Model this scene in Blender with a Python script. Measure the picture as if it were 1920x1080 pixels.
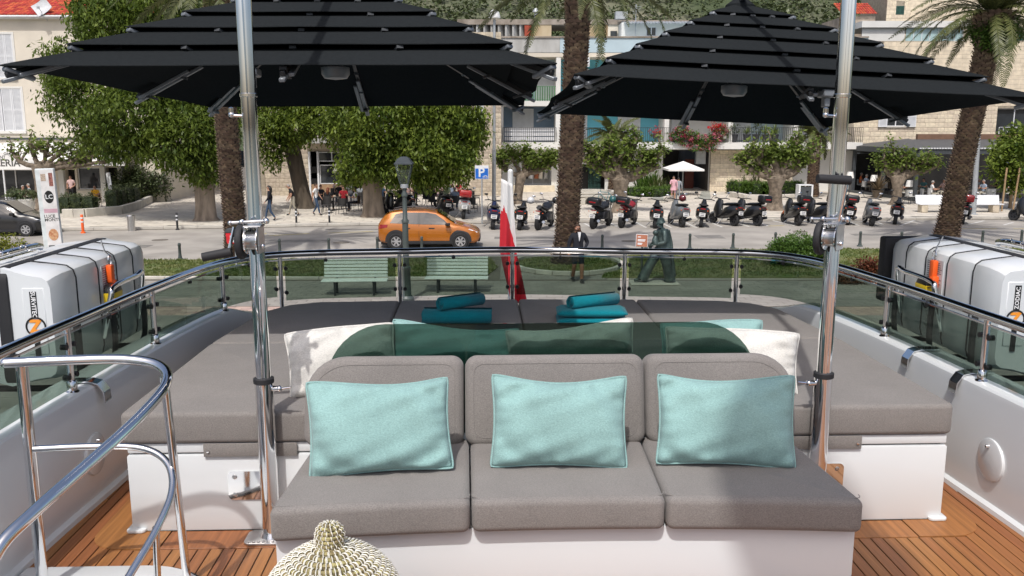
import bpy, bmesh, math, random
from mathutils import Vector, Matrix, Euler
R = math.radians
rnd = random.Random(7)
for o in list(bpy.data.objects): bpy.data.objects.remove(o)
scene = bpy.context.scene
COL = scene.collection

# ------------------------------------------------------------------ camera, sky, sun, exposure
PITCH = R(10.5); FPX = 1650.0; CAMZ = 4.85; YAW = R(2.0); DECKZ = 3.10
cam = bpy.data.cameras.new('camera'); camo = bpy.data.objects.new('camera', cam); COL.objects.link(camo)
cam.sensor_width = 36.0; cam.lens = FPX/1920*36.0; cam.clip_start = 0.05; cam.clip_end = 4000
camo.location = (0, 0, CAMZ); camo.rotation_euler = (R(90)-PITCH, 0, 0)
scene.camera = camo
SUN_EL = R(57); SUN_AZ = math.atan2(-0.22, -0.975)
world = bpy.data.worlds.new('World'); scene.world = world; world.use_nodes = True
wn = world.node_tree; wn.nodes.clear()
wo = wn.nodes.new('ShaderNodeOutputWorld'); wb = wn.nodes.new('ShaderNodeBackground'); ws = wn.nodes.new('ShaderNodeTexSky')
ws.sky_type = 'NISHITA'; ws.sun_disc = False; ws.sun_elevation = SUN_EL; ws.sun_rotation = SUN_AZ
ws.dust_density = 4.0; ws.air_density = 0.8
wb.inputs[1].default_value = 0.135
wn.links.new(ws.outputs[0], wb.inputs[0]); wn.links.new(wb.outputs[0], wo.inputs[0])
sl = bpy.data.lights.new('sun', 'SUN'); sl.energy = 2.6; sl.angle = R(0.9); sl.color = (1.0, 0.98, 0.955)
so = bpy.data.objects.new('sun', sl); COL.objects.link(so)
sd = Vector((0.22*math.cos(SUN_EL), 0.975*math.cos(SUN_EL), -math.sin(SUN_EL)))
so.rotation_euler = sd.to_track_quat('-Z', 'Y').to_euler(); so.location = (-10, -30, 40)
vs = scene.view_settings; vs.view_transform = 'Standard'; vs.look = 'None'; vs.exposure = 0.17; vs.gamma = 1.0
scene.render.engine = 'CYCLES'
scene.cycles.max_bounces = 8; scene.cycles.transparent_max_bounces = 16

# ------------------------------------------------------------------ where things stand
CF = Vector((0, math.cos(PITCH), -math.sin(PITCH))); CU = Vector((0, math.sin(PITCH), math.cos(PITCH)))
def _ray(px, py): return CF + Vector((1, 0, 0))*((px-960)/FPX) + CU*((540-py)/FPX)
def G(px, py, z=0.0):
    d = _ray(px, py); return Vector((0, 0, CAMZ)) + d*((z-CAMZ)/d.z)
def PY(px, py, y):
    d = _ray(px, py); return Vector((0, 0, CAMZ)) + d*(y/d.y)
CY, SY = math.cos(YAW), math.sin(YAW)
def b2w(p): return Vector((p[0]*CY-p[1]*SY, p[0]*SY+p[1]*CY, p[2]+DECKZ))
def w2b(p): return Vector((p[0]*CY+p[1]*SY, -p[0]*SY+p[1]*CY, p[2]-DECKZ))
def Bz(px, py, z): return w2b(G(px, py, z+DECKZ))
def By(px, py, yb):
    d = _ray(px, py); db = Vector((d.x*CY+d.y*SY, -d.x*SY+d.y*CY, d.z)); return Vector((0, 0, CAMZ-DECKZ))+db*(yb/db.y)

# ------------------------------------------------------------------ materials
MATS = {}
def _new(name):
    m = bpy.data.materials.new(name); m.use_nodes = True
    nt = m.node_tree; nt.nodes.clear()
    out = nt.nodes.new('ShaderNodeOutputMaterial'); b = nt.nodes.new('ShaderNodeBsdfPrincipled')
    nt.links.new(b.outputs[0], out.inputs[0]); return m, nt, b, out
def mat(name, col, rough=0.6, metal=0.0, var=0.12, scale=4.0, bump=0.0, bscale=None, orand=0.0, irand=0.0, col2=None,
        spec=0.5, coat=0.0, detail=6.0, stretch=None, lo=0.35, hi=0.65, sheen=0.0):
    """procedural surface: base colour broken up by noise, optional per-object / per-island variation and relief"""
    if name in MATS: return MATS[name]
    m, nt, b, out = _new(name); N = nt.nodes.new; L = nt.links.new
    tc = N('ShaderNodeTexCoord'); co = tc.outputs['Object']
    if stretch:
        mp = N('ShaderNodeMapping'); mp.inputs['Scale'].default_value = stretch; L(co, mp.inputs[0]); co = mp.outputs[0]
    nz = N('ShaderNodeTexNoise'); nz.inputs['Scale'].default_value = scale; nz.inputs['Detail'].default_value = detail
    L(co, nz.inputs['Vector'])
    cr = N('ShaderNodeValToRGB'); cr.color_ramp.elements[0].position = lo; cr.color_ramp.elements[1].position = hi
    c = Vector(col[:3]); c2 = Vector(col2[:3]) if col2 else None
    a0 = c*(1-var) if c2 is None else c; a1 = c*(1+var) if c2 is None else c2
    cr.color_ramp.elements[0].color = (*[min(1, v) for v in a0], 1); cr.color_ramp.elements[1].color = (*[min(1, v) for v in a1], 1)
    L(nz.outputs[0], cr.inputs[0]); cs = cr.outputs[0]
    if orand or irand:
        if orand: rv = N('ShaderNodeObjectInfo').outputs['Random']; am = orand
        else: rv = N('ShaderNodeNewGeometry').outputs['Random Per Island']; am = irand
        mr = N('ShaderNodeMapRange'); mr.inputs[3].default_value = 1-am; mr.inputs[4].default_value = 1+am; L(rv, mr.inputs[0])
        hs = N('ShaderNodeHueSaturation'); L(mr.outputs[0], hs.inputs['Value']); L(cs, hs.inputs['Color'])
        mr2 = N('ShaderNodeMapRange'); mr2.inputs[3].default_value = 0.5-am*0.06; mr2.inputs[4].default_value = 0.5+am*0.06
        L(rv, mr2.inputs[0]); L(mr2.outputs[0], hs.inputs['Hue']); cs = hs.outputs[0]
    L(cs, b.inputs['Base Color'])
    b.inputs['Roughness'].default_value = rough; b.inputs['Metallic'].default_value = metal
    b.inputs['Specular IOR Level'].default_value = spec; b.inputs['Coat Weight'].default_value = coat; b.inputs['Coat Roughness'].default_value = 0.06
    if sheen: b.inputs['Sheen Weight'].default_value = sheen
    if bump:
        n2 = N('ShaderNodeTexNoise'); n2.inputs['Scale'].default_value = bscale or scale*6; n2.inputs['Detail'].default_value = 4
        L(co, n2.inputs['Vector'])
        bp = N('ShaderNodeBump'); bp.inputs['Strength'].default_value = bump; bp.inputs['Distance'].default_value = 0.02
        L(n2.outputs[0], bp.inputs['Height']); L(bp.outputs[0], b.inputs['Normal'])
    MATS[name] = m; return m
def fabric(name, col, scale=420.0, amt=0.30, bump=0.25, cloud=0.06):
    """woven cloth: two crossed bands of fine thread plus soft clouding"""
    if name in MATS: return MATS[name]
    m, nt, b, out = _new(name); N = nt.nodes.new; L = nt.links.new
    tc = N('ShaderNodeTexCoord')
    n1 = N('ShaderNodeTexNoise'); n1.inputs['Scale'].default_value = scale; n1.inputs['Detail'].default_value = 3
    mp = N('ShaderNodeMapping'); mp.inputs['Scale'].default_value = (1, 1, 2.2); L(tc.outputs['Object'], mp.inputs[0]); L(mp.outputs[0], n1.inputs['Vector'])
    n3 = N('ShaderNodeTexNoise'); n3.inputs['Scale'].default_value = scale*0.75; n3.inputs['Detail'].default_value = 3
    mp3 = N('ShaderNodeMapping'); mp3.inputs['Scale'].default_value = (0.55, 1.3, 1.3); L(tc.outputs['Object'], mp3.inputs[0]); L(mp3.outputs[0], n3.inputs['Vector'])
    n2 = N('ShaderNodeTexNoise'); n2.inputs['Scale'].default_value = 5.0; n2.inputs['Detail'].default_value = 5; L(tc.outputs['Object'], n2.inputs['Vector'])
    ad = N('ShaderNodeMath'); ad.operation = 'ADD'; L(n1.outputs[0], ad.inputs[0]); L(n3.outputs[0], ad.inputs[1])
    m1 = N('ShaderNodeMapRange'); m1.inputs[1].default_value = 0.7; m1.inputs[2].default_value = 1.3; m1.inputs[3].default_value = 1-amt; m1.inputs[4].default_value = 1+amt; L(ad.outputs[0], m1.inputs[0])
    m2 = N('ShaderNodeMapRange'); m2.inputs[1].default_value = 0.3; m2.inputs[2].default_value = 0.7; m2.inputs[3].default_value = 1-cloud; m2.inputs[4].default_value = 1+cloud; L(n2.outputs[0], m2.inputs[0])
    mu = N('ShaderNodeMath'); mu.operation = 'MULTIPLY'; L(m1.outputs[0], mu.inputs[0]); L(m2.outputs[0], mu.inputs[1])
    hs = N('ShaderNodeHueSaturation'); hs.inputs['Color'].default_value = (*col, 1); L(mu.outputs[0], hs.inputs['Value'])
    L(hs.outputs[0], b.inputs['Base Color']); b.inputs['Roughness'].default_value = 0.9; b.inputs['Specular IOR Level'].default_value = 0.2
    b.inputs['Sheen Weight'].default_value = 0.15
    bp = N('ShaderNodeBump'); bp.inputs['Strength'].default_value = bump; bp.inputs['Distance'].default_value = 0.003
    n4 = N('ShaderNodeTexNoise'); n4.inputs['Scale'].default_value = 7.0; n4.inputs['Detail'].default_value = 2; n4.inputs['Distortion'].default_value = 0.6; L(tc.outputs['Object'], n4.inputs['Vector'])
    b2 = N('ShaderNodeBump'); b2.inputs['Strength'].default_value = 0.13; b2.inputs['Distance'].default_value = 0.03; L(n4.outputs[0], b2.inputs['Height']); L(b2.outputs[0], bp.inputs['Normal'])
    L(ad.outputs[0], bp.inputs['Height']); L(bp.outputs[0], b.inputs['Normal'])
    MATS[name] = m; return m
def glass(name, tint, gloss=0.035):
    if name in MATS: return MATS[name]
    m, nt, b, out = _new(name); N = nt.nodes.new; L = nt.links.new
    nt.nodes.remove(b)
    t = N('ShaderNodeBsdfTransparent'); t.inputs[0].default_value = (*tint, 1)
    g = N('ShaderNodeBsdfGlossy'); g.inputs['Roughness'].default_value = 0.015; g.inputs[0].default_value = (0.9, 0.95, 0.92, 1)
    nz = N('ShaderNodeTexNoise'); nz.inputs['Scale'].default_value = 2.0
    bp = N('ShaderNodeBump'); bp.inputs['Strength'].default_value = 0.02; L(nz.outputs[0], bp.inputs['Height']); L(bp.outputs[0], g.inputs['Normal'])
    lw = N('ShaderNodeLayerWeight'); lw.inputs[0].default_value = 0.5
    pw = N('ShaderNodeMath'); pw.operation = 'POWER'; pw.inputs[1].default_value = 5.0; L(lw.outputs['Facing'], pw.inputs[0])
    f = N('ShaderNodeMath'); f.operation = 'MULTIPLY_ADD'; f.inputs[1].default_value = 0.8; f.inputs[2].default_value = gloss; L(pw.outputs[0], f.inputs[0])
    mx = N('ShaderNodeMixShader'); L(f.outputs[0], mx.inputs[0]); L(t.outputs[0], mx.inputs[1]); L(g.outputs[0], mx.inputs[2])
    L(mx.outputs[0], out.inputs[0]); MATS[name] = m; return m
def leafmat(name, col, col2, trans=0.35, irand=0.35):
    if name in MATS: return MATS[name]
    m, nt, b, out = _new(name); N = nt.nodes.new; L = nt.links.new
    ge = N('ShaderNodeNewGeometry'); cr = N('ShaderNodeValToRGB')
    cr.color_ramp.elements[0].color = (*col, 1); cr.color_ramp.elements[1].color = (*col2, 1)
    tc = N('ShaderNodeTexCoord'); nz = N('ShaderNodeTexNoise'); nz.inputs['Scale'].default_value = 0.9; L(tc.outputs['Object'], nz.inputs['Vector'])
    mx0 = N('ShaderNodeMath'); mx0.operation = 'MULTIPLY_ADD'; mx0.inputs[1].default_value = 0.6; L(ge.outputs['Random Per Island'], mx0.inputs[0])
    sc = N('ShaderNodeMath'); sc.operation = 'MULTIPLY_ADD'; sc.inputs[1].default_value = 1.2; sc.inputs[2].default_value = -0.4; L(nz.outputs[0], sc.inputs[0]); L(sc.outputs[0], mx0.inputs[2])
    L(mx0.outputs[0], cr.inputs[0]); L(cr.outputs[0], b.inputs['Base Color']); b.inputs['Roughness'].default_value = 0.45; b.inputs['Specular IOR Level'].default_value = 0.35
    tr = N('ShaderNodeBsdfTranslucent'); L(cr.outputs[0], tr.inputs[0])
    mx = N('ShaderNodeMixShader'); mx.inputs[0].default_value = trans; L(b.outputs[0], mx.inputs[1]); L(tr.outputs[0], mx.inputs[2])
    L(mx.outputs[0], out.inputs[0]); MATS[name] = m; return m

# ------------------------------------------------------------------ mesh collecting
class MB:
    def __init__(s): s.v = []; s.f = []; s.smooth = False
    def add(s, vs, fs, M=None):
        n = len(s.v)
        s.v += [tuple(M @ Vector(v)) for v in vs] if M is not None else [tuple(v) for v in vs]
        s.f += [tuple(i+n for i in f) for f in fs]; return s
    def box(s, x0, x1, y0, y1, z0, z1, M=None):
        return s.add([(x0,y0,z0),(x1,y0,z0),(x1,y1,z0),(x0,y1,z0),(x0,y0,z1),(x1,y0,z1),(x1,y1,z1),(x0,y1,z1)],
              [(0,3,2,1),(4,5,6,7),(0,1,5,4),(1,2,6,5),(2,3,7,6),(3,0,4,7)], M)
    def cbox(s, c, d, M=None, rz=0):
        m = Matrix.Translation(c) @ Matrix.Rotation(rz, 4, 'Z')
        if M is not None: m = M @ m
        return s.box(-d[0]/2, d[0]/2, -d[1]/2, d[1]/2, -d[2]/2, d[2]/2, m)
    def rbox(s, x0, x1, y0, y1, z0, z1, r=0.01, seg=2, M=None):
        bm = bmesh.new(); bmesh.ops.create_cube(bm, size=1)
        for v in bm.verts: v.co = Vector(((x0+x1)/2+v.co.x*(x1-x0), (y0+y1)/2+v.co.y*(y1-y0), (z0+z1)/2+v.co.z*(z1-z0)))
        r = min(r, (x1-x0)*.49, (y1-y0)*.49, (z1-z0)*.49)
        bmesh.ops.bevel(bm, geom=bm.edges[:], offset=r, segments=seg, profile=0.5, affect='EDGES')
        return s.bm(bm, M)
    def bm(s, bm, M=None):
        bm.verts.index_update(); vs = [v.co[:] for v in bm.verts]; fs = [tuple(v.index for v in f.verts) for f in bm.faces]; bm.free(); return s.add(vs, fs, M)
    def prism(s, poly, z0, z1, r=0.0, seg=3, M=None, bottom=True):
        bm = bmesh.new(); vs = [bm.verts.new((p[0], p[1], z0)) for p in poly]; f = bm.faces.new(vs)
        ret = bmesh.ops.extrude_face_region(bm, geom=[f])
        for e in ret['geom']:
            if isinstance(e, bmesh.types.BMVert): e.co.z = z1
        bmesh.ops.recalc_face_normals(bm, faces=bm.faces[:])
        if r:
            es = [e for e in bm.edges if abs(e.verts[0].co.z-e.verts[1].co.z) < 1e-6 and (bottom or e.verts[0].co.z > (z0+z1)/2 if z1 > z0 else True)]
            bmesh.ops.bevel(bm, geom=es, offset=r, segments=seg, profile=0.5, affect='EDGES')
        return s.bm(bm, M)
    def tube(s, pts, r, n=10, caps=True, closed=False, M=None, rs=None, squash=None):
        pts = [Vector(p) for p in pts]; k = len(pts); vs = []; fs = []; up = None
        for i, p in enumerate(pts):
            if closed: t = pts[(i+1) % k]-pts[i-1]
            else: t = pts[min(i+1, k-1)]-pts[max(i-1, 0)]
            t.normalize()
            if up is None:
                up = Vector((0, 0, 1)) if abs(t.z) < 0.9 else Vector((1, 0, 0))
            a = up - t*up.dot(t)
            if a.length < 1e-5: a = t.orthogonal()
            a.normalize(); b = t.cross(a); up = a
            rr = rs[i] if rs else r
            for j in range(n):
                an = 2*math.pi*j/n; q = squash or 1.0
                vs.append(p + a*(math.cos(an)*rr*q) + b*(math.sin(an)*rr))
        m = k if closed else k-1
        for i in range(m):
            for j in range(n):
                a0 = i*n+j; a1 = i*n+(j+1) % n; b0 = ((i+1) % k)*n+j; b1 = ((i+1) % k)*n+(j+1) % n
                fs.append((a0, a1, b1, b0))
        if caps and not closed:
            fs.append(tuple(range(n-1, -1, -1))); fs.append(tuple((k-1)*n+j for j in range(n)))
        return s.add(vs, fs, M)
    def cyl(s, p0, p1, r0, r1=None, n=12, M=None): return s.tube([p0, p1], r0, n, True, False, M, rs=[r0, r0 if r1 is None else r1])
    def lathe(s, prof, c=(0, 0, 0), n=16, M=None, closed=False):
        vs = []; fs = []; k = len(prof)
        for r, z in prof:
            for j in range(n):
                a = 2*math.pi*j/n; vs.append((c[0]+r*math.cos(a), c[1]+r*math.sin(a), c[2]+z))
        for i in range(k-1):
            for j in range(n): fs.append((i*n+j, i*n+(j+1) % n, (i+1)*n+(j+1) % n, (i+1)*n+j))
        if closed:
            for j in range(n): fs.append(((k-1)*n+j, (k-1)*n+(j+1) % n, (j+1) % n, j))
        else:
            if prof[0][0] > 1e-6: fs.append(tuple(range(n-1, -1, -1)))
            if prof[-1][0] > 1e-6: fs.append(tuple((k-1)*n+j for j in range(n)))
        return s.add(vs, fs, M)
    def ball(s, c, r, n=10, m=6, M=None, jit=0, rg=None):
        r = (r, r, r) if not hasattr(r, '__len__') else r; vs = [(c[0], c[1], c[2]-r[2])]; fs = []
        for i in range(1, m):
            th = math.pi*i/m
            for j in range(n):
                a = 2*math.pi*j/n; q = 1+(rg.uniform(-jit, jit) if jit else 0)
                vs.append((c[0]+r[0]*math.sin(th)*math.cos(a)*q, c[1]+r[1]*math.sin(th)*math.sin(a)*q, c[2]-r[2]*math.cos(th)*q))
        vs.append((c[0], c[1], c[2]+r[2])); t = len(vs)-1
        for j in range(n): fs.append((0, 1+(j+1) % n, 1+j)); fs.append((t, 1+(m-2)*n+j, 1+(m-2)*n+(j+1) % n))
        for i in range(m-2):
            for j in range(n): fs.append((1+i*n+j, 1+i*n+(j+1) % n, 1+(i+1)*n+(j+1) % n, 1+(i+1)*n+j))
        return s.add(vs, fs, M)
    def grid(s, fn, nu, nv, M=None, flip=False):
        vs = [fn(i/nu, j/nv) for i in range(nu+1) for j in range(nv+1)]; w = nv+1
        fs = [(i*w+j, (i+1)*w+j, (i+1)*w+j+1, i*w+j+1) for i in range(nu) for j in range(nv)]
        if flip: fs = [f[::-1] for f in fs]
        return s.add(vs, fs, M)
    def mesh(s, name, m, smooth=None):
        me = bpy.data.meshes.new(name); me.from_pydata(s.v, [], s.f); me.update()
        if m is not None: me.materials.append(m)
        sm = s.smooth if smooth is None else smooth
        if sm:
            me.polygons.foreach_set('use_smooth', [True]*len(me.polygons))
            if sm != 'all':
                try: me.set_sharp_from_angle(angle=R(sm if not isinstance(sm, bool) else 40))
                except Exception: pass
        return me
ORG = {}
def tag(o, label=None, cat=None, group=None, kind=None):
    if label: o['label'] = label
    if cat: o['category'] = cat
    if group: o['group'] = group
    if kind: o['kind'] = kind
    return o
def link(name, data, parent=None):
    o = bpy.data.objects.new(name, data); COL.objects.link(o)
    if parent is not None: o.parent = parent; ORG[o] = ORG.get(parent, Vector((0, 0, 0)))
    return o
def thing(name, label, cat, org=(0, 0, 0), boat=False, rz=0.0, group=None, local=False):
    """an Empty at the base of a thing; parts are then given in world (or boat) coordinates, or locally"""
    o = bpy.data.objects.new(name, None); COL.objects.link(o); o.empty_display_size = 0.1
    org = Vector(org); o.location = b2w(org) if boat else org; o.rotation_euler = (0, 0, (YAW if boat else 0)+rz)
    ORG[o] = Vector((0, 0, 0)) if local else org
    return tag(o, label, cat, group)
def part(mb, name, m, parent, smooth=None, label=None, kind=None):
    org = ORG.get(parent, Vector((0, 0, 0)))
    if org.length > 0: mb.v = [(v[0]-org.x, v[1]-org.y, v[2]-org.z) for v in mb.v]
    o = link(name, mb.mesh(name, m, smooth), parent)
    if label: o['label'] = label
    if kind: o['kind'] = kind
    return o
def solo(mb, name, m, label, cat, org=(0, 0, 0), boat=False, rz=0.0, group=None, smooth=None, local=False, kind=None):
    org = Vector(org)
    if not local: mb.v = [(v[0]-org.x, v[1]-org.y, v[2]-org.z) for v in mb.v]
    o = link(name, mb.mesh(name, m, smooth)); o.location = b2w(org) if boat else org; o.rotation_euler = (0, 0, (YAW if boat else 0)+rz)
    ORG[o] = Vector((0, 0, 0)) if local else org
    return tag(o, label, cat, group, kind)
def copy_tree(o, parent=None):
    c = o.copy(); COL.objects.link(c); c.parent = parent
    for ch in list(o.children): copy_tree(ch, c)
    return c
def spline(pts, per=8, closed=False):
    P = [Vector(p) for p in pts]; out = []; n = len(P)
    for i in range(n if closed else n-1):
        p0 = P[i-1] if closed or i else P[0]; p1 = P[i]; p2 = P[(i+1) % n]; p3 = P[(i+2) % n] if closed or i+2 < n else P[-1]
        for k in range(per):
            t = k/per
            out.append(0.5*((2*p1)+(p2-p0)*t+(2*p0-5*p1+4*p2-p3)*t*t+(3*p1-p0-3*p2+p3)*t**3))
    if not closed: out.append(P[-1])
    return out
def rrect(x0, x1, y0, y1, r, n=6, rs=None):
    """rounded rectangle outline, counter-clockwise; rs = radius per corner (SW, SE, NE, NW)"""
    rs = rs or [r]*4; out = []
    for (cx, cy, sx, sy, a0), q in zip(((x0, y0, 1, 1, 180), (x1, y0, -1, 1, 270), (x1, y1, -1, -1, 0), (x0, y1, 1, -1, 90)), rs):
        if q < 1e-6: out.append((cx, cy)); continue
        for k in range(n+1):
            a = R(a0+90*k/n); out.append((cx+sx*q+q*math.cos(a), cy+sy*q+q*math.sin(a)))
    return out
def text_mb(txt, size, depth=0.002, bold=0.0):
    cu = bpy.data.curves.new('writing', 'FONT'); cu.body = txt; cu.size = size; cu.extrude = depth; cu.align_x = 'CENTER'; cu.align_y = 'CENTER'; cu.offset = bold
    cu.resolution_u = 2
    ob = bpy.data.objects.new('writing', cu); COL.objects.link(ob)
    bpy.context.view_layer.update()
    me = bpy.data.meshes.new_from_object(ob.evaluated_get(bpy.context.evaluated_depsgraph_get()))
    mb = MB(); mb.v = [v.co[:] for v in me.vertices]; mb.f = [tuple(p.vertices) for p in me.polygons]
    bpy.data.objects.remove(ob); bpy.data.curves.remove(cu); bpy.data.meshes.remove(me); return mb
def xf(mb, M): mb.v = [tuple(M @ Vector(v)) for v in mb.v]; return mb
FACE = Matrix.Rotation(R(90), 4, 'X')      # lettering in XY turned upright, facing -Y

M_WHITE = mat('white_gelcoat', (0.675, 0.695, 0.70), rough=0.14, var=0.015, scale=1.5, coat=0.3)
M_CHROME = mat('polished_steel', (0.80, 0.80, 0.80), rough=0.06, metal=1.0, var=0.03, scale=8)
M_STEEL = mat('brushed_steel', (0.6, 0.6, 0.6), rough=0.28, metal=1.0, var=0.08, scale=20)
M_BLACK = mat('black_plastic', (0.012, 0.012, 0.013), rough=0.35, var=0.1)
M_RUBBER = mat('black_rubber', (0.018, 0.018, 0.02), rough=0.7, var=0.15)
M_TAUPE = fabric('taupe_canvas', (0.218, 0.201, 0.187))
M_TEAL = fabric('aqua_weave', (0.265, 0.43, 0.41), scale=330, amt=0.22, bump=0.4)
M_CREAM = fabric('cream_weave', (0.68, 0.66, 0.61), scale=260, amt=0.18, bump=0.5)
M_TOWEL = fabric('petrol_terry', (0.0, 0.19, 0.235), scale=300, amt=0.25, bump=0.9)
M_TINT = glass('tinted_glass', (0.52, 0.59, 0.545))
M_TINTD = glass('dark_tinted_glass', (0.33, 0.425, 0.395))
M_TEAK = mat('teak', (0.29, 0.115, 0.038), rough=0.5, var=0.22, scale=14, stretch=(3.2, 0.12, 1), bump=0.08, bscale=60, orand=0.13)
M_CAULK = mat('black_caulk', (0.012, 0.011, 0.010), rough=0.6)
M_CANOPY = mat('black_canopy_cloth', (0.021, 0.0235, 0.025), rough=1.0, var=0.08, scale=60, bump=0.05, bscale=500, spec=0.0)
M_ALU = mat('grey_aluminium', (0.21, 0.225, 0.24), rough=0.45, metal=0.4, var=0.05)
# ================================================================== THE YACHT (boat coordinates: x to starboard, y aft, z above deck)
CXB = 0.265
def mir(x): return 2*CXB-x
RAILP = [(-1.93, -2.0), (-1.91, 1.0), (-1.89, 3.2), (-1.85, 4.1), (-1.80, 4.9), (-1.70, 5.62), (-1.50, 5.98), (-1.15, 6.12), (-0.58, 6.18), (0.22, 6.235)]
RAILP = RAILP + [(mir(x)-0.02*(i < 6), y-0.06*(i < 9)) for i, (x, y) in reversed(list(enumerate(RAILP[:-1])))]
RAILC = spline([(x, y, 0) for x, y in RAILP], 8)

# ---- deck
mb = MB(); mb.box(-1.95, 2.48, -3.0, 6.0, -0.06, -0.006)
deck = link('deck', mb.mesh('deck', M_CAULK)); deck.location = b2w((0, 0, 0)); deck.rotation_euler = (0, 0, YAW); tag(deck, kind='structure')
ORG[deck] = Vector((0, 0, 0))
pl_me = {}
def plank(x0, x1, y0, y1):
    key = (round(x1-x0, 3), round(y1-y0, 2))
    if key not in pl_me:
        q = MB(); q.rbox(-key[0]/2, key[0]/2, -key[1]/2, key[1]/2, -0.01, 0, 0.0012, 1); pl_me[key] = q.mesh('plank', M_TEAK)
    o = link('plank', pl_me[key], deck); o.location = ((x0+x1)/2, (y0+y1)/2, 0); return o
pitch = 0.053; xs = -1.83; i = 0
while xs < 2.36:
    joints = [-2.8, -0.6+0.7*((i*7) % 5)/5, 1.35+0.75*((i*3) % 4)/4, 5.9]
    if -1.55 < xs < 2.07: joints[-1] = 3.475
    joints = sorted(j for j in joints if j <= joints[-1])
    if joints[-1] > 5: joints.insert(-1, 4.0+0.5*((i*5) % 3)/3)
    for a, b in zip(joints[:-1], joints[1:]):
        if b-a > 0.05: plank(xs, xs+pitch-0.005, a+0.0025, b-0.0025)
    xs += pitch; i += 1
# margin boards round the foot of the sun pad block: straight lengths and a rounded corner piece at each end
for x0, x1 in ((-1.36, -0.80), (-0.795, 0.26), (0.265, 1.30), (1.305, 1.88)):
    q = MB(); q.rbox(x0, x1, 3.48, 3.642, -0.01, 0.001, 0.0015, 1); o = part(q, 'margin_board', M_TEAK, deck)
for sx, x0 in ((-1, -1.365), (1, 1.885)):
    q = MB(); pts = [(x0, 3.48)]
    for k in range(9):
        a = R(-90+90*k/8); pts.append((x0+sx*(0.16+0.155*math.cos(a)), 3.635+0.155*math.sin(a)))
    pts += [(x0+sx*0.315, 4.1), (x0+sx*0.19, 4.1), (x0+sx*0.19, 3.642), (x0, 3.642)]
    q.prism(pts if sx > 0 else pts[::-1], -0.01, 0.0025); part(q, 'margin_board', M_TEAK, deck)
# hull below, seen only from the side
mb = MB(); hp = [(CXB+(x-CXB)*0.93, y*0.985) for x, y, z in RAILC]
mb.prism(hp, -3.4, -0.07); solo(mb, 'yacht_hull', M_WHITE, 'white yacht hull carrying the upper deck', 'yacht hull', (0.2, 2, -3.4), True)

# ---- bulwark: a moulded white coaming swept round the deck edge
def inward(i):
    a = RAILC[max(i-1, 0)]; b = RAILC[min(i+1, len(RAILC)-1)]; t = (b-a).normalized(); return Vector((t.y, -t.x, 0))
prof = [(0.02, -0.07), (0.035, 0.02), (0.06, 0.03), (0.068, 0.525), (0.072, 0.545), (0.082, 0.556), (0.10, 0.561), (0.20, 0.563), (0.255, 0.562), (0.29, 0.55), (0.31, 0.52), (0.32, -0.07)]
def sweep(i0, i1):
    vs = []; fs = []; k = len(prof)
    for i in range(i0, i1+1):
        p = RAILC[i]; n = inward(i); rear = max(0, min(1, (p.y-5.75)/0.4)); 
        for d, z in prof:
            off = 0.045-(d-0.07)*0.93-0.02*(d < .065)          # distance inboard of the rail line
            zz = z if z < 0.1 else z-0.16*rear
            vs.append((p.x+n.x*off, p.y+n.y*off, zz))
    m = i1-i0+1
    for i in range(m-1):
        for j in range(k-1): fs.append((i*k+j, (i+1)*k+j, (i+1)*k+j+1, i*k+j+1))
    fs.append(tuple(range(k))); fs.append(tuple((m-1)*k+j for j in range(k-1, -1, -1)))
    q = MB(); q.add(vs, fs); return q
NR = len(RAILC); half = NR//2
BUL = []
for i0, i1, lab in ((0, half, 'white moulded bulwark along the left side of the deck behind the curved stair rail'), (half, NR-1, 'white moulded bulwark along the right side of the deck with a round hatch')):
    t = thing('bulwark', lab, 'bulwark', (RAILC[i0 if i0 == 0 else i1].x, 3.0, 0), True); part(sweep(i0, i1), 'coaming', M_WHITE, t, 28); BUL.append(t)
for s, t, xw, yy in ((-1, BUL[0], -1.813, 3.98), (1, BUL[1], 2.334, 3.76)):
    q = MB(); Mh = Matrix.Translation((xw+s*0.004, yy, 0.235)) @ Matrix.Rotation(R(-90*s), 4, 'Y')
    q.lathe([(0, 0.012), (0.088, 0.012), (0.098, 0.008), (0.1, 0), (0.1, -0.03)], n=36, M=Mh); h = part(q, 'round_hatch', M_WHITE, t, 40)
    q = MB(); q.lathe([(0, 0.027), (0.007, 0.026), (0.010, 0.018), (0.010, 0)], n=12, M=Mh @ Matrix.Translation((0.062*s, 0.01, 0))); part(q, 'latch', M_CHROME, h, 40)
    for yc in ((4.05, 4.5) if s > 0 else (4.05,)):          # chrome fairlead plates folded over the inner edge
        q = MB(); x = xw+(0.036 if s < 0 else -0.034 if yc < 4.2 else -0.056)
        pts = [(x-s*0.012, yc, 0.47), (x-s*0.008, yc, 0.52), (x+s*0.02, yc, 0.562), (x+s*0.06, yc, 0.572), (x+s*0.17, yc, 0.572)]
        for a, b in zip(pts[:-1], pts[1:]):
            a = Vector(a); b = Vector(b); n = (b-a).cross(Vector((0, 1, 0))).normalized()*0.003
            q.add([a+Vector((0, -.035, 0))+n, b+Vector((0, -.035, 0))+n, b+Vector((0, .035, 0))+n, a+Vector((0, .035, 0))+n, a+Vector((0, -.035, 0))-n, b+Vector((0, -.035, 0))-n, b+Vector((0, .035, 0))-n, a+Vector((0, .035, 0))-n],
                  [(0,1,2,3),(7,6,5,4),(0,4,5,1),(2,6,7,3),(1,5,6,2),(3,7,4,0)])
        part(q, 'edge_plate', M_CHROME, t)

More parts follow.
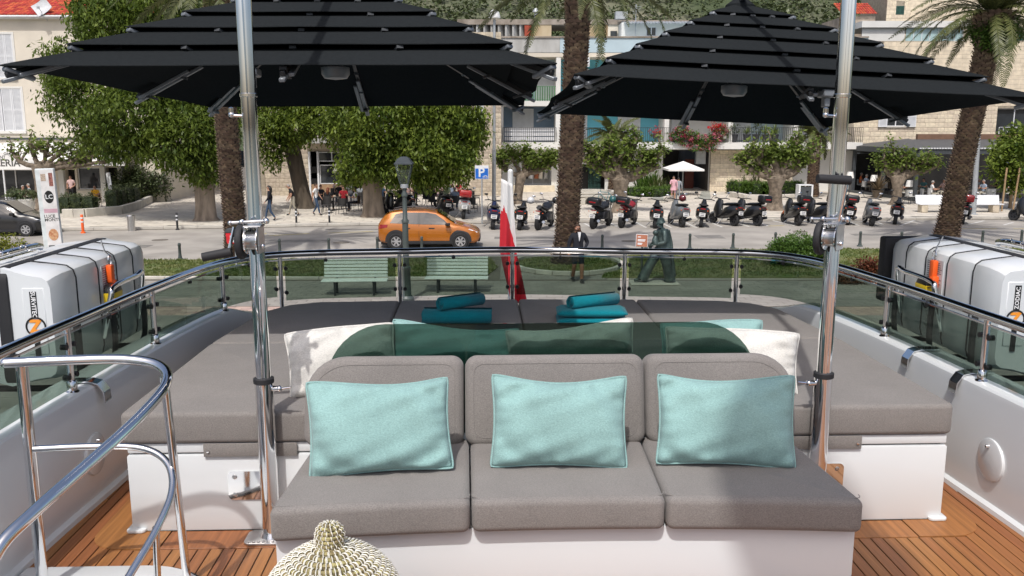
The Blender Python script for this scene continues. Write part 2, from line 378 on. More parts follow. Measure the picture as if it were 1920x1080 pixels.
# ---- railing with tinted panels
RZ = 0.872
rt = thing('railing', 'polished steel railing with dark tinted glass panels around the aft deck', 'railing', (CXB, 6.2, 0.5), True)
q = MB(); q.tube([(p.x, p.y, RZ) for p in RAILC], 0.023, 12); part(q, 'top_rail', M_CHROME, rt, True)
q = MB(); q.tube([(p.x+inward(i).x*0.004, p.y+inward(i).y*0.004, RZ-0.040) for i, p in enumerate(RAILC)], 0.006, 6); part(q, 'glass_channel', M_CHROME, rt, True)
def rail_at(x=None, y=None, side=0):
    best = None
    for i, p in enumerate(RAILC):
        if side < 0 and p.x > CXB or side > 0 and p.x < CXB: continue
        d = abs(p.y-y) if y is not None else abs(p.x-x)+(0 if p.y > 5 else 9)
        if best is None or d < best[0]: best = (d, i)
    return best[1]
posts = [rail_at(y=1.6, side=-1), rail_at(y=2.9, side=-1), rail_at(y=3.88, side=-1), rail_at(y=4.85, side=-1), rail_at(y=5.66, side=-1), rail_at(x=-1.40), rail_at(x=-0.58), rail_at(x=0.215), rail_at(x=1.01),
         rail_at(x=1.80), rail_at(y=5.50, side=1), rail_at(y=4.82, side=1), rail_at(y=3.93, side=1), rail_at(y=2.95, side=1), rail_at(y=1.6, side=1)]
for i in posts:
    p = RAILC[i]; zb = 0.555 if p.y < 5.8 else 0.36
    q = MB(); q.cyl((p.x, p.y, zb), (p.x, p.y, RZ), 0.0155, n=12); po = part(q, 'post', M_CHROME, rt, True)
    q = MB(); q.lathe([(0.031, 0), (0.031, 0.006), (0.023, 0.012), (0.023, 0.05), (0.018, 0.058), (0.0155, 0.06)], (p.x, p.y, zb), 14); part(q, 'post_foot', M_CHROME, po, 40)
for a, b in zip(posts[:-1], posts[1:]):
    a2, b2 = a, b; pa, pb = RAILC[a], RAILC[b]
    L = (pb-pa).length; ids = list(range(a, b+1)); n = len(ids); pts = []
    sub = [pa+(RAILC[j]-pa) for j in ids]
    # trim the ends so a gap stays beside each post
    d0 = (sub[1]-sub[0]).normalized()*0.03; d1 = (sub[-1]-sub[-2]).normalized()*0.03
    sub = [sub[0]+d0]+sub[1:-1]+[sub[-1]-d1]
    z0, z1 = (0.578, RZ-0.048) if pa.y < 5.7 or pb.y < 5.7 else (0.548, RZ-0.048)
    q = MB(); vs = []
    for k, p in enumerate(sub):
        t = (sub[min(k+1, n-1)]-sub[max(k-1, 0)]).normalized(); nn = Vector((t.y, -t.x, 0))*0.004
        vs += [(p+nn).to_tuple()[:2]+(z0,), (p+nn).to_tuple()[:2]+(z1,), (p-nn).to_tuple()[:2]+(z1,), (p-nn).to_tuple()[:2]+(z0,)]
    fs = [(4*k+j, 4*k+(j+1) % 4, 4*k+4+(j+1) % 4, 4*k+4+j) for k in range(n-1) for j in range(4)]+[(3, 2, 1, 0), (4*n-4, 4*n-3, 4*n-2, 4*n-1)]
    q.add(vs, fs); gp = part(q, 'glass_panel', M_TINT, rt)
    for p, d in ((sub[0], d0), (sub[-1], -d1)):
        for z in (z0+0.055, z1-0.05):
            q = MB(); c = p+d*0.15; t = d.normalized(); nn = Vector((t.y, -t.x, 0))
            q.cyl((c.x+nn.x*.014, c.y+nn.y*.014, z), (c.x-nn.x*.014, c.y-nn.y*.014, z), 0.0135, n=12); part(q, 'clamp', M_BLACK, gp, True)
    c = (pa+pb)/2 if b-a < 3 else RAILC[(a+b)//2]
    q = MB(); q.lathe([(0, -.014), (.011, -.012), (.014, 0), (.008, .016)], (c.x, c.y, RZ-0.05), 10); part(q, 'stop', M_BLACK, gp, True)

q = MB(); q.box(-1.5, 2.0, 5.6, 8.9, -1.62, -1.5); ld = link('lower_deck', q.mesh('lower_deck', M_WHITE)); ld.location = b2w((0, 0, 0)); ld.rotation_euler = (0, 0, YAW); tag(ld, kind='structure')
# ---- flag staff and flag at the stern
FL0 = By(957, 322, 8.25)
q = MB(); q.cyl((FL0.x, 8.25, -1.5), (FL0.x, 8.25, FL0.z), 0.026, n=12); q.ball(FL0, 0.026, 10, 6)
solo(q, 'flagstaff', mat('white_enamel', (0.8, 0.8, 0.78), rough=0.3), 'white flagstaff behind the middle of the stern railing', 'flagstaff', (FL0.x, 8.25, -1.5), True, smooth=True)
m = bpy.data.materials.new('flag_cloth'); m.use_nodes = True; nt = m.node_tree; b = nt.nodes['Principled BSDF']
at = nt.nodes.new('ShaderNodeAttribute'); at.attribute_name = 'flag_u'; cr = nt.nodes.new('ShaderNodeValToRGB'); cr.color_ramp.interpolation = 'CONSTANT'
cr.color_ramp.elements[0].color = (0.78, 0.77, 0.76, 1); cr.color_ramp.elements[1].position = 0.5; cr.color_ramp.elements[1].color = (0.62, 0.02, 0.035, 1)
nt.links.new(at.outputs['Fac'], cr.inputs[0]); nt.links.new(cr.outputs[0], b.inputs['Base Color']); b.inputs['Roughness'].default_value = 0.8
def flagp(u, v):
    # gathered at the hoist and hanging: u runs from the hoist down to the fly end, v across the gathered width
    z = FL0.z-0.06-1.16*u**0.95-0.05*v; half = 0.05+0.035*min(1, u*1.6)-0.02*max(0, u-.8)
    x = FL0.x-0.035+0.02*u+(v-.5)*2*half+0.10*max(0, u-.55)/.45
    y = 8.19+0.028*math.sin(v*9+u*3.0)*(0.4+u)
    return (x, y, z-0.10*max(0, u-.75)*(1-v)*0)
q = MB(); q.grid(flagp, 40, 16); me = q.mesh('flag', m, True)
at_ = me.attributes.new('flag_u', 'FLOAT', 'POINT'); at_.data.foreach_set('value', [(0.2 if (i//17)/40 < 0.20+0.25*abs((i%17)/16-0.25)+0.30*max(0,(i%17)/16-0.55) else 0.8) for i in range(41*17)])
fo = link('flag', me); fo.location = b2w((0, 0, 0)); fo.rotation_euler = (0, 0, YAW)
sol = fo.modifiers.new('thickness', 'SOLIDIFY'); sol.thickness = 0.002
tag(fo, 'white and red flag hanging limp from the white staff at the stern', 'flag')

# ---- sun pad: white block with seven taupe cushions
sp = thing('sun_pad', 'large white sun pad block topped with flat taupe cushions behind the sofa', 'sun pad', (CXB, 4.8, 0), True)
base = [(-1.53, 3.645), (2.06, 3.645), (2.05, 4.9), (1.93, 5.7), (1.75, 5.92), (-1.22, 5.92), (-1.40, 5.7), (-1.52, 4.9)]
q = MB(); q.prism(base, 0.0, 0.352, 0.008, 2); part(q, 'block', M_WHITE, sp, 40)
q = MB(); q.prism([(x+(0.004 if x < 0 else -0.004), y+(0.003 if y < 4 else -0.003)) for x, y in base], 0.3585, 0.402, 0.006, 2); part(q, 'lid', M_WHITE, sp, 40)
q = MB(); q.prism([(x+(0.02 if x < 0 else -0.02), y+(0.02 if y < 4 else -0.02)) for x, y in base], 0.35, 0.36); part(q, 'lid_seal', M_RUBBER, sp)
for s, x in ((-1, -1.53), (1, 2.06)):     # white fairing at each front corner
    q = MB(); q.prism(rrect(min(x-s*.06, x+s*.022), max(x-s*.06, x+s*.022), 3.618, 3.72, 0.018, 4), 0.0035, 0.018, 0.004, 2); part(q, 'corner_foot', M_WHITE, sp, 40)
pads = [[(-1.545, 3.63), (-0.56, 3.63), (-0.56, 4.86), (-1.53, 4.86)], [(1.09, 3.63), (2.075, 3.63), (2.06, 4.86), (1.09, 4.86)],
        [(-0.555, 3.86), (1.085, 3.86), (1.085, 4.86), (-0.555, 4.86)],
        [(-1.53, 4.865), (-0.572, 4.865), (-0.572, 6.06), (-1.13, 6.03), (-1.32, 5.93), (-1.45, 5.7)], [(-0.567, 4.865), (0.252, 4.865), (0.252, 6.085), (-0.567, 6.065)],
        [(0.257, 4.865), (1.078, 4.865), (1.078, 6.05), (0.257, 6.085)], [(1.083, 4.865), (2.06, 4.865), (1.98, 5.7), (1.85, 5.89), (1.66, 5.98), (1.083, 6.045)]]
def soften(poly, r=0.035, n=4):
    out = []; k = len(poly)
    for i in range(k):
        p = Vector(poly[i]); a = (Vector(poly[i-1])-p); b = (Vector(poly[(i+1) % k])-p); q_ = min(r, a.length*.4, b.length*.4)
        A = p+a.normalized()*q_; B = p+b.normalized()*q_
        for j in range(n+1):
            t = j/n; out.append(tuple(A*(1-t)**2+p*2*t*(1-t)+B*t*t))
    return out
for pd in pads:
    q = MB(); q.prism(soften(pd), 0.405, 0.545, 0.022, 4); c = part(q, 'pad_cushion', M_TAUPE, sp, 'all')
for x0, x1 in ((-1.20, -0.80), (1.33, 1.67)):
    q = MB(); q.rbox(x0, x1, 3.632, 3.640, 0.345, 0.405, 0.003, 2); st = part(q, 'fastening_strap', M_TAUPE, sp, 40)
    q = MB(); q.lathe([(0, 0.008), (0.006, 0.007), (0.008, 0.0)], n=10, M=Matrix.Translation(((x0 if x0 < 0 else x1)+(0.02 if x0 < 0 else -0.02), 3.632, 0.372)) @ Matrix.Rotation(R(90), 4, 'X')); part(q, 'stud', M_CHROME, st, True)
for x0, x1, lab in ((-1.105, -0.90, None), (1.40, 1.60, None)):   # polished mounting plates
    q = MB(); q.prism(rrect(x0, x1, 0.145, 0.275, 0.02), 0.0, 0.006, M=Matrix.Translation((0, 3.6445, 0)) @ Matrix.Rotation(R(90), 4, 'X')); pl = part(q, 'mounting_plate', M_CHROME, sp, 30)
    for dx in (0.03, (x1-x0)-0.03):
        for z in (0.17, 0.25):
            q = MB(); q.lathe([(0, 0.011), (0.008, 0.010), (0.011, 0.006), (0.011, 0)], n=12, M=Matrix.Translation((x0+dx, 3.6445, z)) @ Matrix.Rotation(R(90), 4, 'X')); part(q, 'bolt', M_STEEL, pl, 40)

# ---- sofa
sf = thing('sofa', 'three seat taupe sofa with white moulded base facing forward', 'sofa', (0.295, 3.2, 0), True)
def bow(x): return 0.055*((x-0.3)/1.02)**2
fr = [(-0.722+2.044*k/24, 2.915-bow(-0.722+2.044*k/24)+0.02) for k in range(25)]
q = MB(); poly = soften(fr[:1], 0) if False else fr+[(1.322, 3.63), (-0.722, 3.63)]
q.prism(poly, 0.0, 0.336, 0.006, 2); part(q, 'base', M_WHITE, sf, 40)
sx_ = [-0.735, -0.043, 0.645, 1.335]
for k in range(3):
    x0, x1 = sx_[k]+0.003, sx_[k+1]-0.003
    f = [(x0+(x1-x0)*j/8, 2.885-bow(x0+(x1-x0)*j/8)) for j in range(9)]
    # back edge narrows a little, as the cushions splay towards the front
    bx0 = x0-0.012*(k == 0)+[0.03, -0.012, 0.02][k]*(k > 0); bx1 = x1+[-0.012, 0.02, 0][k]
    pl_ = f+[(bx1-(0.055 if k == 2 else 0), 3.54), (bx0+(0.055 if k == 0 else 0), 3.54)]
    q = MB(); q.prism(soften(pl_, 0.06), 0.338, 0.462, 0.026, 5)
    c = part(q, 'seat_cushion', M_TAUPE, sf, 'all')
    q = MB(); sh = soften(pl_, 0.06); ed = sorted((x, y+0.002) for x, y in sh if y < 3.02)
    q.tube([(x, y+0.0245, 0.4615) for x, y in ed], 0.0016, 6); q.tube([(x, y+0.0005, 0.436) for x, y in ed], 0.0012, 6); part(q, 'seam', M_TAUPE, c, True)
bx_ = [-0.735, -0.075, 0.678, 1.31]
for k in range(3):
    x0, x1 = bx_[k]+0.003, bx_[k+1]-0.003; z0, z1 = 0.0, 0.375
    if k == 0: ol = rrect(x0, x1, z0, z1, 0, 8, [0.06, 0.05, 0.05, 0.17])
    elif k == 2: ol = rrect(x0, x1, z0, z1, 0, 8, [0.05, 0.06, 0.17, 0.05])
    else: ol = rrect(x0, x1, z0, z1, 0.05, 6)
    Mb = Matrix.Translation((0, 3.43, 0.452)) @ Matrix.Rotation(R(-15), 4, 'X') @ Matrix.Rotation(R(90), 4, 'X')
    q = MB(); q.prism(ol, 0.0, -0.155, 0.0); q.v = []; q.f = []
    bmx = MB(); bmx.prism([(p[0], p[1]) for p in ol], -0.155, 0.0, 0.035, 5, M=Mb)
    c = part(bmx, 'back_cushion', M_TAUPE, sf, 'all')
    q = MB(); s_ = [(p[0]*1+0, p[1], 0.0005) for p in ol]
    cx_, cz_ = (x0+x1)/2, (z0+z1)/2
    q.tube([Mb @ Vector((cx_+(p[0]-cx_)*(1-0.036*2/(x1-x0)), cz_+(p[1]-cz_)*(1-0.036*2/(z1-z0)), 0.0004)) for p in ol], 0.0014, 6, closed=True); part(q, 'seam', M_TAUPE, c, True)
q = MB(); ol = rrect(-0.685, 1.225, 0.30, 0.893, 0, 10, [0.01, 0.01, 0.26, 0.26])
q.prism(ol, -0.005, 0.005, M=Matrix.Translation((0, 3.70, 0)) @ Matrix.Rotation(R(-6), 4, 'X') @ Matrix.Rotation(R(90), 4, 'X')); part(q, 'glass_screen', M_TINTD, sf, 30)

# ---- scatter pillows
def pillow(name, label, m, w, h, t, pos, lean, rz=0, roll=0, group=None, seed=1, flop=0.0):
    g = random.Random(seed); ph = [g.uniform(0, 6.28) for _ in range(8)]
    def prof(u, v, side):
        U, V = 2*u-1, 2*v-1
        pin = 0.05*(1-V*V)*abs(U)**3+0.022*abs(U*V)**10; piv = 0.068*(1-U*U)*abs(V)**3+0.03*abs(U*V)**10
        x = U*(w/2)*(1-pin*1.2); z = V*(h/2)*(1-piv*1.5)
        e = (max(0, 1-abs(U)**2.6)**0.55)*(max(0, 1-abs(V)**2.4)**0.55)
        wr = 0.008*math.sin(U*9+V*4+ph[0])*abs(U)+0.008*math.sin(V*11-U*7+ph[1])*abs(V)+0.005*math.sin(U*23+V*6+ph[6])*V*V*(1-U*U)+0.0035*math.sin(U*17+ph[2])*V*V+0.006*math.sin(3*U+2.5*V+ph[4])
        cr = 0.006*(math.sin(U*31+ph[7])*abs(V)**5*(1-U*U)+math.sin(V*23+ph[6])*abs(U)**5*(1-V*V))+0.012*math.sin((U*U+V*V)*8+ph[3])*abs(U*V)
        y = side*(e*t/2+(wr+cr)*min(1, e*3)) + flop*V*V*0.5
        sag = -0.012*math.sin(U*2.2+ph[5])*max(0, V)
        return (x, y, z+h/2+sag)
    q = MB(); q.grid(lambda u, v: prof(u, v, -1), 36, 26); q.grid(lambda u, v: prof(u, v, 1), 36, 26, flip=True)
    bm = bmesh.new(); me0 = q.mesh('p', None); bm.from_mesh(me0); bmesh.ops.remove_doubles(bm, verts=bm.verts[:], dist=0.0006); bpy.data.meshes.remove(me0)
    q = MB(); q.bm(bm)
    o = link(name, q.mesh(name, m, 'all')); tag(o, label, 'pillow', group)
    o.location = b2w(pos); o.rotation_euler = (Matrix.Rotation(YAW+rz, 4, 'Z') @ Matrix.Rotation(lean, 4, 'X') @ Matrix.Rotation(roll, 4, 'Y')).to_euler()
    ring = [prof(u/30, 0, -1) for u in range(30)]+[prof(1, v/22, -1) for v in range(22)]+[prof(1-u/30, 1, -1) for u in range(30)]+[prof(0, 1-v/22, -1) for v in range(22)]
    q = MB(); q.tube(ring, 0.0042, 6, closed=True); c = link('piping', q.mesh('piping', m, True), o); return o
gp = 'scatter pillows on the seats'
pillow('pillow', 'aqua pillow leaning on the left back cushion of the sofa', M_TEAL, 0.545, 0.36, 0.165, (-0.378, 3.135, 0.457), R(-19), R(2), R(-3), gp, 3)
pillow('pillow', 'aqua pillow leaning on the middle back cushion of the sofa', M_TEAL, 0.53, 0.355, 0.165, (0.290, 3.17, 0.458), R(-19), R(-1), R(1), gp, 8)
pillow('pillow', 'aqua pillow leaning on the right back cushion of the sofa', M_TEAL, 0.54, 0.355, 0.165, (0.930, 3.16, 0.458), R(-19), R(-3), R(2), gp, 12)
pillow('pillow', 'cream pillow at the left end behind the sofa glass', M_CREAM, 0.50, 0.315, 0.17, (-0.62, 3.87, 0.545), R(-20), R(6), R(-5), gp, 21)
pillow('pillow', 'aqua pillow behind the sofa glass, left of the centre', M_TEAL, 0.60, 0.305, 0.16, (-0.14, 3.93, 0.543), R(-16), R(-2), R(3), gp, 22)
pillow('pillow', 'cream pillow behind the middle of the sofa glass', M_CREAM, 0.60, 0.315, 0.17, (0.42, 3.86, 0.545), R(-14), R(2), R(-3), gp, 23)
pillow('pillow', 'cream pillow at the right end behind the sofa glass', M_CREAM, 0.62, 0.295, 0.18, (1.13, 3.84, 0.545), R(-16), R(-6), R(3), gp, 24)
pillow('pillow', 'aqua pillow half hidden behind the cream pillow at the right end', M_TEAL, 0.50, 0.275, 0.15, (1.12, 4.10, 0.545), R(-18), R(-9), R(-2), gp, 25)

# ---- towels
def roll_towel(name, label, pos, L, r, rz, turns=4.2, lift=0, tilt=0, flat=0.85):
    n = 90; vs = []; fs = []; th = 0.0042
    P = []
    for k in range(n+1):
        a = turns*2*math.pi*k/n; rr = r*(0.12+0.88*k/n); P.append((rr*math.cos(a), rr*math.sin(a)*flat, rr))
    for side in (0, 1):
        for k, (y, z, rr) in enumerate(P):
            f = (rr+(th if side else 0))/rr
            for xx in (-L/2, L/2):
                vs.append((xx+0.006*math.sin(k*0.37), y*f, z*f+r*flat))
    m_ = (n+1)*2
    for k in range(n):
        fs.append((2*k, 2*k+1, 2*k+3, 2*k+2)); fs.append((m_+2*k+2, m_+2*k+3, m_+2*k+1, m_+2*k))
        fs.append((2*k, 2*k+2, m_+2*k+2, m_+2*k)); fs.append((2*k+1, m_+2*k+1, m_+2*k+3, 2*k+3))
    q = MB(); q.add(vs, fs); q.ball((0, 0, r*flat), (L/2-0.004, r*0.5, r*0.45*flat), 8, 6)
    o = link(name, q.mesh(name, M_TOWEL, 'all')); o.location = b2w(pos); o.rotation_euler = (Matrix.Rotation(YAW+rz, 4, 'Z') @ Matrix.Rotation(tilt, 4, 'Y')).to_euler(); tag(o, label, 'towel', 'petrol blue towels on the sun pad')
    return o
def fold_towel(label, pos, L, W, H, rz, layers=2):
    q = MB(); h = H/layers
    for k in range(layers):
        prof_ = [(W/2*math.copysign(min(1, abs(math.cos(a))**0.35), math.cos(a)), h/2+h/2*math.sin(a)) for a in [2*math.pi*j/20 for j in range(20)]]
        n = 14; vs = []; fs = []
        for i in range(n+1):
            u = 2*i/n-1; sh = max(0.05, (1-abs(u)**9))**0.5
            for y, z in prof_: vs.append((u*L/2, y*(0.97+0.03*sh), k*h+h/2+(z-h/2)*sh*(1+0.06*math.sin(u*6+k))))
        for i in range(n):
            for j in range(20): fs.append((i*20+j, i*20+(j+1) % 20, (i+1)*20+(j+1) % 20, (i+1)*20+j))
        fs += [tuple(range(19, -1, -1)), tuple(n*20+j for j in range(20))]
        q.add(vs, fs)
    o = link('folded_towel', q.mesh('folded_towel', M_TOWEL, 'all')); o.location = b2w(pos); o.rotation_euler = (0, 0, YAW+rz); tag(o, label, 'towel', 'petrol blue towels on the sun pad'); return o
roll_towel('rolled_towel', 'petrol blue rolled towel lying under another, left pile on the pads', (-0.155, 5.30, 0.545), 0.42, 0.058, R(-4))
roll_towel('rolled_towel', 'petrol blue rolled towel on top of the left towel pile', (-0.13, 5.35, 0.545+0.092), 0.30, 0.046, R(32), tilt=R(0))
fold_towel('petrol blue folded towel under a roll, right pile on the pads', (0.675, 5.30, 0.546), 0.43, 0.22, 0.10, R(-3), 2)
roll_towel('rolled_towel', 'petrol blue rolled towel on top of the right towel pile', (0.69, 5.33, 0.546+0.094), 0.33, 0.046, R(24))

# ---- umbrella posts with winches
def umbrella_post(x, label, s):
    t = thing('umbrella_post', label, 'umbrella post', (x, 3.575, 0), True, group='umbrella posts')
    y = 3.575
    q = MB(); q.prism(rrect(x-0.075-(0.03 if s < 0 else 0), x+0.075, y-0.085, y+0.05, 0.03), 0.002, 0.012, 0.003, 2); bp = part(q, 'base_plate', M_STEEL, t, 40)
    q = MB(); q.lathe([(0.05, 0.012), (0.046, 0.02), (0.041, 0.03)], (x, y, 0), 20); part(q, 'base_collar', M_CHROME, t, 40)
    for k in range(6):
        a = k*1.05; q = MB(); q.lathe([(0.006, 0), (0.006, 0.004), (0, 0.005)], (x-0.06+0.02*k+(-.02 if s < 0 else 0), y-0.07, 0.012), 8); part(q, 'bolt', M_STEEL, bp, True)
    q = MB(); q.cyl((x, y, 0.01), (x, y, 0.705), 0.038, n=24); part(q, 'lower_tube', M_CHROME, t, True)
    q = MB(); q.lathe([(0.038, 0.69), (0.0425, 0.693), (0.0425, 0.712), (0.031, 0.716)], (x, y, 0), 24); part(q, 'collar', M_RUBBER, t, 40)
    # telescoping upper tube with a luff groove down its face
    n = 28; gr = []
    for k in range(n):
        a = 2*math.pi*k/n; d = abs(math.atan2(math.sin(a-R(-80)), math.cos(a-R(-80)))); rr = 0.0305-(0.0055 if d < R(9) else 0); gr.append((x+rr*math.cos(a), y+rr*math.sin(a)))
    q = MB(); q.prism(gr, 0.70, 2.95); part(q, 'upper_tube', M_CHROME, t, 25)
    for z, r_ in ((1.865, 0.0345), (2.40, 0.0345)):
        q = MB(); q.lathe([(0.0305, z-0.008), (r_, z-0.006), (r_, z+0.006), (0.0305, z+0.008)], (x, y, 0), 24); part(q, 'band', M_CHROME, t, 40)
    # thumb screw on the lower tube, and the eye fitting higher up
    q = MB(); dx = 1 if s < 0 else -1
    q.cyl((x+dx*0.036, y-0.005, 0.668), (x+dx*0.062, y-0.01, 0.668), 0.012, n=12); q.ball((x+dx*0.066, y-0.01, 0.668), 0.014, 10, 6); q.cyl((x+dx*0.07, y-0.01, 0.668), (x+dx*0.115, y-0.016, 0.676), 0.006, 0.003, n=8); part(q, 'thumb_screw', M_CHROME, t, True)
    q = MB(); q.cyl((x-0.028, y-0.005, 1.785), (x-0.065, y-0.012, 1.787), 0.006, n=8); q.ball((x-0.068, y-0.012, 1.79), 0.012, 10, 6); q.lathe([(0.006, 0), (0.011, 0.004), (0.011, 0.02), (0.004, 0.024)], (x-0.068, y-0.012, 1.795), 10); part(q, 'eye_fitting', M_CHROME, t, True)
    # winch: side plates, wire drum, black cover disc, crank and grip
    w = thing('winch', 'x', 'x'); bpy.data.objects.remove(w)
    zc = 1.30; yc = y-0.075
    dxw = 0.0 if s < 0 else 0.012
    rz = R(0) if s < 0 else R(-38)
    W = Matrix.Translation((x+dxw, y, zc)) @ Matrix.Rotation(rz, 4, 'Z')
    q = MB(); q.lathe([(0, -0.026), (0.052, -0.026), (0.052, -0.022), (0.030, -0.02), (0.030, 0.02), (0.052, 0.022), (0.052, 0.026), (0, 0.026)], n=28, M=W @ Matrix.Translation((0.008, -0.085, 0)) @ Matrix.Rotation(R(90), 4, 'Y')); dr = part(q, 'winch_drum', M_CHROME, t, 40)
    q = MB(); q.tube([W @ Vector((0.008-0.02+0.04*k/140, -0.085+0.034*math.cos(k*0.63), 0.034*math.sin(k*0.63))) for k in range(140)], 0.0022, 5); part(q, 'wire', M_STEEL, dr, True)
    q = MB(); q.lathe([(0, -0.012), (0.066, -0.012), (0.07, -0.006), (0.07, 0.006), (0.066, 0.012), (0, 0.012)], n=32, M=W @ Matrix.Translation((-0.036, -0.085, -0.004)) @ Matrix.Rotation(R(90), 4, 'Y')); wd = part(q, 'winch_cover', M_RUBBER, t, 40)
    q = MB(); q.cyl(W @ Vector((-0.062, -0.085, -0.004)), W @ Vector((-0.03, -0.085, -0.004)), 0.008, n=10); part(q, 'axle', M_CHROME, wd, True)
    q = MB(); q.rbox(-0.03, 0.045, -0.10, -0.025, 0.052, 0.06, 0.003, 1, M=W); q.rbox(0.036, 0.042, -0.13, -0.03, -0.05, 0.058, 0.003, 1, M=W); q.rbox(-0.022, -0.016, -0.12, -0.03, -0.03, 0.058, 0.003, 1, M=W); part(q, 'winch_bracket', M_STEEL, t, 30)
    q = MB(); q.cyl(W @ Vector((-0.07, -0.09, 0.072)), W @ Vector((0.065, -0.09, 0.078)), 0.007, n=10); q.ball(W @ Vector((0.066, -0.09, 0.078)), 0.013, 10, 6); q.ball(W @ Vector((-0.03, -0.09, 0.074)), 0.012, 10, 6); q.ball(W @ Vector((-0.075, -0.09, 0.071)), 0.010, 10, 6); part(q, 'winch_shaft', M_CHROME, t, True)
    q = MB(); q.ball(W @ Vector((0.050, -0.10, -0.02)), 0.010, 10, 6); part(q, 'winch_bolt', M_CHROME, t, True)
    if s < 0:
        c0 = Vector((x-0.06, y-0.09, zc+0.055)); c1 = Vector((x-0.085, y-0.10, zc-0.045)); g0 = c1+Vector((0.012, 0, 0.003)); g1 = Vector((x-0.185, y-0.11, zc-0.062))
    else:
        c0 = Vector((x-0.02, y-0.10, zc+0.07)); c1 = Vector((x-0.005, y-0.12, zc+0.235)); g0 = c1+Vector((0.01, 0, -0.001)); g1 = Vector((x-0.13, y-0.13, zc+0.242))
    q = MB(); q.cyl(c0, c1, 0.007, n=8); q.ball(c1, 0.011, 8, 6); cr_ = part(q, 'crank', M_CHROME, t, True)
    q = MB(); q.cyl(g0, g1, 0.0185, 0.0175, n=16); part(q, 'crank_grip', M_RUBBER, cr_, 40)
    return t
umbrella_post(-0.912, 'polished steel umbrella post with winch, left of the sofa', -1)
umbrella_post(1.455, 'polished steel umbrella post with winch, right of the sofa', 1)

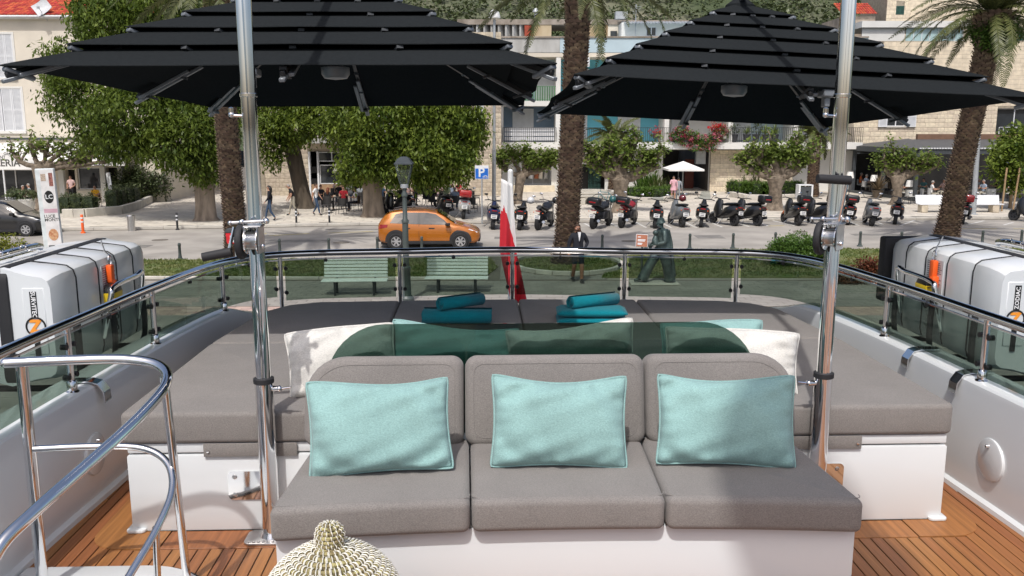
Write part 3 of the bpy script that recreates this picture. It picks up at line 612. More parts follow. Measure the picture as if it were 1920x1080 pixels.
# ---- tiered black umbrellas
M_DGREY = mat('dark_grey_webbing', (0.06, 0.065, 0.07), rough=0.8)
def umbrella(label, c, rx, ry, w, d, px, s):
    t = thing('umbrella', label, 'umbrella', c, True, group='black tiered umbrellas', local=True)
    t.rotation_euler = (Matrix.Rotation(YAW, 4, 'Z') @ Matrix.Rotation(ry, 4, 'Y') @ Matrix.Rotation(rx, 4, 'X')).to_euler()
    ss = [1.0, 0.845, 0.69, 0.53, 0.37, 0.215]; zs = [0.0, 0.122, 0.236, 0.35, 0.463, 0.57]; nseg = 10
    def ringpt(sc, z, side, u, sag):
        # walk round the square: four sides, fabric sags between the eight rib ends
        k = abs(math.sin(u*2*math.pi)); dz = -sag*0 ; x, y = 0, 0; e = 1-0.022*sag*k
        a = -1+2*u
        if side == 0: x, y = a, -e
        elif side == 1: x, y = e, a
        elif side == 2: x, y = -a, e
        else: x, y = -e, -a
        return (x*sc*w/2, y*sc*d/2, z+0.012*sag*k*0)
    for i in range(6):
        s0 = ss[i]; s1 = (ss[i+1]-0.05) if i < 5 else 0.012; z0 = zs[i]
        slope = (zs[1]-zs[0])/(ss[0]-ss[1])*0.665; z1 = z0+(s0-s1)*slope if i < 5 else z0+0.11
        q = MB()
        for th in (0.0, 0.004):
            n0 = len(q.v); vs = []
            for r_ in range(4):
                f = r_/3; sc = s0+(s1-s0)*f; z = z0+(z1-z0)*f-th+0.010*math.sin(math.pi*f)*0
                for side in range(4):
                    for k in range(nseg): vs.append(ringpt(sc, z, side, k/nseg, 1.0 if r_ == 0 else 0.5))
            m_ = 4*nseg; fs = [(r_*m_+k, r_*m_+(k+1) % m_, (r_+1)*m_+(k+1) % m_, (r_+1)*m_+k) for r_ in range(3) for k in range(m_)]
            if th: fs = [f[::-1] for f in fs]
            q.add(vs, fs)
        m_ = 4*nseg; q.f += [(k, 4*m_+k, 4*m_+(k+1) % m_, (k+1) % m_) for k in range(m_)]
        tier = part(q, 'canopy_tier', M_CANOPY, t, 60)
        # pale pockets holding the rib ends
        for gx, gy in ((-1, -1), (1, -1), (1, 1), (-1, 1)):
            q = MB(); a = math.atan2(gy*d, gx*w); Mp = Matrix.Translation((gx*s0*w/2*0.985, gy*s0*d/2*0.985, z0-0.014)) @ Matrix.Rotation(a, 4, 'Z') @ Matrix.Rotation(R(-16), 4, 'Y')
            q.rbox(-0.13, 0.010, -0.019, 0.019, -0.014, 0.008, 0.008, 2, M=Mp); part(q, 'rib_pocket', M_ALU, tier, 40)
        for gx, gy in ((0, -1), (1, 0), (0, 1), (-1, 0), (-.5, -1), (.5, -1)):
            if abs(gx) == .5 and i == 0: continue
            q = MB(); a = math.atan2(gy*d, gx*w); Mp = Matrix.Translation((gx*s0*w/2*0.975, gy*s0*d/2*0.975, z0-0.011)) @ Matrix.Rotation(a, 4, 'Z') @ Matrix.Rotation(R(-16), 4, 'Y')
            q.box(-0.12, 0.0, -0.016, 0.016, -0.010, 0.004, M=Mp); part(q, 'rib_pocket', M_DGREY, tier)
    zt = zs[5]+0.09
    q = MB(); q.lathe([(0.10, zt-0.02), (0.10, zt+0.01), (0.05, zt+0.05), (0, zt+0.06)], n=16); part(q, 'crown', M_CANOPY, t, 40)
    q = MB(); q.lathe([(0.0, -0.085), (0.07, -0.075), (0.088, -0.05), (0.088, -0.01), (0.05, 0.0), (0.04, zt)], n=20, M=Matrix.Translation((0, 0, 0.15))); hub = part(q, 'hub', M_ALU, t, 40)
    for gx, gy in ((-1, -1), (0, -1), (1, -1), (1, 0), (1, 1), (0, 1), (-1, 1), (-1, 0)):
        e = Vector((gx*w/2*0.995, gy*d/2*0.995, -0.022)); h = Vector((0, 0, zt-0.03)); dv = e-h
        q = MB(); L = dv.length; Mr = Matrix.Translation(h) @ dv.to_track_quat('X', 'Z').to_matrix().to_4x4()
        q.rbox(0.02, L*0.995, -0.013, 0.013, -0.040, -0.012, 0.004, 1, M=Mr); rb = part(q, 'rib', M_BLACK, t, 40)
        # aluminium channels bracing the outer third, one under and one beside the rib
        for off, f0, f1, dz in ((0.0, 0.66, 1.0, -0.046), (0.034, 0.72, 0.97, -0.036)):
            o2 = h+dv*f0; pn = Vector((-dv.y, dv.x, 0)).normalized()*off
            q = MB(); Mc = Matrix.Translation(o2+pn+Vector((0, 0, dz))) @ dv.to_track_quat('X', 'Z').to_matrix().to_4x4(); q.rbox(0, L*(f1-f0), -0.014, 0.014, -0.014, 0.004, 0.003, 1, M=Mc); part(q, 'rib_channel', M_ALU, rb, 40)
    # inner lining added under the tiers to block light and keep the inside dark
    q = MB()
    for th in (0.0, 0.003): q.add([(-w*.425, -d*.425, .045-th), (w*.425, -d*.425, .045-th), (w*.425, d*.425, .045-th), (-w*.425, d*.425, .045-th), (0, 0, zt-.08-th)], [(0, 1, 4), (1, 2, 4), (2, 3, 4), (3, 0, 4)])
    part(q, 'lining', M_CANOPY, t)
    # bracket under the front edge, towards the post
    q = MB(); q.rbox(px-0.035, px+0.035, -d/2+0.02, -d/2+0.12, -0.05, -0.012, 0.006, 1); q.rbox(px-0.016, px+0.016, -d/2+0.05, -d/2+0.10, -0.10, -0.045, 0.005, 1); part(q, 'bracket', M_ALU, t, 40)
    # cantilever arm from the crown to the head of the post
    hd = (Matrix.Rotation(-rx, 4, 'X') @ Matrix.Rotation(-ry, 4, 'Y')) @ Vector((px_post(s)-c[0], 3.575-c[1], 2.93-c[2]))
    q = MB(); q.tube(spline([(0, 0, zt+0.03), hd*0.5+Vector((0, 0, 0.42)), hd], 8), 0.022, 10); part(q, 'arm', M_CHROME, t, True)
    return t
def px_post(s): return -0.912 if s < 0 else 1.455
umbrella('black tiered umbrella above the left half of the sun pad', (-0.90, 5.66, 1.96), R(-2.26), R(-0.32), 2.5, 3.08, -0.15, -1)
umbrella('black tiered umbrella above the right half of the sun pad', (1.727, 6.10, 1.872), R(-3.08), R(2.65), 2.5, 2.94, 0.10, 1)

# ---- stair rail on the left
sr = thing('stair_rail', 'curved polished steel hand rail around the stair opening, lower left', 'hand rail', (-1.4, 3.1, 0), True)
top = spline([(-1.70, 3.10, 0.915), (-1.50, 3.14, 0.912), (-1.30, 3.17, 0.905), (-1.17, 3.14, 0.885), (-1.115, 3.03, 0.85), (-1.135, 2.82, 0.80), (-1.19, 2.58, 0.745), (-1.25, 2.34, 0.69), (-1.29, 2.22, 0.64), (-1.31, 2.14, 0.53), (-1.31, 2.12, 0.35)], 8)
q = MB(); q.tube(top, 0.0185, 14); q.ball((-1.70, 3.10, 0.915), 0.0185, 10, 6); part(q, 'top_rail', M_CHROME, sr, True)
mid = spline([(-1.645, 3.12, 0.583), (-1.45, 3.16, 0.575), (-1.28, 3.19, 0.555), (-1.175, 3.15, 0.51), (-1.13, 3.05, 0.44), (-1.14, 2.90, 0.36), (-1.18, 2.70, 0.265), (-1.22, 2.5, 0.17)], 8)
q = MB(); q.tube(mid, 0.0135, 12); part(q, 'middle_rail', M_CHROME, sr, True)
for a, b, r_ in (((-1.668, 3.13, -0.05), (-1.655, 3.12, 0.90), 0.021), ((-1.15, 3.20, -0.05), (-1.145, 3.10, 0.86), 0.0155), ((-1.195, 2.97, -0.35), (-1.15, 2.93, 0.36), 0.0125), ((-1.255, 2.72, -0.5), (-1.185, 2.68, 0.25), 0.0125)):
    q = MB(); q.cyl(a, b, r_, n=14); part(q, 'post', M_CHROME, sr, True)
# stair opening coaming let into the deck
q = MB(); outer = rrect(-1.83, -1.02, 1.3, 3.33, 0, 10, [0.1, 0.1, 0.32, 0.02]); q.prism(outer, -0.005, 0.004)
so_ = thing('stair_hatch', 'white coaming with black seal around the stair opening in the deck', 'hatch', (-1.4, 2.6, 0), True); part(q, 'seal', M_RUBBER, so_)
q = MB(); q.prism(rrect(-1.82, -1.035, 1.32, 3.315, 0, 10, [0.1, 0.1, 0.31, 0.02]), 0.0, 0.016, 0.005, 2); part(q, 'coaming', M_WHITE, so_, 40)
q = MB(); q.prism(rrect(-1.70, -1.2, 1.5, 2.75, 0.1), 0.0165, 0.018); part(q, 'opening', M_BLACK, so_)
lk = thing('stair_door', 'white rounded stair door with a black seal at the left edge of the picture', 'door', (-1.8, 2.35, 0), True)
ol = rrect(-2.25, -1.555, 0.0, 0.66, 0, 14, [0.02, 0.05, 0.30, 0.1]); Md = Matrix.Translation((0, 2.40, 0)) @ Matrix.Rotation(R(90), 4, 'X')
q = MB(); q.prism(ol, -0.10, 0.0, 0.03, 3, M=Md); part(q, 'panel', M_WHITE, lk, 40)
q = MB(); ring = rrect(-2.15, -1.61, 0.14, 0.585, 0, 12, [0.12, 0.16, 0.2, 0.1]); q.tube([Md @ Vector((x, z, 0.002)) for x, z in ring], 0.0075, 8, closed=True); part(q, 'seal', M_RUBBER, lk, True)

# ---- life raft canisters on their cradles
M_RAFT = mat('raft_grp', (0.66, 0.68, 0.69), rough=0.30, var=0.04, scale=3, coat=0.2)
def raft(s, label, brand):
    xi = -2.085 if s < 0 else 2.615                # inboard face
    t = thing('life_raft_canister', label, 'life raft', (xi+s*0.25, 4.9, 0.44), True, group='life raft canisters')
    y0, y1 = 4.30, 5.50; z0, z1 = 0.47, 1.065; TH = 0.25
    # each half is a lofted shell along y, flaring towards the seam
    def half_shell(xin, xseam):
        q = MB(); st = [0, .03, .09, .18, .2, .22, .4, .42, .44, .60, .62, .64, .80, .82, .84, .93, .98, 1.0]
        rows = []
        for f in st:
            e = 1.0
            if f < .09: e = 1-((.09-f)/.09)**2*.09
            if f > .93: e = 1-((f-.93)/.07)**2*.09
            if any(abs(f-g) < .001 for g in (.2, .42, .62, .82)): e -= 0.022
            y = y0+(y1-y0)*f; cz = (z0+z1)/2; hz = (z1-z0)/2; dx = (xin-xseam)
            r_ = []
            for u, v in ((0, 1.0), (0.55, 1.0), (0.84, .985), (0.955, .92), (1.0, .78), (1.0, 0), (1.0, -.78), (0.955, -.92), (0.84, -.985), (.55, -1.0), (0, -1.0)):
                r_.append((xseam+dx*u*(e if u > .5 else 1), y, cz+hz*v*(0.93+.07*(1-u))*(e if abs(v) > .5 and u > .1 else 1)))
            rows.append(r_)
        k = len(rows[0]); vs = [p for r_ in rows for p in r_]
        fs = [(i*k+j, i*k+j+1, (i+1)*k+j+1, (i+1)*k+j) for i in range(len(rows)-1) for j in range(k-1)]
        fs += [tuple(range(k)), tuple((len(rows)-1)*k+j for j in range(k-1, -1, -1))]
        if s > 0: fs = [f[::-1] for f in fs]
        q.add(vs, fs); return q
    xs_ = xi+s*TH; hi_ = part(half_shell(xi, xs_), 'inner_shell', M_RAFT, t, 35); part(half_shell(xi+s*2*TH, xs_+s*0.001), 'outer_shell', M_RAFT, t, 35)
    q = MB(); cz = (z0+z1)/2; hz = (z1-z0)/2+0.008
    ring = rrect(y0-0.014, y1+0.014, z0-0.01, z1+0.003, 0.07, 5)
    q.prism(ring, -0.03, 0.03, 0.008, 2, M=Matrix.Translation((xs_, 0, 0)) @ Matrix(((0, 0, 1, 0), (1, 0, 0, 0), (0, 1, 0, 0), (0, 0, 0, 1)))); part(q, 'seam_band', M_RUBBER, t, 40)
    for f in (.2, .42, .62, .82):
        y = y0+(y1-y0)*f; q = MB(); pts = []
        for u, v in ((0, 1.0), (0.55, 1.0), (0.84, .985), (0.955, .92), (1.0, .78), (1.0, 0), (1.0, -.78), (0.955, -.92)):
            pts.append((xs_+(xi-xs_)*u*(0.978 if u > .5 else 1), y, cz+(z1-z0)/2*v*(0.93+.07*(1-u))*(0.982 if abs(v) > .5 and u > .1 else 1)))
        q.tube(pts, 0.0065, 6); part(q, 'strap', M_RUBBER, t, True)
    # brand label on the end facing forward: black strip, orange Z in a ring
    Ml = Matrix.Translation((xi+s*0.095, y0+0.008, 0)) @ Matrix.Rotation(R(90), 4, 'X')
    ex = Matrix.Translation((xi+s*0.105, y0-0.0045, 0.0))
    tilt = Matrix.Rotation(R(8*s), 4, 'Y')
    zc = 0.72
    pl = MB(); pl.rbox(-0.055, 0.055, -0.003, 0.02, -0.17, 0.17, 0.006, 1, M=Matrix.Translation((xi+s*0.105, y0-0.001, 0.80))); lb = part(pl, 'label_panel', M_RAFT, t, 40)
    q = MB(); q.box(-0.016, 0.016, -0.001, 0.001, -0.065, 0.065, M=Matrix.Translation((xi+s*0.105, y0-0.0055, 0.885))); part(q, 'name_strip', M_BLACK, lb)
    q = text_mb(brand, 0.030, 0.0004, 0.0005); xf(q, Matrix.Translation((xi+s*0.105, y0-0.0072, 0.885)) @ FACE @ Matrix.Rotation(R(-90 if s < 0 else 90), 4, 'Z')); part(q, 'lettering', mat('white_print', (0.85, 0.85, 0.85), var=0.02), lb)
    q = MB(); q.tube([Vector((xi+s*0.105+0.046*math.cos(a), y0-0.006, 0.775+0.046*math.sin(a))) for a in [k*math.pi/16 for k in range(32)]], 0.0045, 6, closed=True); part(q, 'emblem_ring', M_BLACK, lb, True)
    q = text_mb('Z', 0.085, 0.0004, 0.004); xf(q, Matrix.Translation((xi+s*0.105, y0-0.0066, 0.775)) @ FACE); part(q, 'emblem', mat('orange_print', (0.85, 0.30, 0.03), var=0.03), lb)
    q = MB(); q.box(-0.014, 0.014, -0.001, 0.001, -0.06, 0.06, M=Matrix.Translation((xi+s*0.105, y0-0.0055, 0.665))); part(q, 'name_strip', M_BLACK, lb)
    # instruction notice on the inboard face
    xn = xi-s*0.0025; My = Matrix.Translation((xn, y0+(y1-y0)*.52, .84)) @ Matrix.Rotation(R(90*s*-1), 4, 'Z')
    q = MB(); q.box(-0.095, 0.095, -0.0015, 0.0015, -0.15, 0.15, M=My); nt_ = part(q, 'notice', mat('pale_notice', (0.60, 0.61, 0.62), var=0.03), t)
    q = MB(); g = random.Random(5)
    for k in range(22):
        z = 0.13-0.012*k; L = g.uniform(0.05, 0.085)*2; q.box(-0.085, -0.085+L, -0.0025, -0.0018, z, z+0.005, M=My)
    part(q, 'small_print', mat('faded_red_print', (0.34, 0.14, 0.15), var=0.2) if s < 0 else mat('grey_print', (0.2, 0.2, 0.21)), nt_)
    q = MB(); q.tube([My @ Vector((0.028*math.cos(a)-0.06, -0.003, -0.12+0.028*math.sin(a))) for a in [k*math.pi/10 for k in range(20)]], 0.004, 5, closed=True); part(q, 'emblem_ring', M_BLACK, nt_, True)
    # hydrostatic release: lanyard, orange shackle, yellow and black unit
    Mh = Matrix.Translation((xi-s*0.02, y0+(y1-y0)*(.50), -.115)) @ Matrix.Scale(1.18, 4) @ Matrix.Rotation(R(90*s*-1), 4, 'Z')
    hr = MB(); hr.tube([Mh @ Vector(p) for p in ((0.0, .03, 1.05), (-0.01, 0.012, 1.0), (0.005, -0.004, 0.975))], 0.004, 6); part(hr, 'lanyard', M_STEEL, t, True)
    q = MB(); q.tube([Mh @ Vector((0.016*math.cos(a), -0.004, 0.955+0.026*math.sin(a))) for a in [k*math.pi/8 for k in range(16)]], 0.004, 6, closed=True); part(q, 'shackle', M_CHROME, t, True)
    q = MB(); q.rbox(-0.02, 0.02, -0.016, 0.012, 0.85, 0.935, 0.008, 2, M=Mh); q.rbox(-0.005, 0.035, -0.018, 0.014, 0.80, 0.86, 0.008, 2, M=Mh); rel = part(q, 'release_hook', mat('safety_orange', (0.85, 0.12, 0.015), rough=0.4), t, 40)
    q = MB(); pts = [(0.055*math.cos(a), 0.05*math.sin(a)*1.0) for a in [math.pi*k/10 for k in range(11)]]
    q.prism(pts, -0.022, 0.022, 0.004, 2, M=Mh @ Matrix.Translation((-0.03, -0.02, 0.80)) @ Matrix.Rotation(R(90), 4, 'X')); part(q, 'release_cap', M_BLACK, t, 40)
    q = MB(); q.prism([(-.058, -.03), (.05, -.03), (.055, 0.012), (-.058, 0.012)], -0.024, 0.024, 0.005, 2, M=Mh @ Matrix.Translation((-0.03, -0.02, 0.80)) @ Matrix.Rotation(R(90), 4, 'X')); part(q, 'release_unit', mat('safety_yellow', (0.75, 0.52, 0.02), rough=0.4), t, 40)
    q = MB()
    for k in range(7):
        c = Vector((0.01-0.004*k+0.012*(k % 2), -0.012, 0.77-0.026*k)); q.tube([Mh @ (c+Vector((0.011*math.cos(a), 0.004*math.sin(a*2), 0.018*math.sin(a)))) for a in [j*math.pi/6 for j in range(12)]], 0.0038, 5, closed=True)
    part(q, 'chain', M_STEEL if s > 0 else M_BLACK, t, True)
    # cradle: chrome hoops above and below, dark feet
    cr_ = thing('raft_cradle', 'tubular cradle holding the life raft canister outside the %s railing' % ('left' if s < 0 else 'right'), 'cradle', (xi+s*0.2, 4.9, 0.3), True, group='life raft cradles')
    xo = xi+s*0.40
    q = MB(); q.tube(spline([(xo, 4.15, 0.5), (xo, 4.15, 1.02), (xo-s*0.02, 4.2, 1.085), (xo-s*.05, 4.35, 1.10), (xo-s*.05, 4.80, 1.10), (xo-s*.04, 4.93, 1.085)], 6), 0.02, 10); part(q, 'upper_hoop', M_CHROME, cr_, True)
    q = MB(); g = random.Random(3)
    for k in range(16):
        c = Vector((xo-s*.06+g.uniform(-.015, .015), 4.45+0.024*k, 1.10+g.uniform(-.004, .02))); a = g.uniform(0, 3)
        q.tube([c+Vector((0.013*math.cos(b)*math.cos(a), 0.013*math.cos(b)*math.sin(a), 0.008*math.sin(b))) for b in [j*math.pi/4 for j in range(8)]], 0.003, 4, closed=True)
    part(q, 'lashing_chain', M_CHROME, cr_, True)
    xin = xi-s*0.055
    q = MB(); q.tube(spline([(xin+s*.05, 4.78, 0.60), (xin-s*0.0, 4.80, 0.82), (xin, 4.85, 0.872), (xin, 5.15, 0.878), (xin, 5.26, 0.868), (xin+s*.05, 5.28, 0.6)], 6), 0.0165, 10); part(q, 'inner_hoop', M_CHROME, cr_, True)
    for yy in (4.42, 4.86, 5.30):
        q = MB(); q.tube(spline([(xi-s*0.03, yy, 0.80), (xi-s*0.035, yy, 0.55), (xi+s*0.0, yy, 0.445), (xi+s*0.12, yy, 0.425), (xi+s*0.5, yy, 0.425)], 6), 0.017, 8); part(q, 'cradle_arm', M_RUBBER, cr_, True)
    for yy in (4.5, 5.2):
        q = MB(); q.rbox(xi+s*0.05-0.03, xi+s*0.05+0.03, yy-0.03, yy+0.03, -0.1, 0.41, 0.006, 1); part(q, 'foot', M_RUBBER, cr_, 40)
    if s > 0:
        q = MB(); q.rbox(xi-0.02, xi+0.38, 5.53, 5.62, 0.62, 1.04, 0.015, 2); part(q, 'end_pad', M_RUBBER, cr_, 40)
raft(-1, 'pale grey life raft canister with black straps outside the left railing', 'SURVITEC')
raft(1, 'pale grey life raft canister with black straps outside the right railing', 'ZODIAC')

# ---- woven seagrass basket in front of the sofa
bk = thing('seagrass_basket', 'woven seagrass basket with knobbed lid in front of the sofa', 'basket', (-0.433, 2.33, 0), True)
M_GRASS = mat('seagrass', (0.30, 0.255, 0.12), rough=0.75, var=0.35, scale=30, irand=0.3, bump=0.4, bscale=120)
M_STITCH = mat('white_raffia', (0.74, 0.72, 0.64), rough=0.6, var=0.08, irand=0.1)
cx, cy = -0.433, 2.33
def bprof(u):
    # lid from the top of the knob down over the shoulder, then the basket wall
    P = [(0.006, 0.645), (0.022, 0.642), (0.033, 0.63), (0.036, 0.615), (0.035, 0.60), (0.034, 0.585), (0.038, 0.572), (0.062, 0.563), (0.086, 0.554), (0.109, 0.542), (0.129, 0.528), (0.146, 0.512), (0.161, 0.494), (0.174, 0.474), (0.183, 0.453), (0.189, 0.431), (0.191, 0.410), (0.190, 0.388)]
    f = u*(len(P)-1); i = min(int(f), len(P)-2); f -= i; return P[i][0]*(1-f)+P[i+1][0]*f, P[i][1]*(1-f)+P[i+1][1]*f
q = MB(); qs = MB(); nc = 21; grb = random.Random(4)
core = MB(); core.lathe([(max(0.001, bprof(k/30)[0]-0.007), bprof(k/30)[1]-0.004) for k in range(31)]+[(0.175, 0.39), (0.17, 0.01), (0, 0.0)], (cx, cy, 0), 40); part(core, 'lining', mat('seagrass_inside', (0.12, 0.09, 0.04)), bk, True)
for k in range(nc):
    r, z = bprof((k+0.5)/nc); cr0 = 0.0062 if k < 7 else 0.0098; n = max(10, int(2*math.pi*r/0.012))
    # coil broken into short bundles between stitches
    for j in range(n):
        a0 = 2*math.pi*j/n; a1 = 2*math.pi*(j+1)/n; bul = cr0*grb.uniform(0.88, 1.1)
        pts = [(cx+r*math.cos(a0+(a1-a0)*t), cy+r*math.sin(a0+(a1-a0)*t), z) for t in (0.0, 0.25, 0.5, 0.75, 1.0)]
        q.tube(pts, bul, 6, rs=[bul*.72, bul*.97, bul, bul*.97, bul*.72])
    n2 = max(9, int(2*math.pi*r/0.0125)); r0, z0 = bprof(max(0, (k-0.05)/nc)); r1, z1 = bprof(min(1, (k+1.08)/nc)); nr = Vector((z0-z1, r1-r0)).normalized()
    for j in range(n2):
        a = 2*math.pi*(j+0.5*(k % 2)+grb.uniform(-.14, .14))/n2; da = grb.uniform(0.10, 0.3)*0.012/max(r, .01)
        pts = []
        for t in range(5):
            f = t/4; rr = r0+(r1-r0)*f; zz = z0+(z1-z0)*f; h = (cr0+0.0022)*math.sin(math.pi*(0.12+0.76*f)); aa = a+da*(f-.5)
            pts.append((cx+(rr+nr.x*h)*math.cos(aa), cy+(rr+nr.x*h)*math.sin(aa), zz+nr.y*h))
        qs.tube(pts, 0.0014, 4, caps=False)
        if j % 2 == 0 and k > 6:
            pts2 = [(p[0]+0.0032*math.sin(a), p[1]-0.0032*math.cos(a), p[2]) for p in pts]; qs.tube(pts2, 0.0013, 4, caps=False)
part(q, 'coils', M_GRASS, bk, True, kind='stuff'); part(qs, 'stitching', M_STITCH, bk, True, kind='stuff')
q = MB()
for k in range(19):
    z = 0.375-0.02*k; q.tube([(cx+0.185*math.cos(a), cy+0.185*math.sin(a), z) for a in [j*math.pi/24 for j in range(48)]], 0.0105, 6, closed=True)
part(q, 'wall_coils', M_GRASS, bk, True)

# ---- unseen mast added behind the camera to cast shadow on the right of the sofa
ra = thing('shadow_mast', 'unseen white mast with dome, added to shadow the right of the sofa', 'mast', (-0.25, -0.95, 0), True)
q = MB(); q.tube([(0.15, -1.15, 0), (0.15, -0.95, 3.5), (0.2, -0.5, 6.0)], 0.2, 14, rs=[0.24, 0.17, 0.11]); part(q, 'column', M_WHITE, ra, True)
q = MB(); q.rbox(0.05, 0.75, -0.65, -0.30, 5.6, 5.72, 0.04, 2); part(q, 'spreader', M_WHITE, ra, 40)
for dx, r_ in ((0.36, 0.40),):
    q = MB(); q.lathe([(0.1, 5.72), (r_, 5.80), (r_*1.02, 6.05), (r_*.85, 6.35), (r_*.4, 6.52), (0, 6.56)], (dx, -0.45, 0), 24); part(q, 'dome', M_WHITE, ra, True)
# ================================================================== THE QUAY AND THE TOWN (world coordinates, metres; y away from the yacht)
def sheet(name, pts, z, m, kind='structure', thick=0.0):
    q = MB(); 
    if thick: q.prism([(p[0], p[1]) for p in pts], z-thick, z)
    else: q.add([(p[0], p[1], z) for p in pts], [tuple(range(len(pts)))])
    o = link(name, q.mesh(name, m)); tag(o, kind=kind); return o
M_GROUND = mat('pale_ground', (0.30, 0.27, 0.23), rough=0.9, var=0.15, scale=0.4)
M_ASPH = mat('worn_asphalt', (0.345, 0.318, 0.28), rough=0.92, var=0.24, scale=0.55, bump=0.15, bscale=40, detail=10, lo=0.3, hi=0.7)
M_PAVE = mat('limestone_paving', (0.27, 0.25, 0.22), rough=0.75, var=0.14, scale=1.2, orand=0.10, irand=0.10, bump=0.1, bscale=20)
M_PINK = mat('pink_paver', (0.46, 0.33, 0.275), rough=0.8, var=0.15, scale=2.0, orand=0.16, irand=0.16, bump=0.1, bscale=20)
M_JOINT = mat('paving_joint', (0.16, 0.14, 0.115), rough=0.95, var=0.2, scale=3)
M_KERB = mat('kerb_stone', (0.50, 0.47, 0.41), rough=0.8, var=0.12, scale=2, orand=0.08)
M_LINE = mat('white_road_paint', (0.55, 0.54, 0.51), rough=0.8, var=0.25, scale=6, lo=0.3, hi=0.6)
M_LAWN = mat('lawn', (0.085, 0.125, 0.03), rough=0.95, col2=(0.21, 0.19, 0.085), scale=0.9, detail=10, bump=0.6, bscale=30, lo=0.35, hi=0.75)
M_SEA = mat('harbour_water', (0.02, 0.06, 0.06), rough=0.08, var=0.2, scale=1, bump=0.3, bscale=3)
sheet('sea', [(-900, -900), (900, -900), (900, 14), (-900, 14)], -1.2, M_SEA)
sheet('ground', [(-900, 11.5), (900, 11.5), (900, 900), (-900, 900)], -0.012, M_GROUND)
q = MB(); q.box(-400, 400, 11.0, 11.5, -1.8, -0.012); o = link('quay_wall', q.mesh('quay_wall', M_KERB)); tag(o, 'pale stone quay wall at the edge of the harbour', 'wall')

# quay paving seen through the tinted glass
qp = sheet('quay_paving', [(-60, 11.5), (60, 11.5), (60, 27.6), (-60, 27.6)], -0.006, M_JOINT)
slab_me = {}
def slabs(parent, rects, w, d, m, name, budget, h=0.012, seed=1, z=0.0, gap=0.012, bond=0.5, skip=None):
    """paving stones in courses: the nearest visible ones as objects, the rest joined into one part"""
    g = random.Random(seed); cells = []
    for x0, x1, y0, y1 in rects:
        ny = int(round((y1-y0)/d)); 
        for j in range(ny):
            off = (j % 2)*bond*w; x = x0-off
            while x < x1-1e-6:
                a = max(x, x0); b = min(x+w, x1)
                if b-a > 0.05: cells.append((a+gap/2, b-gap/2, y0+j*d+gap/2, y0+(j+1)*d-gap/2))
                x += w
    if skip: cells = [c for c in cells if not skip((c[0]+c[1])/2, (c[2]+c[3])/2)]
    def vis(c):
        return abs((c[0]+c[1])/2)/max(1, c[2])
    cells.sort(key=lambda c: (vis(c) > 0.60, c[2])); rest = MB(); n = 0
    for c in cells:
        dz = g.uniform(-0.002, 0.002); key = (round(c[1]-c[0], 2), round(c[3]-c[2], 2), m.name)
        if n < budget and vis(c) <= 0.60:
            if key not in slab_me:
                q = MB(); q.rbox(-key[0]/2, key[0]/2, -key[1]/2, key[1]/2, -h, 0, 0.004, 1); slab_me[key] = q.mesh(name, m)
            o = link(name, slab_me[key], parent); o.location = ((c[0]+c[1])/2, (c[2]+c[3])/2, z+dz); n += 1
        else: rest.box(c[0], c[1], c[2], c[3], z-h, z+dz)
    if rest.v: part(rest, name+'s', m, parent, kind='stuff')
slabs(qp, [(-22, 22, 22.3, 23.4)], 0.44, 0.22, M_PINK, 'paver', 300, seed=2)
slabs(qp, [(-26, 26, 11.7, 22.2)], 0.9, 0.6, M_PAVE, 'paving_slab', 240, seed=3)
slabs(qp, [(-26, 26, 23.5, 27.4)], 0.45, 0.3, M_PAVE, 'paving_brick', 240, seed=4)

# lawns with kerbs
def lawn(name, pts, label, z=0.03, blades=4000, dens=None):
    o = sheet(name, pts, z, M_LAWN, 'structure', 0.05)
    xs = [p[0] for p in pts]; ys = [p[1] for p in pts]; g = random.Random(len(pts)*7+int(xs[0])); q = MB()
    def inside(x, y):
        c = False; n = len(pts)
        for i in range(n):
            (x1, y1), (x2, y2) = pts[i], pts[i-1]
            if (y1 > y) != (y2 > y) and x < (x2-x1)*(y-y1)/(y2-y1)+x1: c = not c
        return c
    k = 0
    while k < blades:
        x = g.uniform(min(xs), max(xs)); y = g.uniform(min(ys), max(ys)); k += 1
        if not inside(x, y): continue
        for b in range(4):
            a = g.uniform(0, 6.28); h = g.uniform(0.03, 0.09); w = 0.02; dx, dy = math.cos(a)*w, math.sin(a)*w; lx, ly = g.uniform(-.05, .05), g.uniform(-.05, .05); xx = x+g.uniform(-.06, .06); yy = y+g.uniform(-.06, .06)
            q.add([(xx-dx, yy-dy, z), (xx+dx, yy+dy, z), (xx+lx, yy+ly, z+h)], [(0, 1, 2)])
    go = link('grass', q.mesh('grass', leafmat('grass_blades', (0.085, 0.14, 0.025), (0.23, 0.23, 0.08), 0.3))); tag(go, label, 'grass', kind='stuff'); return o
LA = [(-26, 28.2), (-1.2, 27.8), (-0.8, 28.4), (-0.5, 30.0), (-0.8, 32.2), (-14.0, 31.6), (-26, 30.8)]
LB = [(2.9, 28.0), (30, 28.0), (30, 35.2), (5.0, 34.2), (3.9, 31.5)]
lawn('lawn', LA, 'short patchy grass on the lawn behind the two benches', blades=9000)
lawn('lawn', LB, 'short patchy grass on the lawn around the statue and the bush', blades=11000)
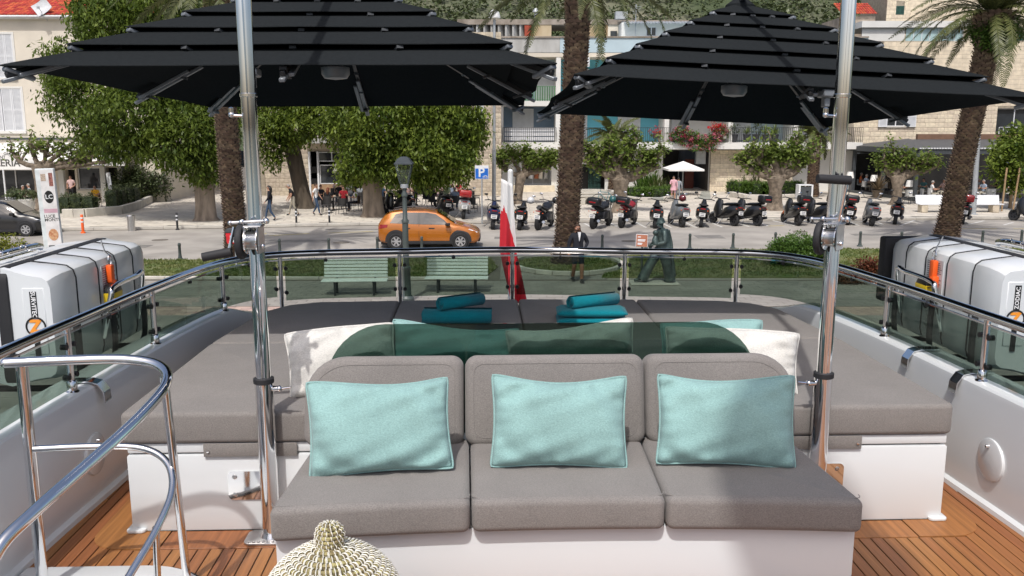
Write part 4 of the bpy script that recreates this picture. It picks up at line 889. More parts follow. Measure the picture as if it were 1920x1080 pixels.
def kerb_run(name, label, pts, w=0.14, h=0.10, L=0.9, z=0.0, closed=False):
    t = thing(name, label, 'kerb', (pts[0][0], pts[0][1], z)); n = len(pts)
    for i in range(n if closed else n-1):
        a = Vector((*pts[i], 0)); b = Vector((*pts[(i+1) % n], 0)); d = b-a; k = max(1, int(d.length/L)); u = d/k
        for j in range(k):
            c = a+u*(j+0.5); ll = u.length-0.012
            q = MB(); q.rbox(-ll/2, ll/2, -w/2, w/2, 0, h, 0.012, 1, M=Matrix.Translation(c-Vector((pts[0][0], pts[0][1], 0))) @ Matrix.Rotation(math.atan2(d.y, d.x), 4, 'Z'))
            o = link('kerb_stone', q.mesh('kerb_stone', M_KERB), t)
    return t
kerb_run('kerb', 'pale stone kerb along the lawn in front of the benches', [(-16, 27.75), (-1.2, 27.55)], L=1.2)
kerb_run('tree_ring_kerb', 'round stone kerb ring around the foot of the middle palm', [(1.93+1.9*math.cos(a), 30.6+2.2*math.sin(a)) for a in [k*2*math.pi/20 for k in range(20)]], w=0.16, h=0.14, closed=True)
RING = [(1.93+1.8*math.cos(a), 30.6+2.1*math.sin(a)) for a in [k*2*math.pi/20 for k in range(20)]]
lawn('lawn', RING, 'short patchy grass inside the round kerb of the middle palm', blades=900)
# path beside the ring, between the lawns
slabs(sheet('path', [(-1.0, 27.6), (3.0, 27.6), (5.0, 34.2), (-0.8, 34.0)], -0.004, M_JOINT), [(-0.4, 3.0, 27.7, 31.9)], 0.45, 0.3, M_PAVE, 'paving_brick', 60, seed=9, skip=lambda x, y: ((x-1.93)/2.0)**2+((y-30.6)/2.3)**2 < 1)

# road, parking bays, far kerb and promenade
sheet('road', [(-120, 31.0), (-26, 31.0), (-14, 31.8), (0, 32.6), (30, 35.6), (120, 42), (120, 60), (30, 45.9), (0, 44.0), (-18, 40.9), (-60, 36), (-120, 34)], 0.0, M_ASPH)
M_PATCH = mat('shade_patch', (0.20, 0.188, 0.17), rough=0.9, var=0.2, scale=2); rd_ = bpy.data.objects['road']
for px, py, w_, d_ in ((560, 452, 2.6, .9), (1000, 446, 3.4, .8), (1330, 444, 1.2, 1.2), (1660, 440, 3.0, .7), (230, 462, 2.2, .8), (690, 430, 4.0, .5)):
    c = G(px, py); q = MB(); q.box(c.x-w_/2, c.x+w_/2, c.y-d_/2, c.y+d_/2, -.01, .003); part(q, 'shade_patch', M_PATCH, rd_)  # added dark rectangles stand in for tree shade on the road
for px, py in ((640, 455), (1180, 452), (1500, 434), (300, 450)):
    c = G(px, py); q = MB(); q.lathe([(.34, -.01), (.34, .006), (0, .006)], (c.x, c.y, 0), 20); part(q, 'manhole_cover', M_JOINT, rd_)
M_PAVE2 = mat('promenade_stone', (0.57, 0.52, 0.44), rough=0.8, var=0.14, scale=0.8, orand=0.09, irand=0.09, bump=0.1, bscale=14)
prom = sheet('promenade', [(-120, 34.5), (-60, 36.3), (-18, 41.2), (0, 44.3), (30, 46.2), (120, 60.4), (140, 110), (-140, 110)], 0.105, M_JOINT)
def promskip(x, y):
    yk = 41.2+(x+18)*0.172 if x < 0 else 44.3+x*0.0633
    return y < yk+0.45
slabs(prom, [(-34, 34, 41.0, 68.0)], 1.0, 0.6, M_PAVE2, 'paving_slab', 300, seed=12, z=0.117, gap=0.022, h=0.010, skip=promskip)
kerb_run('kerb', 'pale kerb along the far side of the road behind the parked motorbikes', [(-40, 38.2), (-18, 41.3), (0, 44.4), (30, 46.3), (44, 48.6)], w=0.3, h=0.13, L=1.5)
# painted bay lines, slanting
q = MB()
for px0, py0, px1, py1 in ((1090, 437, 1072, 424), (1165, 428, 1143, 418), (1117, 430, 1096, 419), (1212, 427, 1192, 417), (1259, 427, 1237, 416), (1306, 427, 1283, 416), (1354, 426, 1330, 416), (1405, 425, 1375, 416), (1440, 424, 1420, 415), (1490, 423, 1445, 413), (1535, 423, 1505, 413), (1610, 423, 1585, 413), (1655, 421, 1645, 416), (1688, 423, 1715, 413), (1812, 422, 1845, 414), (1882, 422, 1900, 417)):
    a = G(px0, py0); b = G(px1, py1); d = (b-a).normalized(); n = Vector((-d.y, d.x, 0))*0.06
    q.add([(a-n)+Vector((0, 0, .004)), (a+n)+Vector((0, 0, .004)), (b+n)+Vector((0, 0, .004)), (b-n)+Vector((0, 0, .004))], [(0, 1, 2, 3)])
o = link('bay_markings', q.mesh('bay_markings', M_LINE)); tag(o, kind='structure')
q = MB()
for px0, py0, px1, py1 in ((430, 441, 500, 438), (505, 442, 580, 438), (615, 437, 700, 434), (1440, 424, 1470, 423), (1800, 429, 1870, 429), (1900, 429, 1990, 429)):
    a = G(px0, py0); b = G(px1, py1); n = Vector((0, 0.07, 0)); q.add([a-n+Vector((0, 0, .0045)), b-n+Vector((0, 0, .0045)), b+n+Vector((0, 0, .0045)), a+n+Vector((0, 0, .0045))], [(0, 1, 2, 3)])
o = link('road_markings', q.mesh('road_markings', mat('yellow_road_paint', (0.42, 0.34, 0.10), var=0.3, scale=5))); tag(o, kind='structure')

# ------------------------------------------------------------------ greenery
M_BARK = mat('grey_bark', (0.27, 0.215, 0.165), rough=0.95, var=0.35, scale=3.5, stretch=(1, 1, 0.25), bump=0.9, bscale=14)
M_BARK2 = mat('dark_bark', (0.09, 0.07, 0.05), rough=0.95, var=0.35, scale=3.5, stretch=(1, 1, 0.25), bump=0.9, bscale=14)
M_PLANE = mat('plane_bark', (0.17, 0.135, 0.10), rough=0.95, var=0.4, scale=5, bump=1.0, bscale=16)
L_DARK = leafmat('leaf_dark', (0.034, 0.07, 0.011), (0.195, 0.255, 0.042), .40)
L_MID = leafmat('leaf_fresh', (0.04, 0.082, 0.012), (0.245, 0.31, 0.048), .40)
L_PLANE = leafmat('leaf_plane', (0.07, 0.125, 0.02), (0.25, 0.31, 0.07), .45)
L_PALM = leafmat('leaf_palm', (0.045, 0.062, 0.018), (0.15, 0.16, 0.055), 0.2)
L_HEDGE = leafmat('leaf_hedge', (0.045, 0.105, 0.016), (0.14, 0.23, 0.04), 0.3)
L_OLIVE = leafmat('leaf_olive', (0.05, 0.075, 0.03), (0.15, 0.18, 0.08), 0.3)
L_YEL = leafmat('leaf_yellowgreen', (0.09, 0.12, 0.012), (0.30, 0.30, 0.035), 0.35)
L_RED = leafmat('leaf_reddish', (0.07, 0.02, 0.012), (0.20, 0.07, 0.03), 0.3)
def leaf(q, p, s, g, droop=0.35, ln=1.9):
    a = g.uniform(0, 6.283); tilt = g.gauss(-droop, 0.55); d = Vector((math.cos(a)*math.cos(tilt), math.sin(a)*math.cos(tilt), math.sin(tilt)))
    w = d.cross(Vector((g.uniform(-.5, .5), g.uniform(-.5, .5), 1))).normalized()*(s*0.5); L = d*(s*ln); m_ = p+L*0.45+Vector((0, 0, -.06*s))
    n = len(q.v); q.v += [tuple(p), tuple(m_+w), tuple(p+L), tuple(m_-w)]; q.f.append((n, n+1, n+2, n+3))
def foliage(blobs, count, size, seed, droop=0.35, ln=1.9, shell=0.45, clump=9, spread=0.22):
    """leaf sized faces gathered in sprays through the outer volume of each blob"""
    g = random.Random(seed); q = MB(); tot = sum(b[1][0]*b[1][1]+b[1][2]*b[1][0] for b in blobs)
    for c, r in blobs:
        n = int(count*(r[0]*r[1]+r[2]*r[0])/tot/clump)
        for _ in range(n):
            v = Vector((g.gauss(0, 1), g.gauss(0, 1), g.gauss(0, 1))).normalized(); k = (1-shell*g.random()**1.6)*(1+0.10*math.sin(v.x*7+v.z*5+c[0]))
            p = Vector((c[0]+v.x*r[0]*k, c[1]+v.y*r[1]*k, c[2]+v.z*r[2]*k))
            for _ in range(clump): leaf(q, p+Vector((g.gauss(0, spread), g.gauss(0, spread), g.gauss(0, spread*.8))), size*g.uniform(.65, 1.25), g, droop, ln)
    return q
def limb(q, a, b, r0, r1, g, n=6, wob=0.12):
    a, b = Vector(a), Vector(b); L = (b-a).length; pts = [a]; rs = [r0]
    for k in range(1, n+1):
        t = k/n; pts.append(a.lerp(b, t)+Vector((g.uniform(-1, 1), g.uniform(-1, 1), g.uniform(-.6, .6)))*wob*L*(0.35 if k < n else 0.1)); rs.append(r0+(r1-r0)*t)
    q.tube(pts, r0, 8, rs=rs); return pts[-1]
def broad_tree(label, base, trunk_r, trunk_h, blobs, count, size, lm, bark, seed, limbs=7, lean=(0, 0), flare=1.35, ln=1.9, droop=0.35):
    base = Vector(base); t = thing('broadleaf_tree', label, 'tree', base, group='leafy trees on the promenade'); g = random.Random(seed)
    q = MB(); rs = [trunk_r*flare, trunk_r*1.08, trunk_r*.95, trunk_r*.92, trunk_r*.98, trunk_r*.8]; zs = [0, .06, .25, .5, .8, 1.0]; n = 18; rows = []
    for r_, z in zip(rs, zs):
        for j in range(n):
            a = 2*math.pi*j/n; rr = r_*(1+0.10*math.sin(3*a+seed)+0.05*math.sin(7*a+seed*2+z*3)); rows.append((base.x+lean[0]*z+rr*math.cos(a), base.y+lean[1]*z+rr*math.sin(a), base.z+trunk_h*z))
    q.add(rows, [(i*n+j, i*n+(j+1) % n, (i+1)*n+(j+1) % n, (i+1)*n+j) for i in range(len(zs)-1) for j in range(n)])
    top = base+Vector((lean[0], lean[1], trunk_h*.95))
    for k in range(limbs):
        c, r_ = blobs[k % len(blobs)]; e = Vector(c)+Vector((g.uniform(-.4, .4)*r_[0], g.uniform(-.4, .4)*r_[1], g.uniform(-.2, .4)*r_[2]))
        m_ = limb(q, top+Vector((g.uniform(-.3, .3)*trunk_r, g.uniform(-.3, .3)*trunk_r, -.3)), top.lerp(e, .55), trunk_r*.5, trunk_r*.28, g); limb(q, m_, e, trunk_r*.28, trunk_r*.06, g)
        limb(q, m_, top.lerp(e, .55)+Vector((g.uniform(-1.4, 1.4), g.uniform(-1, 1), g.uniform(.4, 1.6))), trunk_r*.2, trunk_r*.05, g)
    part(q, 'trunk', bark, t, 60)
    part(foliage(blobs, count, size, seed, ln=ln, droop=droop), 'crown', lm, t, False); return t
def blobs_px(lst, y):
    """crown volumes given by where they stand: centre and half sizes seen at distance y"""
    out = []
    for px, py, hw, hh, dy in lst:
        c = PY(px, py, y+dy); k = (y+dy)/FPX; out.append(((c.x, c.y, c.z), (hw*k, max(hw, hh)*k*0.8, hh*k)))
    return out
b = G(388, 417)
broad_tree('broad leafy tree with thick fluted trunk beside the left palm', (b.x, b.y, 0.1), 0.50, 3.0, blobs_px([(160, 170, 75, 65, 0), (230, 60, 85, 75, 1.5), (250, 215, 90, 60, -1.2), (330, 140, 90, 70, 0), (345, 255, 75, 60, -1.6), (400, 215, 55, 70, 0), (385, 300, 48, 42, -1), (180, 255, 40, 30, 0), (190, 30, 55, 60, 2.5), (290, 20, 80, 50, 1), (240, 275, 55, 25, -1), (115, 120, 35, 45, 0.5)], b.y), 56000, 0.108, L_DARK, M_BARK, 3, 10, ln=2.5, droop=.7)
b = G(574, 394)
broad_tree('dark trunked tree leaning in front of the cafe window', (b.x, b.y, 0.1), 0.46, 4.0, blobs_px([(545, 235, 55, 40, -1), (505, 250, 30, 40, -1.5), (600, 200, 60, 50, 0), (520, 190, 50, 45, 0), (640, 240, 35, 40, 1), (510, 300, 18, 20, -1.5), (560, 160, 80, 50, 0.5)], b.y), 22000, 0.11, L_MID, M_BARK2, 5, 6, lean=(-0.75, 0), ln=2.4, droop=.6)
b = G(700, 410)
broad_tree('broad leafy tree with pale thick trunk behind the orange car', (b.x, b.y, 0.1), 0.54, 3.4, blobs_px([(655, 225, 50, 45, 0), (720, 230, 70, 60, -1.5), (690, 290, 45, 45, -1.4), (800, 220, 70, 55, -0.6), (850, 250, 55, 50, 0), (790, 285, 60, 45, -1.5), (850, 305, 45, 35, -1), (740, 320, 40, 30, -1.2), (885, 230, 28, 40, 0), (720, 150, 90, 50, 0), (830, 150, 60, 45, 0), (660, 320, 28, 26, -.5), (805, 335, 30, 18, -1)], b.y), 58000, 0.108, L_MID, M_BARK, 8, 9, lean=(-0.1, 0), ln=2.5, droop=.7)
b = G(1893, 394)
broad_tree('young green tree staked at the right edge of the promenade', (b.x, b.y, 0.1), 0.09, 2.6, blobs_px([(1895, 300, 34, 36, -1), (1915, 265, 40, 30, 0), (1875, 320, 20, 18, -1), (1905, 345, 25, 14, -1), (1880, 275, 18, 18, 0)], b.y), 5000, 0.15, L_MID, mat('stake_wood', (0.33, 0.22, 0.12), var=0.2), 9, 5)

# pollarded plane trees: knobbly limbs reaching sideways, tufts of young leaves on the knuckles
def pollard(label, base, r, h, limbs, seed, count=1500, size=0.16, lm=L_PLANE, lean=(0, 0)):
    base = Vector(base); t = thing('plane_tree', label, 'tree', base, group='pollarded plane trees'); g = random.Random(seed); q = MB(); q2 = MB()
    n = 14; rows = []; zs = [0, .05, .3, .7, 1.0, 1.08]; rs = [r*1.5, r*1.15, r*.9, r*1.0, r*1.35, r*.9]
    for z, rr in zip(zs, rs):
        for j in range(n):
            a = 2*math.pi*j/n; k = rr*(1+.16*math.sin(2*a+seed+z*4)+.09*math.sin(5*a+z*9)); rows.append((base.x+lean[0]*z+k*math.cos(a), base.y+lean[1]*z+k*math.sin(a), base.z+h*z))
    q.add(rows, [(i*n+j, i*n+(j+1) % n, (i+1)*n+(j+1) % n, (i+1)*n+j) for i in range(len(zs)-1) for j in range(n)]+[tuple((len(zs)-1)*n+j for j in range(n))])
    top = base+Vector((lean[0], lean[1], h))
    per = count//max(1, sum(max(2, int((Vector(e)-top).length/0.45)) for e in limbs))
    for e in limbs:
        e = Vector(e); m_ = top.lerp(e, .5)+Vector((g.uniform(-.15, .15), g.uniform(-.15, .15), -.12))
        pts = spline([top, m_, e], 6); q.tube([p+Vector((g.uniform(-.05, .05), g.uniform(-.05, .05), g.uniform(-.05, .05))) for p in pts], r*.5, 8, rs=[r*(.62-.34*k/12)*g.uniform(.85, 1.2) for k in range(len(pts))])
        q.ball(e, r*.36, 8, 6, jit=.25, rg=g)
        for k in range(2):
            m2 = pts[6+2*k]; e2 = m2+Vector((g.uniform(-.7, .7), g.uniform(-.5, .5), g.uniform(.35, .75))); limb(q, m2, e2, r*.27, r*.16, g, 4, .3); q.ball(e2, r*.24, 7, 5, jit=.3, rg=g)
            for _ in range(per): leaf(q2, e2+Vector((g.gauss(0, .24), g.gauss(0, .22), g.gauss(.1, .18))), size*g.uniform(.6, 1.3), g, 0.3, 1.35)
        nt_ = max(2, int((e-top).length/0.45))
        for k in range(nt_):
            f = 0.45+0.55*(k+1)/nt_; p = pts[min(len(pts)-1, int(f*(len(pts)-1)))]; tip = p+Vector((g.uniform(-.35, .35), g.uniform(-.3, .3), g.uniform(.35, .9)))
            limb(q, p, tip, r*.17, r*.08, g, 4, .25); q.ball(p+Vector((0, 0, .05)), r*.28, 7, 5, jit=.3, rg=g)
            for _ in range(per):
                u = g.random(); leaf(q2, p.lerp(tip, u*1.15)+Vector((g.gauss(0, .19), g.gauss(0, .19), g.gauss(0, .15))), size*g.uniform(.6, 1.3), g, 0.3, 1.35)
    part(q, 'trunk', M_PLANE, t, 60); part(q2, 'crown', lm, t, False); return t
def lp(y, *pts): return [tuple(PY(px, py, y)) for px, py in pts]
b = G(80, 398); Y = b.y
pollard('pollarded tree with bare crooked limbs beside the advertising column', (b.x, Y, .1), .28, 2.4, lp(Y, (20, 283), (55, 268), (90, 272), (135, 270), (165, 300), (185, 278), (215, 300), (235, 272)), 31, 1500, lm=L_PLANE)
b = G(968, 386); Y = b.y
pollard('crooked pollarded plane tree between the flag and the middle palm', (b.x, Y, .1), .27, 1.7, lp(Y, (930, 300), (985, 285), (1010, 300), (1035, 300), (1060, 295), (955, 290)), 32, 1900, lean=(0.3, 0))
b = G(1163, 402); Y = b.y
pollard('large pollarded plane tree just right of the middle palm', (b.x, Y, .1), .40, 1.8, lp(Y, (1092, 296), (1118, 312), (1140, 266), (1168, 284), (1192, 262), (1214, 304), (1244, 282), (1104, 278), (1232, 312)), 33, 2800)
b = G(1452, 398); Y = b.y
pollard('large pollarded plane tree left of the right umbrella post', (b.x, Y, .1), .40, 1.8, lp(Y, (1384, 304), (1408, 286), (1430, 310), (1448, 272), (1476, 288), (1508, 308), (1532, 286), (1494, 268)), 34, 2600)
b = G(1680, 388); Y = b.y
pollard('leaning pollarded plane tree in front of the terrace restaurant', (b.x, Y, .1), .33, 1.7, lp(Y, (1655, 300), (1675, 280), (1690, 310), (1715, 305), (1745, 300), (1760, 310), (1660, 320)), 35, 1300)

# date palms
M_PALMT = mat('palm_trunk', (0.20, 0.14, 0.10), rough=0.95, var=0.35, scale=6, irand=0.30, bump=0.4, bscale=25)
M_PALMC = mat('palm_trunk_core', (0.05, 0.034, 0.024), rough=1.0, var=0.3, scale=5)
frond_cache = {}
def frond_mesh(L, seed, lm=L_PALM, arch=0.9, wid=0.42, thick=0.03):
    g = random.Random(seed); q = MB(); n = 34; pts = []
    for k in range(15):
        t = k/14; pts.append(Vector((L*(t-.10*t*t*arch), 0, L*(.42*t-.78*arch*t*t))))
    q.tube(pts, .03, 5, rs=[thick*(1-.85*k/14) for k in range(15)])
    for k in range(3, n*2):
        t = k/(n*2); i = min(13, int(t*14)); f = t*14-i; p = pts[i].lerp(pts[i+1], f); d = (pts[i+1]-pts[i]).normalized(); ll = wid*math.sin(math.pi*min(1, .12+t*.88))**.6*g.uniform(.85, 1.1)
        for s in (-1, 1):
            e = p+d*ll*.62+Vector((0, s*ll*.72, 0))+Vector((0, 0, g.uniform(-.30, .08)*ll)); w = d*.022
            m_ = p.lerp(e, .5)+Vector((0, 0, .04*ll)); q.add([p-w, p+w, m_+w*1.2, m_-w*1.2, e], [(0, 1, 2, 3), (3, 2, 4)])
    return q.mesh('frond', lm, False)
def palm(label, base, r, h, nf, L, seed, lean=(0, 0), swell=1.0, boots=True, fern=False, low=-40, high=75, trunk_top=1.0):
    base = Vector(base); t = thing('palm_tree', label, 'tree', base, group='palm trees'); g = random.Random(seed)
    def axis(z): f = z/h; return Vector((base.x+lean[0]*f, base.y+lean[1]*f, base.z+z))
    q = MB(); zs = [0, .15, .5, 1.1]+[1.1+(h-1.1)*k/12 for k in range(1, 13)]
    def rad(z): return r*(1.28-.28*min(1, z/.9))*(1 if z < h-1.3 else 1+(swell-1)*(z-h+1.3)/1.3)
    q.tube([axis(z) for z in zs], r, 18, rs=[rad(z)*.95 for z in zs]); tr = part(q, 'trunk', M_PALMC, t, True)
    # leaf base scars, overlapping like shingles
    q = MB(); z = 0.05; row = 0
    while z < h:
        rr = rad(z); n = max(9, int(2*math.pi*rr/0.23)); hh = 0.12 if z < h-1.4 else .17
        for j in range(n):
            a = 2*math.pi*(j+.5*(row % 2)+g.uniform(-.12, .12))/n
            if math.sin(a) > .45: continue                        # the side nobody sees stays plain bark
            c = axis(z); o = Vector((math.cos(a), math.sin(a), 0)); tn = Vector((-o.y, o.x, 0)); w = .5*2*math.pi*rr/n*1.02; out = rr*g.uniform(1.05, 1.11)
            p = [c+o*(rr*.93)-tn*w, c+o*(rr*.93)+tn*w, c+o*out+tn*w*.9+Vector((0, 0, hh*.72)), c+o*(out+.035)+Vector((0, 0, hh*g.uniform(.82, 1.0))), c+o*out-tn*w*.9+Vector((0, 0, hh*.72)), c+o*(rr*.9)+Vector((0, 0, hh*.8))]
            q.add(p, [(0, 1, 2, 3, 4), (4, 3, 5), (3, 2, 5)])
        z += hh*.8; row += 1
    part(q, 'leaf_scars', M_PALMT, t, False, kind='stuff')
    top = axis(h)
    ms = []
    for k in range(4):
        key = (round(L, 2), k)
        if key not in frond_cache: frond_cache[key] = frond_mesh(L, 50+k, arch=.75+.18*k)
        ms.append(frond_cache[key])
    for k in range(nf):
        f = link('frond', ms[k % 4], t); el = R(low+(high-low)*(k/nf)**0.9+g.uniform(-8, 8)); a = k*2.39996+g.uniform(-.2, .2)
        f.location = top-base+Vector((math.cos(a)*r*.6, math.sin(a)*r*.6, g.uniform(-.2, .15))); f.rotation_euler = (Matrix.Rotation(a, 4, 'Z') @ Matrix.Rotation(-el, 4, 'Y') @ Matrix.Rotation(g.uniform(-.5, .5), 4, 'X')).to_euler()
        f.scale = [g.uniform(.85, 1.1)]*3
    if fern:
        bl = [((top.x+math.cos(a)*.25, top.y-0.15+math.sin(a)*.25, top.z-.85+dz), (.62, .62, .62)) for a, dz in ((0, 0), (2.1, .1), (4.2, -.1))]
        part(foliage(bl, 9000, .07, seed, spread=.1, ln=2.4), 'ivy', L_HEDGE, t, False)
    return t
b = G(1060, 494); palm('tall date palm rising from the round kerb in the middle', (b.x, b.y, 0), .40, 9.55, 46, 3.6, 61, lean=(.38, 0), swell=1.35, low=-30)
b = G(446, 486); palm('tall date palm trunk at the left, behind the red bin', (b.x, b.y, 0), .38, 9.6, 44, 3.6, 62, lean=(-.25, 0), swell=1.3)
b = G(1770, 460); palm('tall date palm with ivy under its crown at the right', (b.x, b.y, 0), .44, 9.15, 56, 3.7, 63, lean=(1.15, 0), swell=1.75, fern=True, low=-30)
b = G(1150, 372); palm('short palm behind the pollarded tree, in front of the blue facade', (b.x, b.y, .1), .34, 3.9, 28, 1.9, 64, low=-12)
b = G(1522, 372); palm('short palm with bushy crown left of the terrace restaurant', (b.x, b.y, .1), .36, 4.1, 32, 2.2, 65, low=-30)
b = G(1905, 372); palm('far palm crown at the right edge beside the stone house', (b.x, b.y+8, .1), .3, 8.2, 26, 2.4, 66, low=-35)

# shrubs, hedges, spiky yuccas
def shrub(name, label, blobs, count, size, lm, seed, cat='shrub', group=None, ln=1.7, spread=.1, stem=True):
    base = Vector((blobs[0][0][0], blobs[0][0][1], 0.03)); t = thing(name, label, cat, base, group=group)
    part(foliage(blobs, count, size, seed, ln=ln, spread=spread, droop=0, shell=.6), 'foliage', lm, t, False); g = random.Random(seed); q = MB()
    for c, r_ in blobs:
        for k in range(5): limb(q, base+Vector((g.uniform(-.15, .15), g.uniform(-.15, .15), 0)), Vector(c)+Vector((g.uniform(-.6, .6)*r_[0], g.uniform(-.6, .6)*r_[1], g.uniform(0, .7)*r_[2])), .03, .008, g, 4)
    part(q, 'stems', M_BARK2, t, True); return t
b = G(1500, 497); shrub('round_bush', 'round clipped green bush on the lawn left of the right post', [((b.x, b.y, .5), (1.05, .9, .62)), ((b.x+.55, b.y+.1, .42), (.75, .7, .5)), ((b.x-.55, b.y, .4), (.7, .7, .5))], 22000, .05, L_HEDGE, 71, spread=.05)
b = G(1625, 527); shrub('red_shrub', 'small reddish leafy shrub on the lawn beside the right post', [((b.x, b.y, .3), (.42, .35, .38)), ((b.x-.55, b.y, .14), (.4, .3, .16)), ((b.x+.15, b.y, .5), (.2, .2, .2))], 2600, .055, L_RED, 72, ln=2.4)
b = G(1590, 530); shrub('red_shrub', 'low trailing reddish shrub left of the taller one on the lawn', [((b.x, b.y, .12), (.6, .35, .16))], 1400, .055, L_RED, 73, ln=2.2)
b = G(20, 530); shrub('yellow_shrub', 'yellow green shrub at the left edge above the life raft', [((b.x-.1, b.y, .75), (.95, .8, .75)), ((b.x-.9, b.y, .7), (.9, .8, .7)), ((b.x+.3, b.y+.2, .5), (.6, .6, .5))], 13000, .055, L_YEL, 74, spread=.07)
def hedge(label, pts, h, w, seed, lm=L_HEDGE):
    bl = []; 
    for (x0, y0), (x1, y1) in zip(pts[:-1], pts[1:]):
        L = math.hypot(x1-x0, y1-y0); n = max(2, int(L/.5))
        for k in range(n+1): f = k/n; bl.append(((x0+(x1-x0)*f, y0+(y1-y0)*f, .12+h*.52), (.42, w*.6, h*.52)))
    t = thing('hedge', label, 'hedge', (pts[0][0], pts[0][1], .1)); part(foliage(bl, int(1300*len(bl)), .055, seed, spread=.06, droop=0, shell=.35), 'foliage', lm, t, False)
    q = MB()
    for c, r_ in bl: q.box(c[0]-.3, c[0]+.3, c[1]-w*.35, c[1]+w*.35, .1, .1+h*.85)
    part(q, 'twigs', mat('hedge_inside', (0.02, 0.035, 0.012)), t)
def gp2(*l): return [tuple(G(*p))[:2] for p in l]
hedge('low clipped hedge around the yucca beside the pink jacket', gp2((1175, 374), (1212, 377), (1255, 374)), .75, .8, 81)
hedge('low clipped hedge around the yucca left of the right plane tree', gp2((1372, 366), (1400, 369), (1436, 370), (1488, 368)), .95, .9, 82)
hedge('short clipped hedge beside the small waste bin', gp2((1468, 367), (1497, 367)), .85, .8, 83)
def yucca(label, base, n, L, seed):
    base = Vector(base); t = thing('yucca', label, 'plant', base, group='spiky yuccas'); g = random.Random(seed); q = MB()
    for k in range(n):
        a = g.uniform(0, 6.28); el = R(g.uniform(5, 85)); c = base+Vector((g.uniform(-.7, .7), g.uniform(-.4, .4), g.uniform(.1, .5))); d = Vector((math.cos(a)*math.cos(el), math.sin(a)*math.cos(el), math.sin(el))); ll = L*g.uniform(.7, 1.15); w = d.cross(Vector((0, 0, 1))).normalized()*.035
        m_ = c+d*ll*.55; e = c+d*ll+Vector((0, 0, -.12*ll)); q.add([c-w*.6, c+w*.6, m_+w, e, m_-w], [(0, 1, 2, 4), (4, 2, 3)])
    part(q, 'leaves', L_HEDGE if seed % 2 else L_PALM, t, False)
    q = MB()
    for k in range(4): q.cyl(base+Vector((-.6+.4*k, 0, -.05)), base+Vector((-.5+.35*k, 0, .5)), .07, .05, 8)
    part(q, 'stems', M_BARK, t, True)
b = G(1215, 368); yucca('spiky yucca clump in the hedge behind the big plane tree', (b.x, b.y, .2), 330, 1.35, 91)
b = G(1410, 362); yucca('spiky yucca clump in the hedge by the stone passage wall', (b.x, b.y, .2), 220, 1.0, 92)
b = G(1240, 370); yucca('yellowish spiky yucca at the right of the hedge by the passage', (b.x, b.y, .2), 90, 1.0, 94)
# ------------------------------------------------------------------ buildings
def fx(px, Y): return PY(px, 300, Y).x
def fz(py, Y): return PY(960, py, Y).z
M_CREAMW = mat('cream_render', (0.66, 0.60, 0.50), rough=0.9, var=0.07, scale=0.6, detail=10)
M_WHITEW = mat('white_render', (0.68, 0.67, 0.63), rough=0.85, var=0.06, scale=0.7, detail=10)
M_CONC = mat('stained_concrete', (0.30, 0.29, 0.27), rough=0.95, col2=(0.50, 0.50, 0.48), scale=0.9, detail=12, stretch=(1, 1, .4))
M_CONCD = mat('dark_stained_concrete', (0.20, 0.165, 0.13), rough=0.95, col2=(0.36, 0.31, 0.26), scale=1.1, detail=12)
M_OCHRE = mat('ochre_stained_wall', (0.30, 0.19, 0.09), rough=0.95, col2=(0.47, 0.38, 0.25), scale=0.7, detail=12, stretch=(1, 1, .4))
M_BLUEG = mat('blue_grey_paint', (0.17, 0.235, 0.31), rough=0.85, var=0.05, scale=1)
M_TURQ = mat('turquoise_paint', (0.15, 0.50, 0.62), rough=0.8, var=0.05, scale=1)
M_PALEB = mat('pale_blue_paint', (0.44, 0.55, 0.60), rough=0.85, var=0.06, scale=0.8)
M_SHUT = mat('white_shutter', (0.68, 0.69, 0.70), rough=0.5, var=0.05, scale=3)
M_SHUTG = mat('green_shutter', (0.02, 0.07, 0.055), rough=0.5, var=0.1)
M_STONE = mat('limestone_block', (0.63, 0.54, 0.41), rough=0.9, var=0.13, scale=2.2, orand=0.13, irand=0.13, bump=0.35, bscale=14)
M_STONE2 = mat('weathered_stone', (0.45, 0.385, 0.30), rough=0.95, var=0.2, scale=2.2, orand=0.14, irand=0.14, bump=0.4, bscale=12)
M_MORT = mat('mortar', (0.30, 0.26, 0.20), rough=1.0, var=0.15, scale=4)
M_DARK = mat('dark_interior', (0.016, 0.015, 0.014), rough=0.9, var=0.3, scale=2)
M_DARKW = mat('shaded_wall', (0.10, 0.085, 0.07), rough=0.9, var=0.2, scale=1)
M_TILE = mat('roof_tile', (0.42, 0.06, 0.03), rough=0.85, var=0.2, scale=3, irand=0.22)
M_IRON = mat('painted_iron', (0.03, 0.032, 0.035), rough=0.5)
M_GALV = mat('galvanised_steel', (0.42, 0.44, 0.45), rough=0.5, metal=0.4, var=0.1)
M_PANE = mat('window_pane', (0.03, 0.035, 0.04), rough=0.05, var=0.3, scale=0.7, spec=0.8)
M_ANTH = mat('anthracite_frame', (0.055, 0.062, 0.068), rough=0.5, var=0.06)
def wall_mb(x0, x1, z0, z1, y, th, ops):
    """a wall slab with true openings, built from the rectangles between them"""
    xs = sorted({x0, x1, *[max(x0, min(x1, v)) for o in ops for v in o[:2]]}); zs = sorted({z0, z1, *[max(z0, min(z1, v)) for o in ops for v in o[2:4]]}); q = MB()
    for a, b in zip(xs[:-1], xs[1:]):
        run = None
        for c, d in zip(zs[:-1], zs[1:]):
            solid = not any(o[0] < (a+b)/2 < o[1] and o[2] < (c+d)/2 < o[3] for o in ops)
            if solid: run = (run[0], d) if run else (c, d)
            if (not solid or d == zs[-1]) and run: q.box(a, b, y, y+th, *run); run = None
    return q
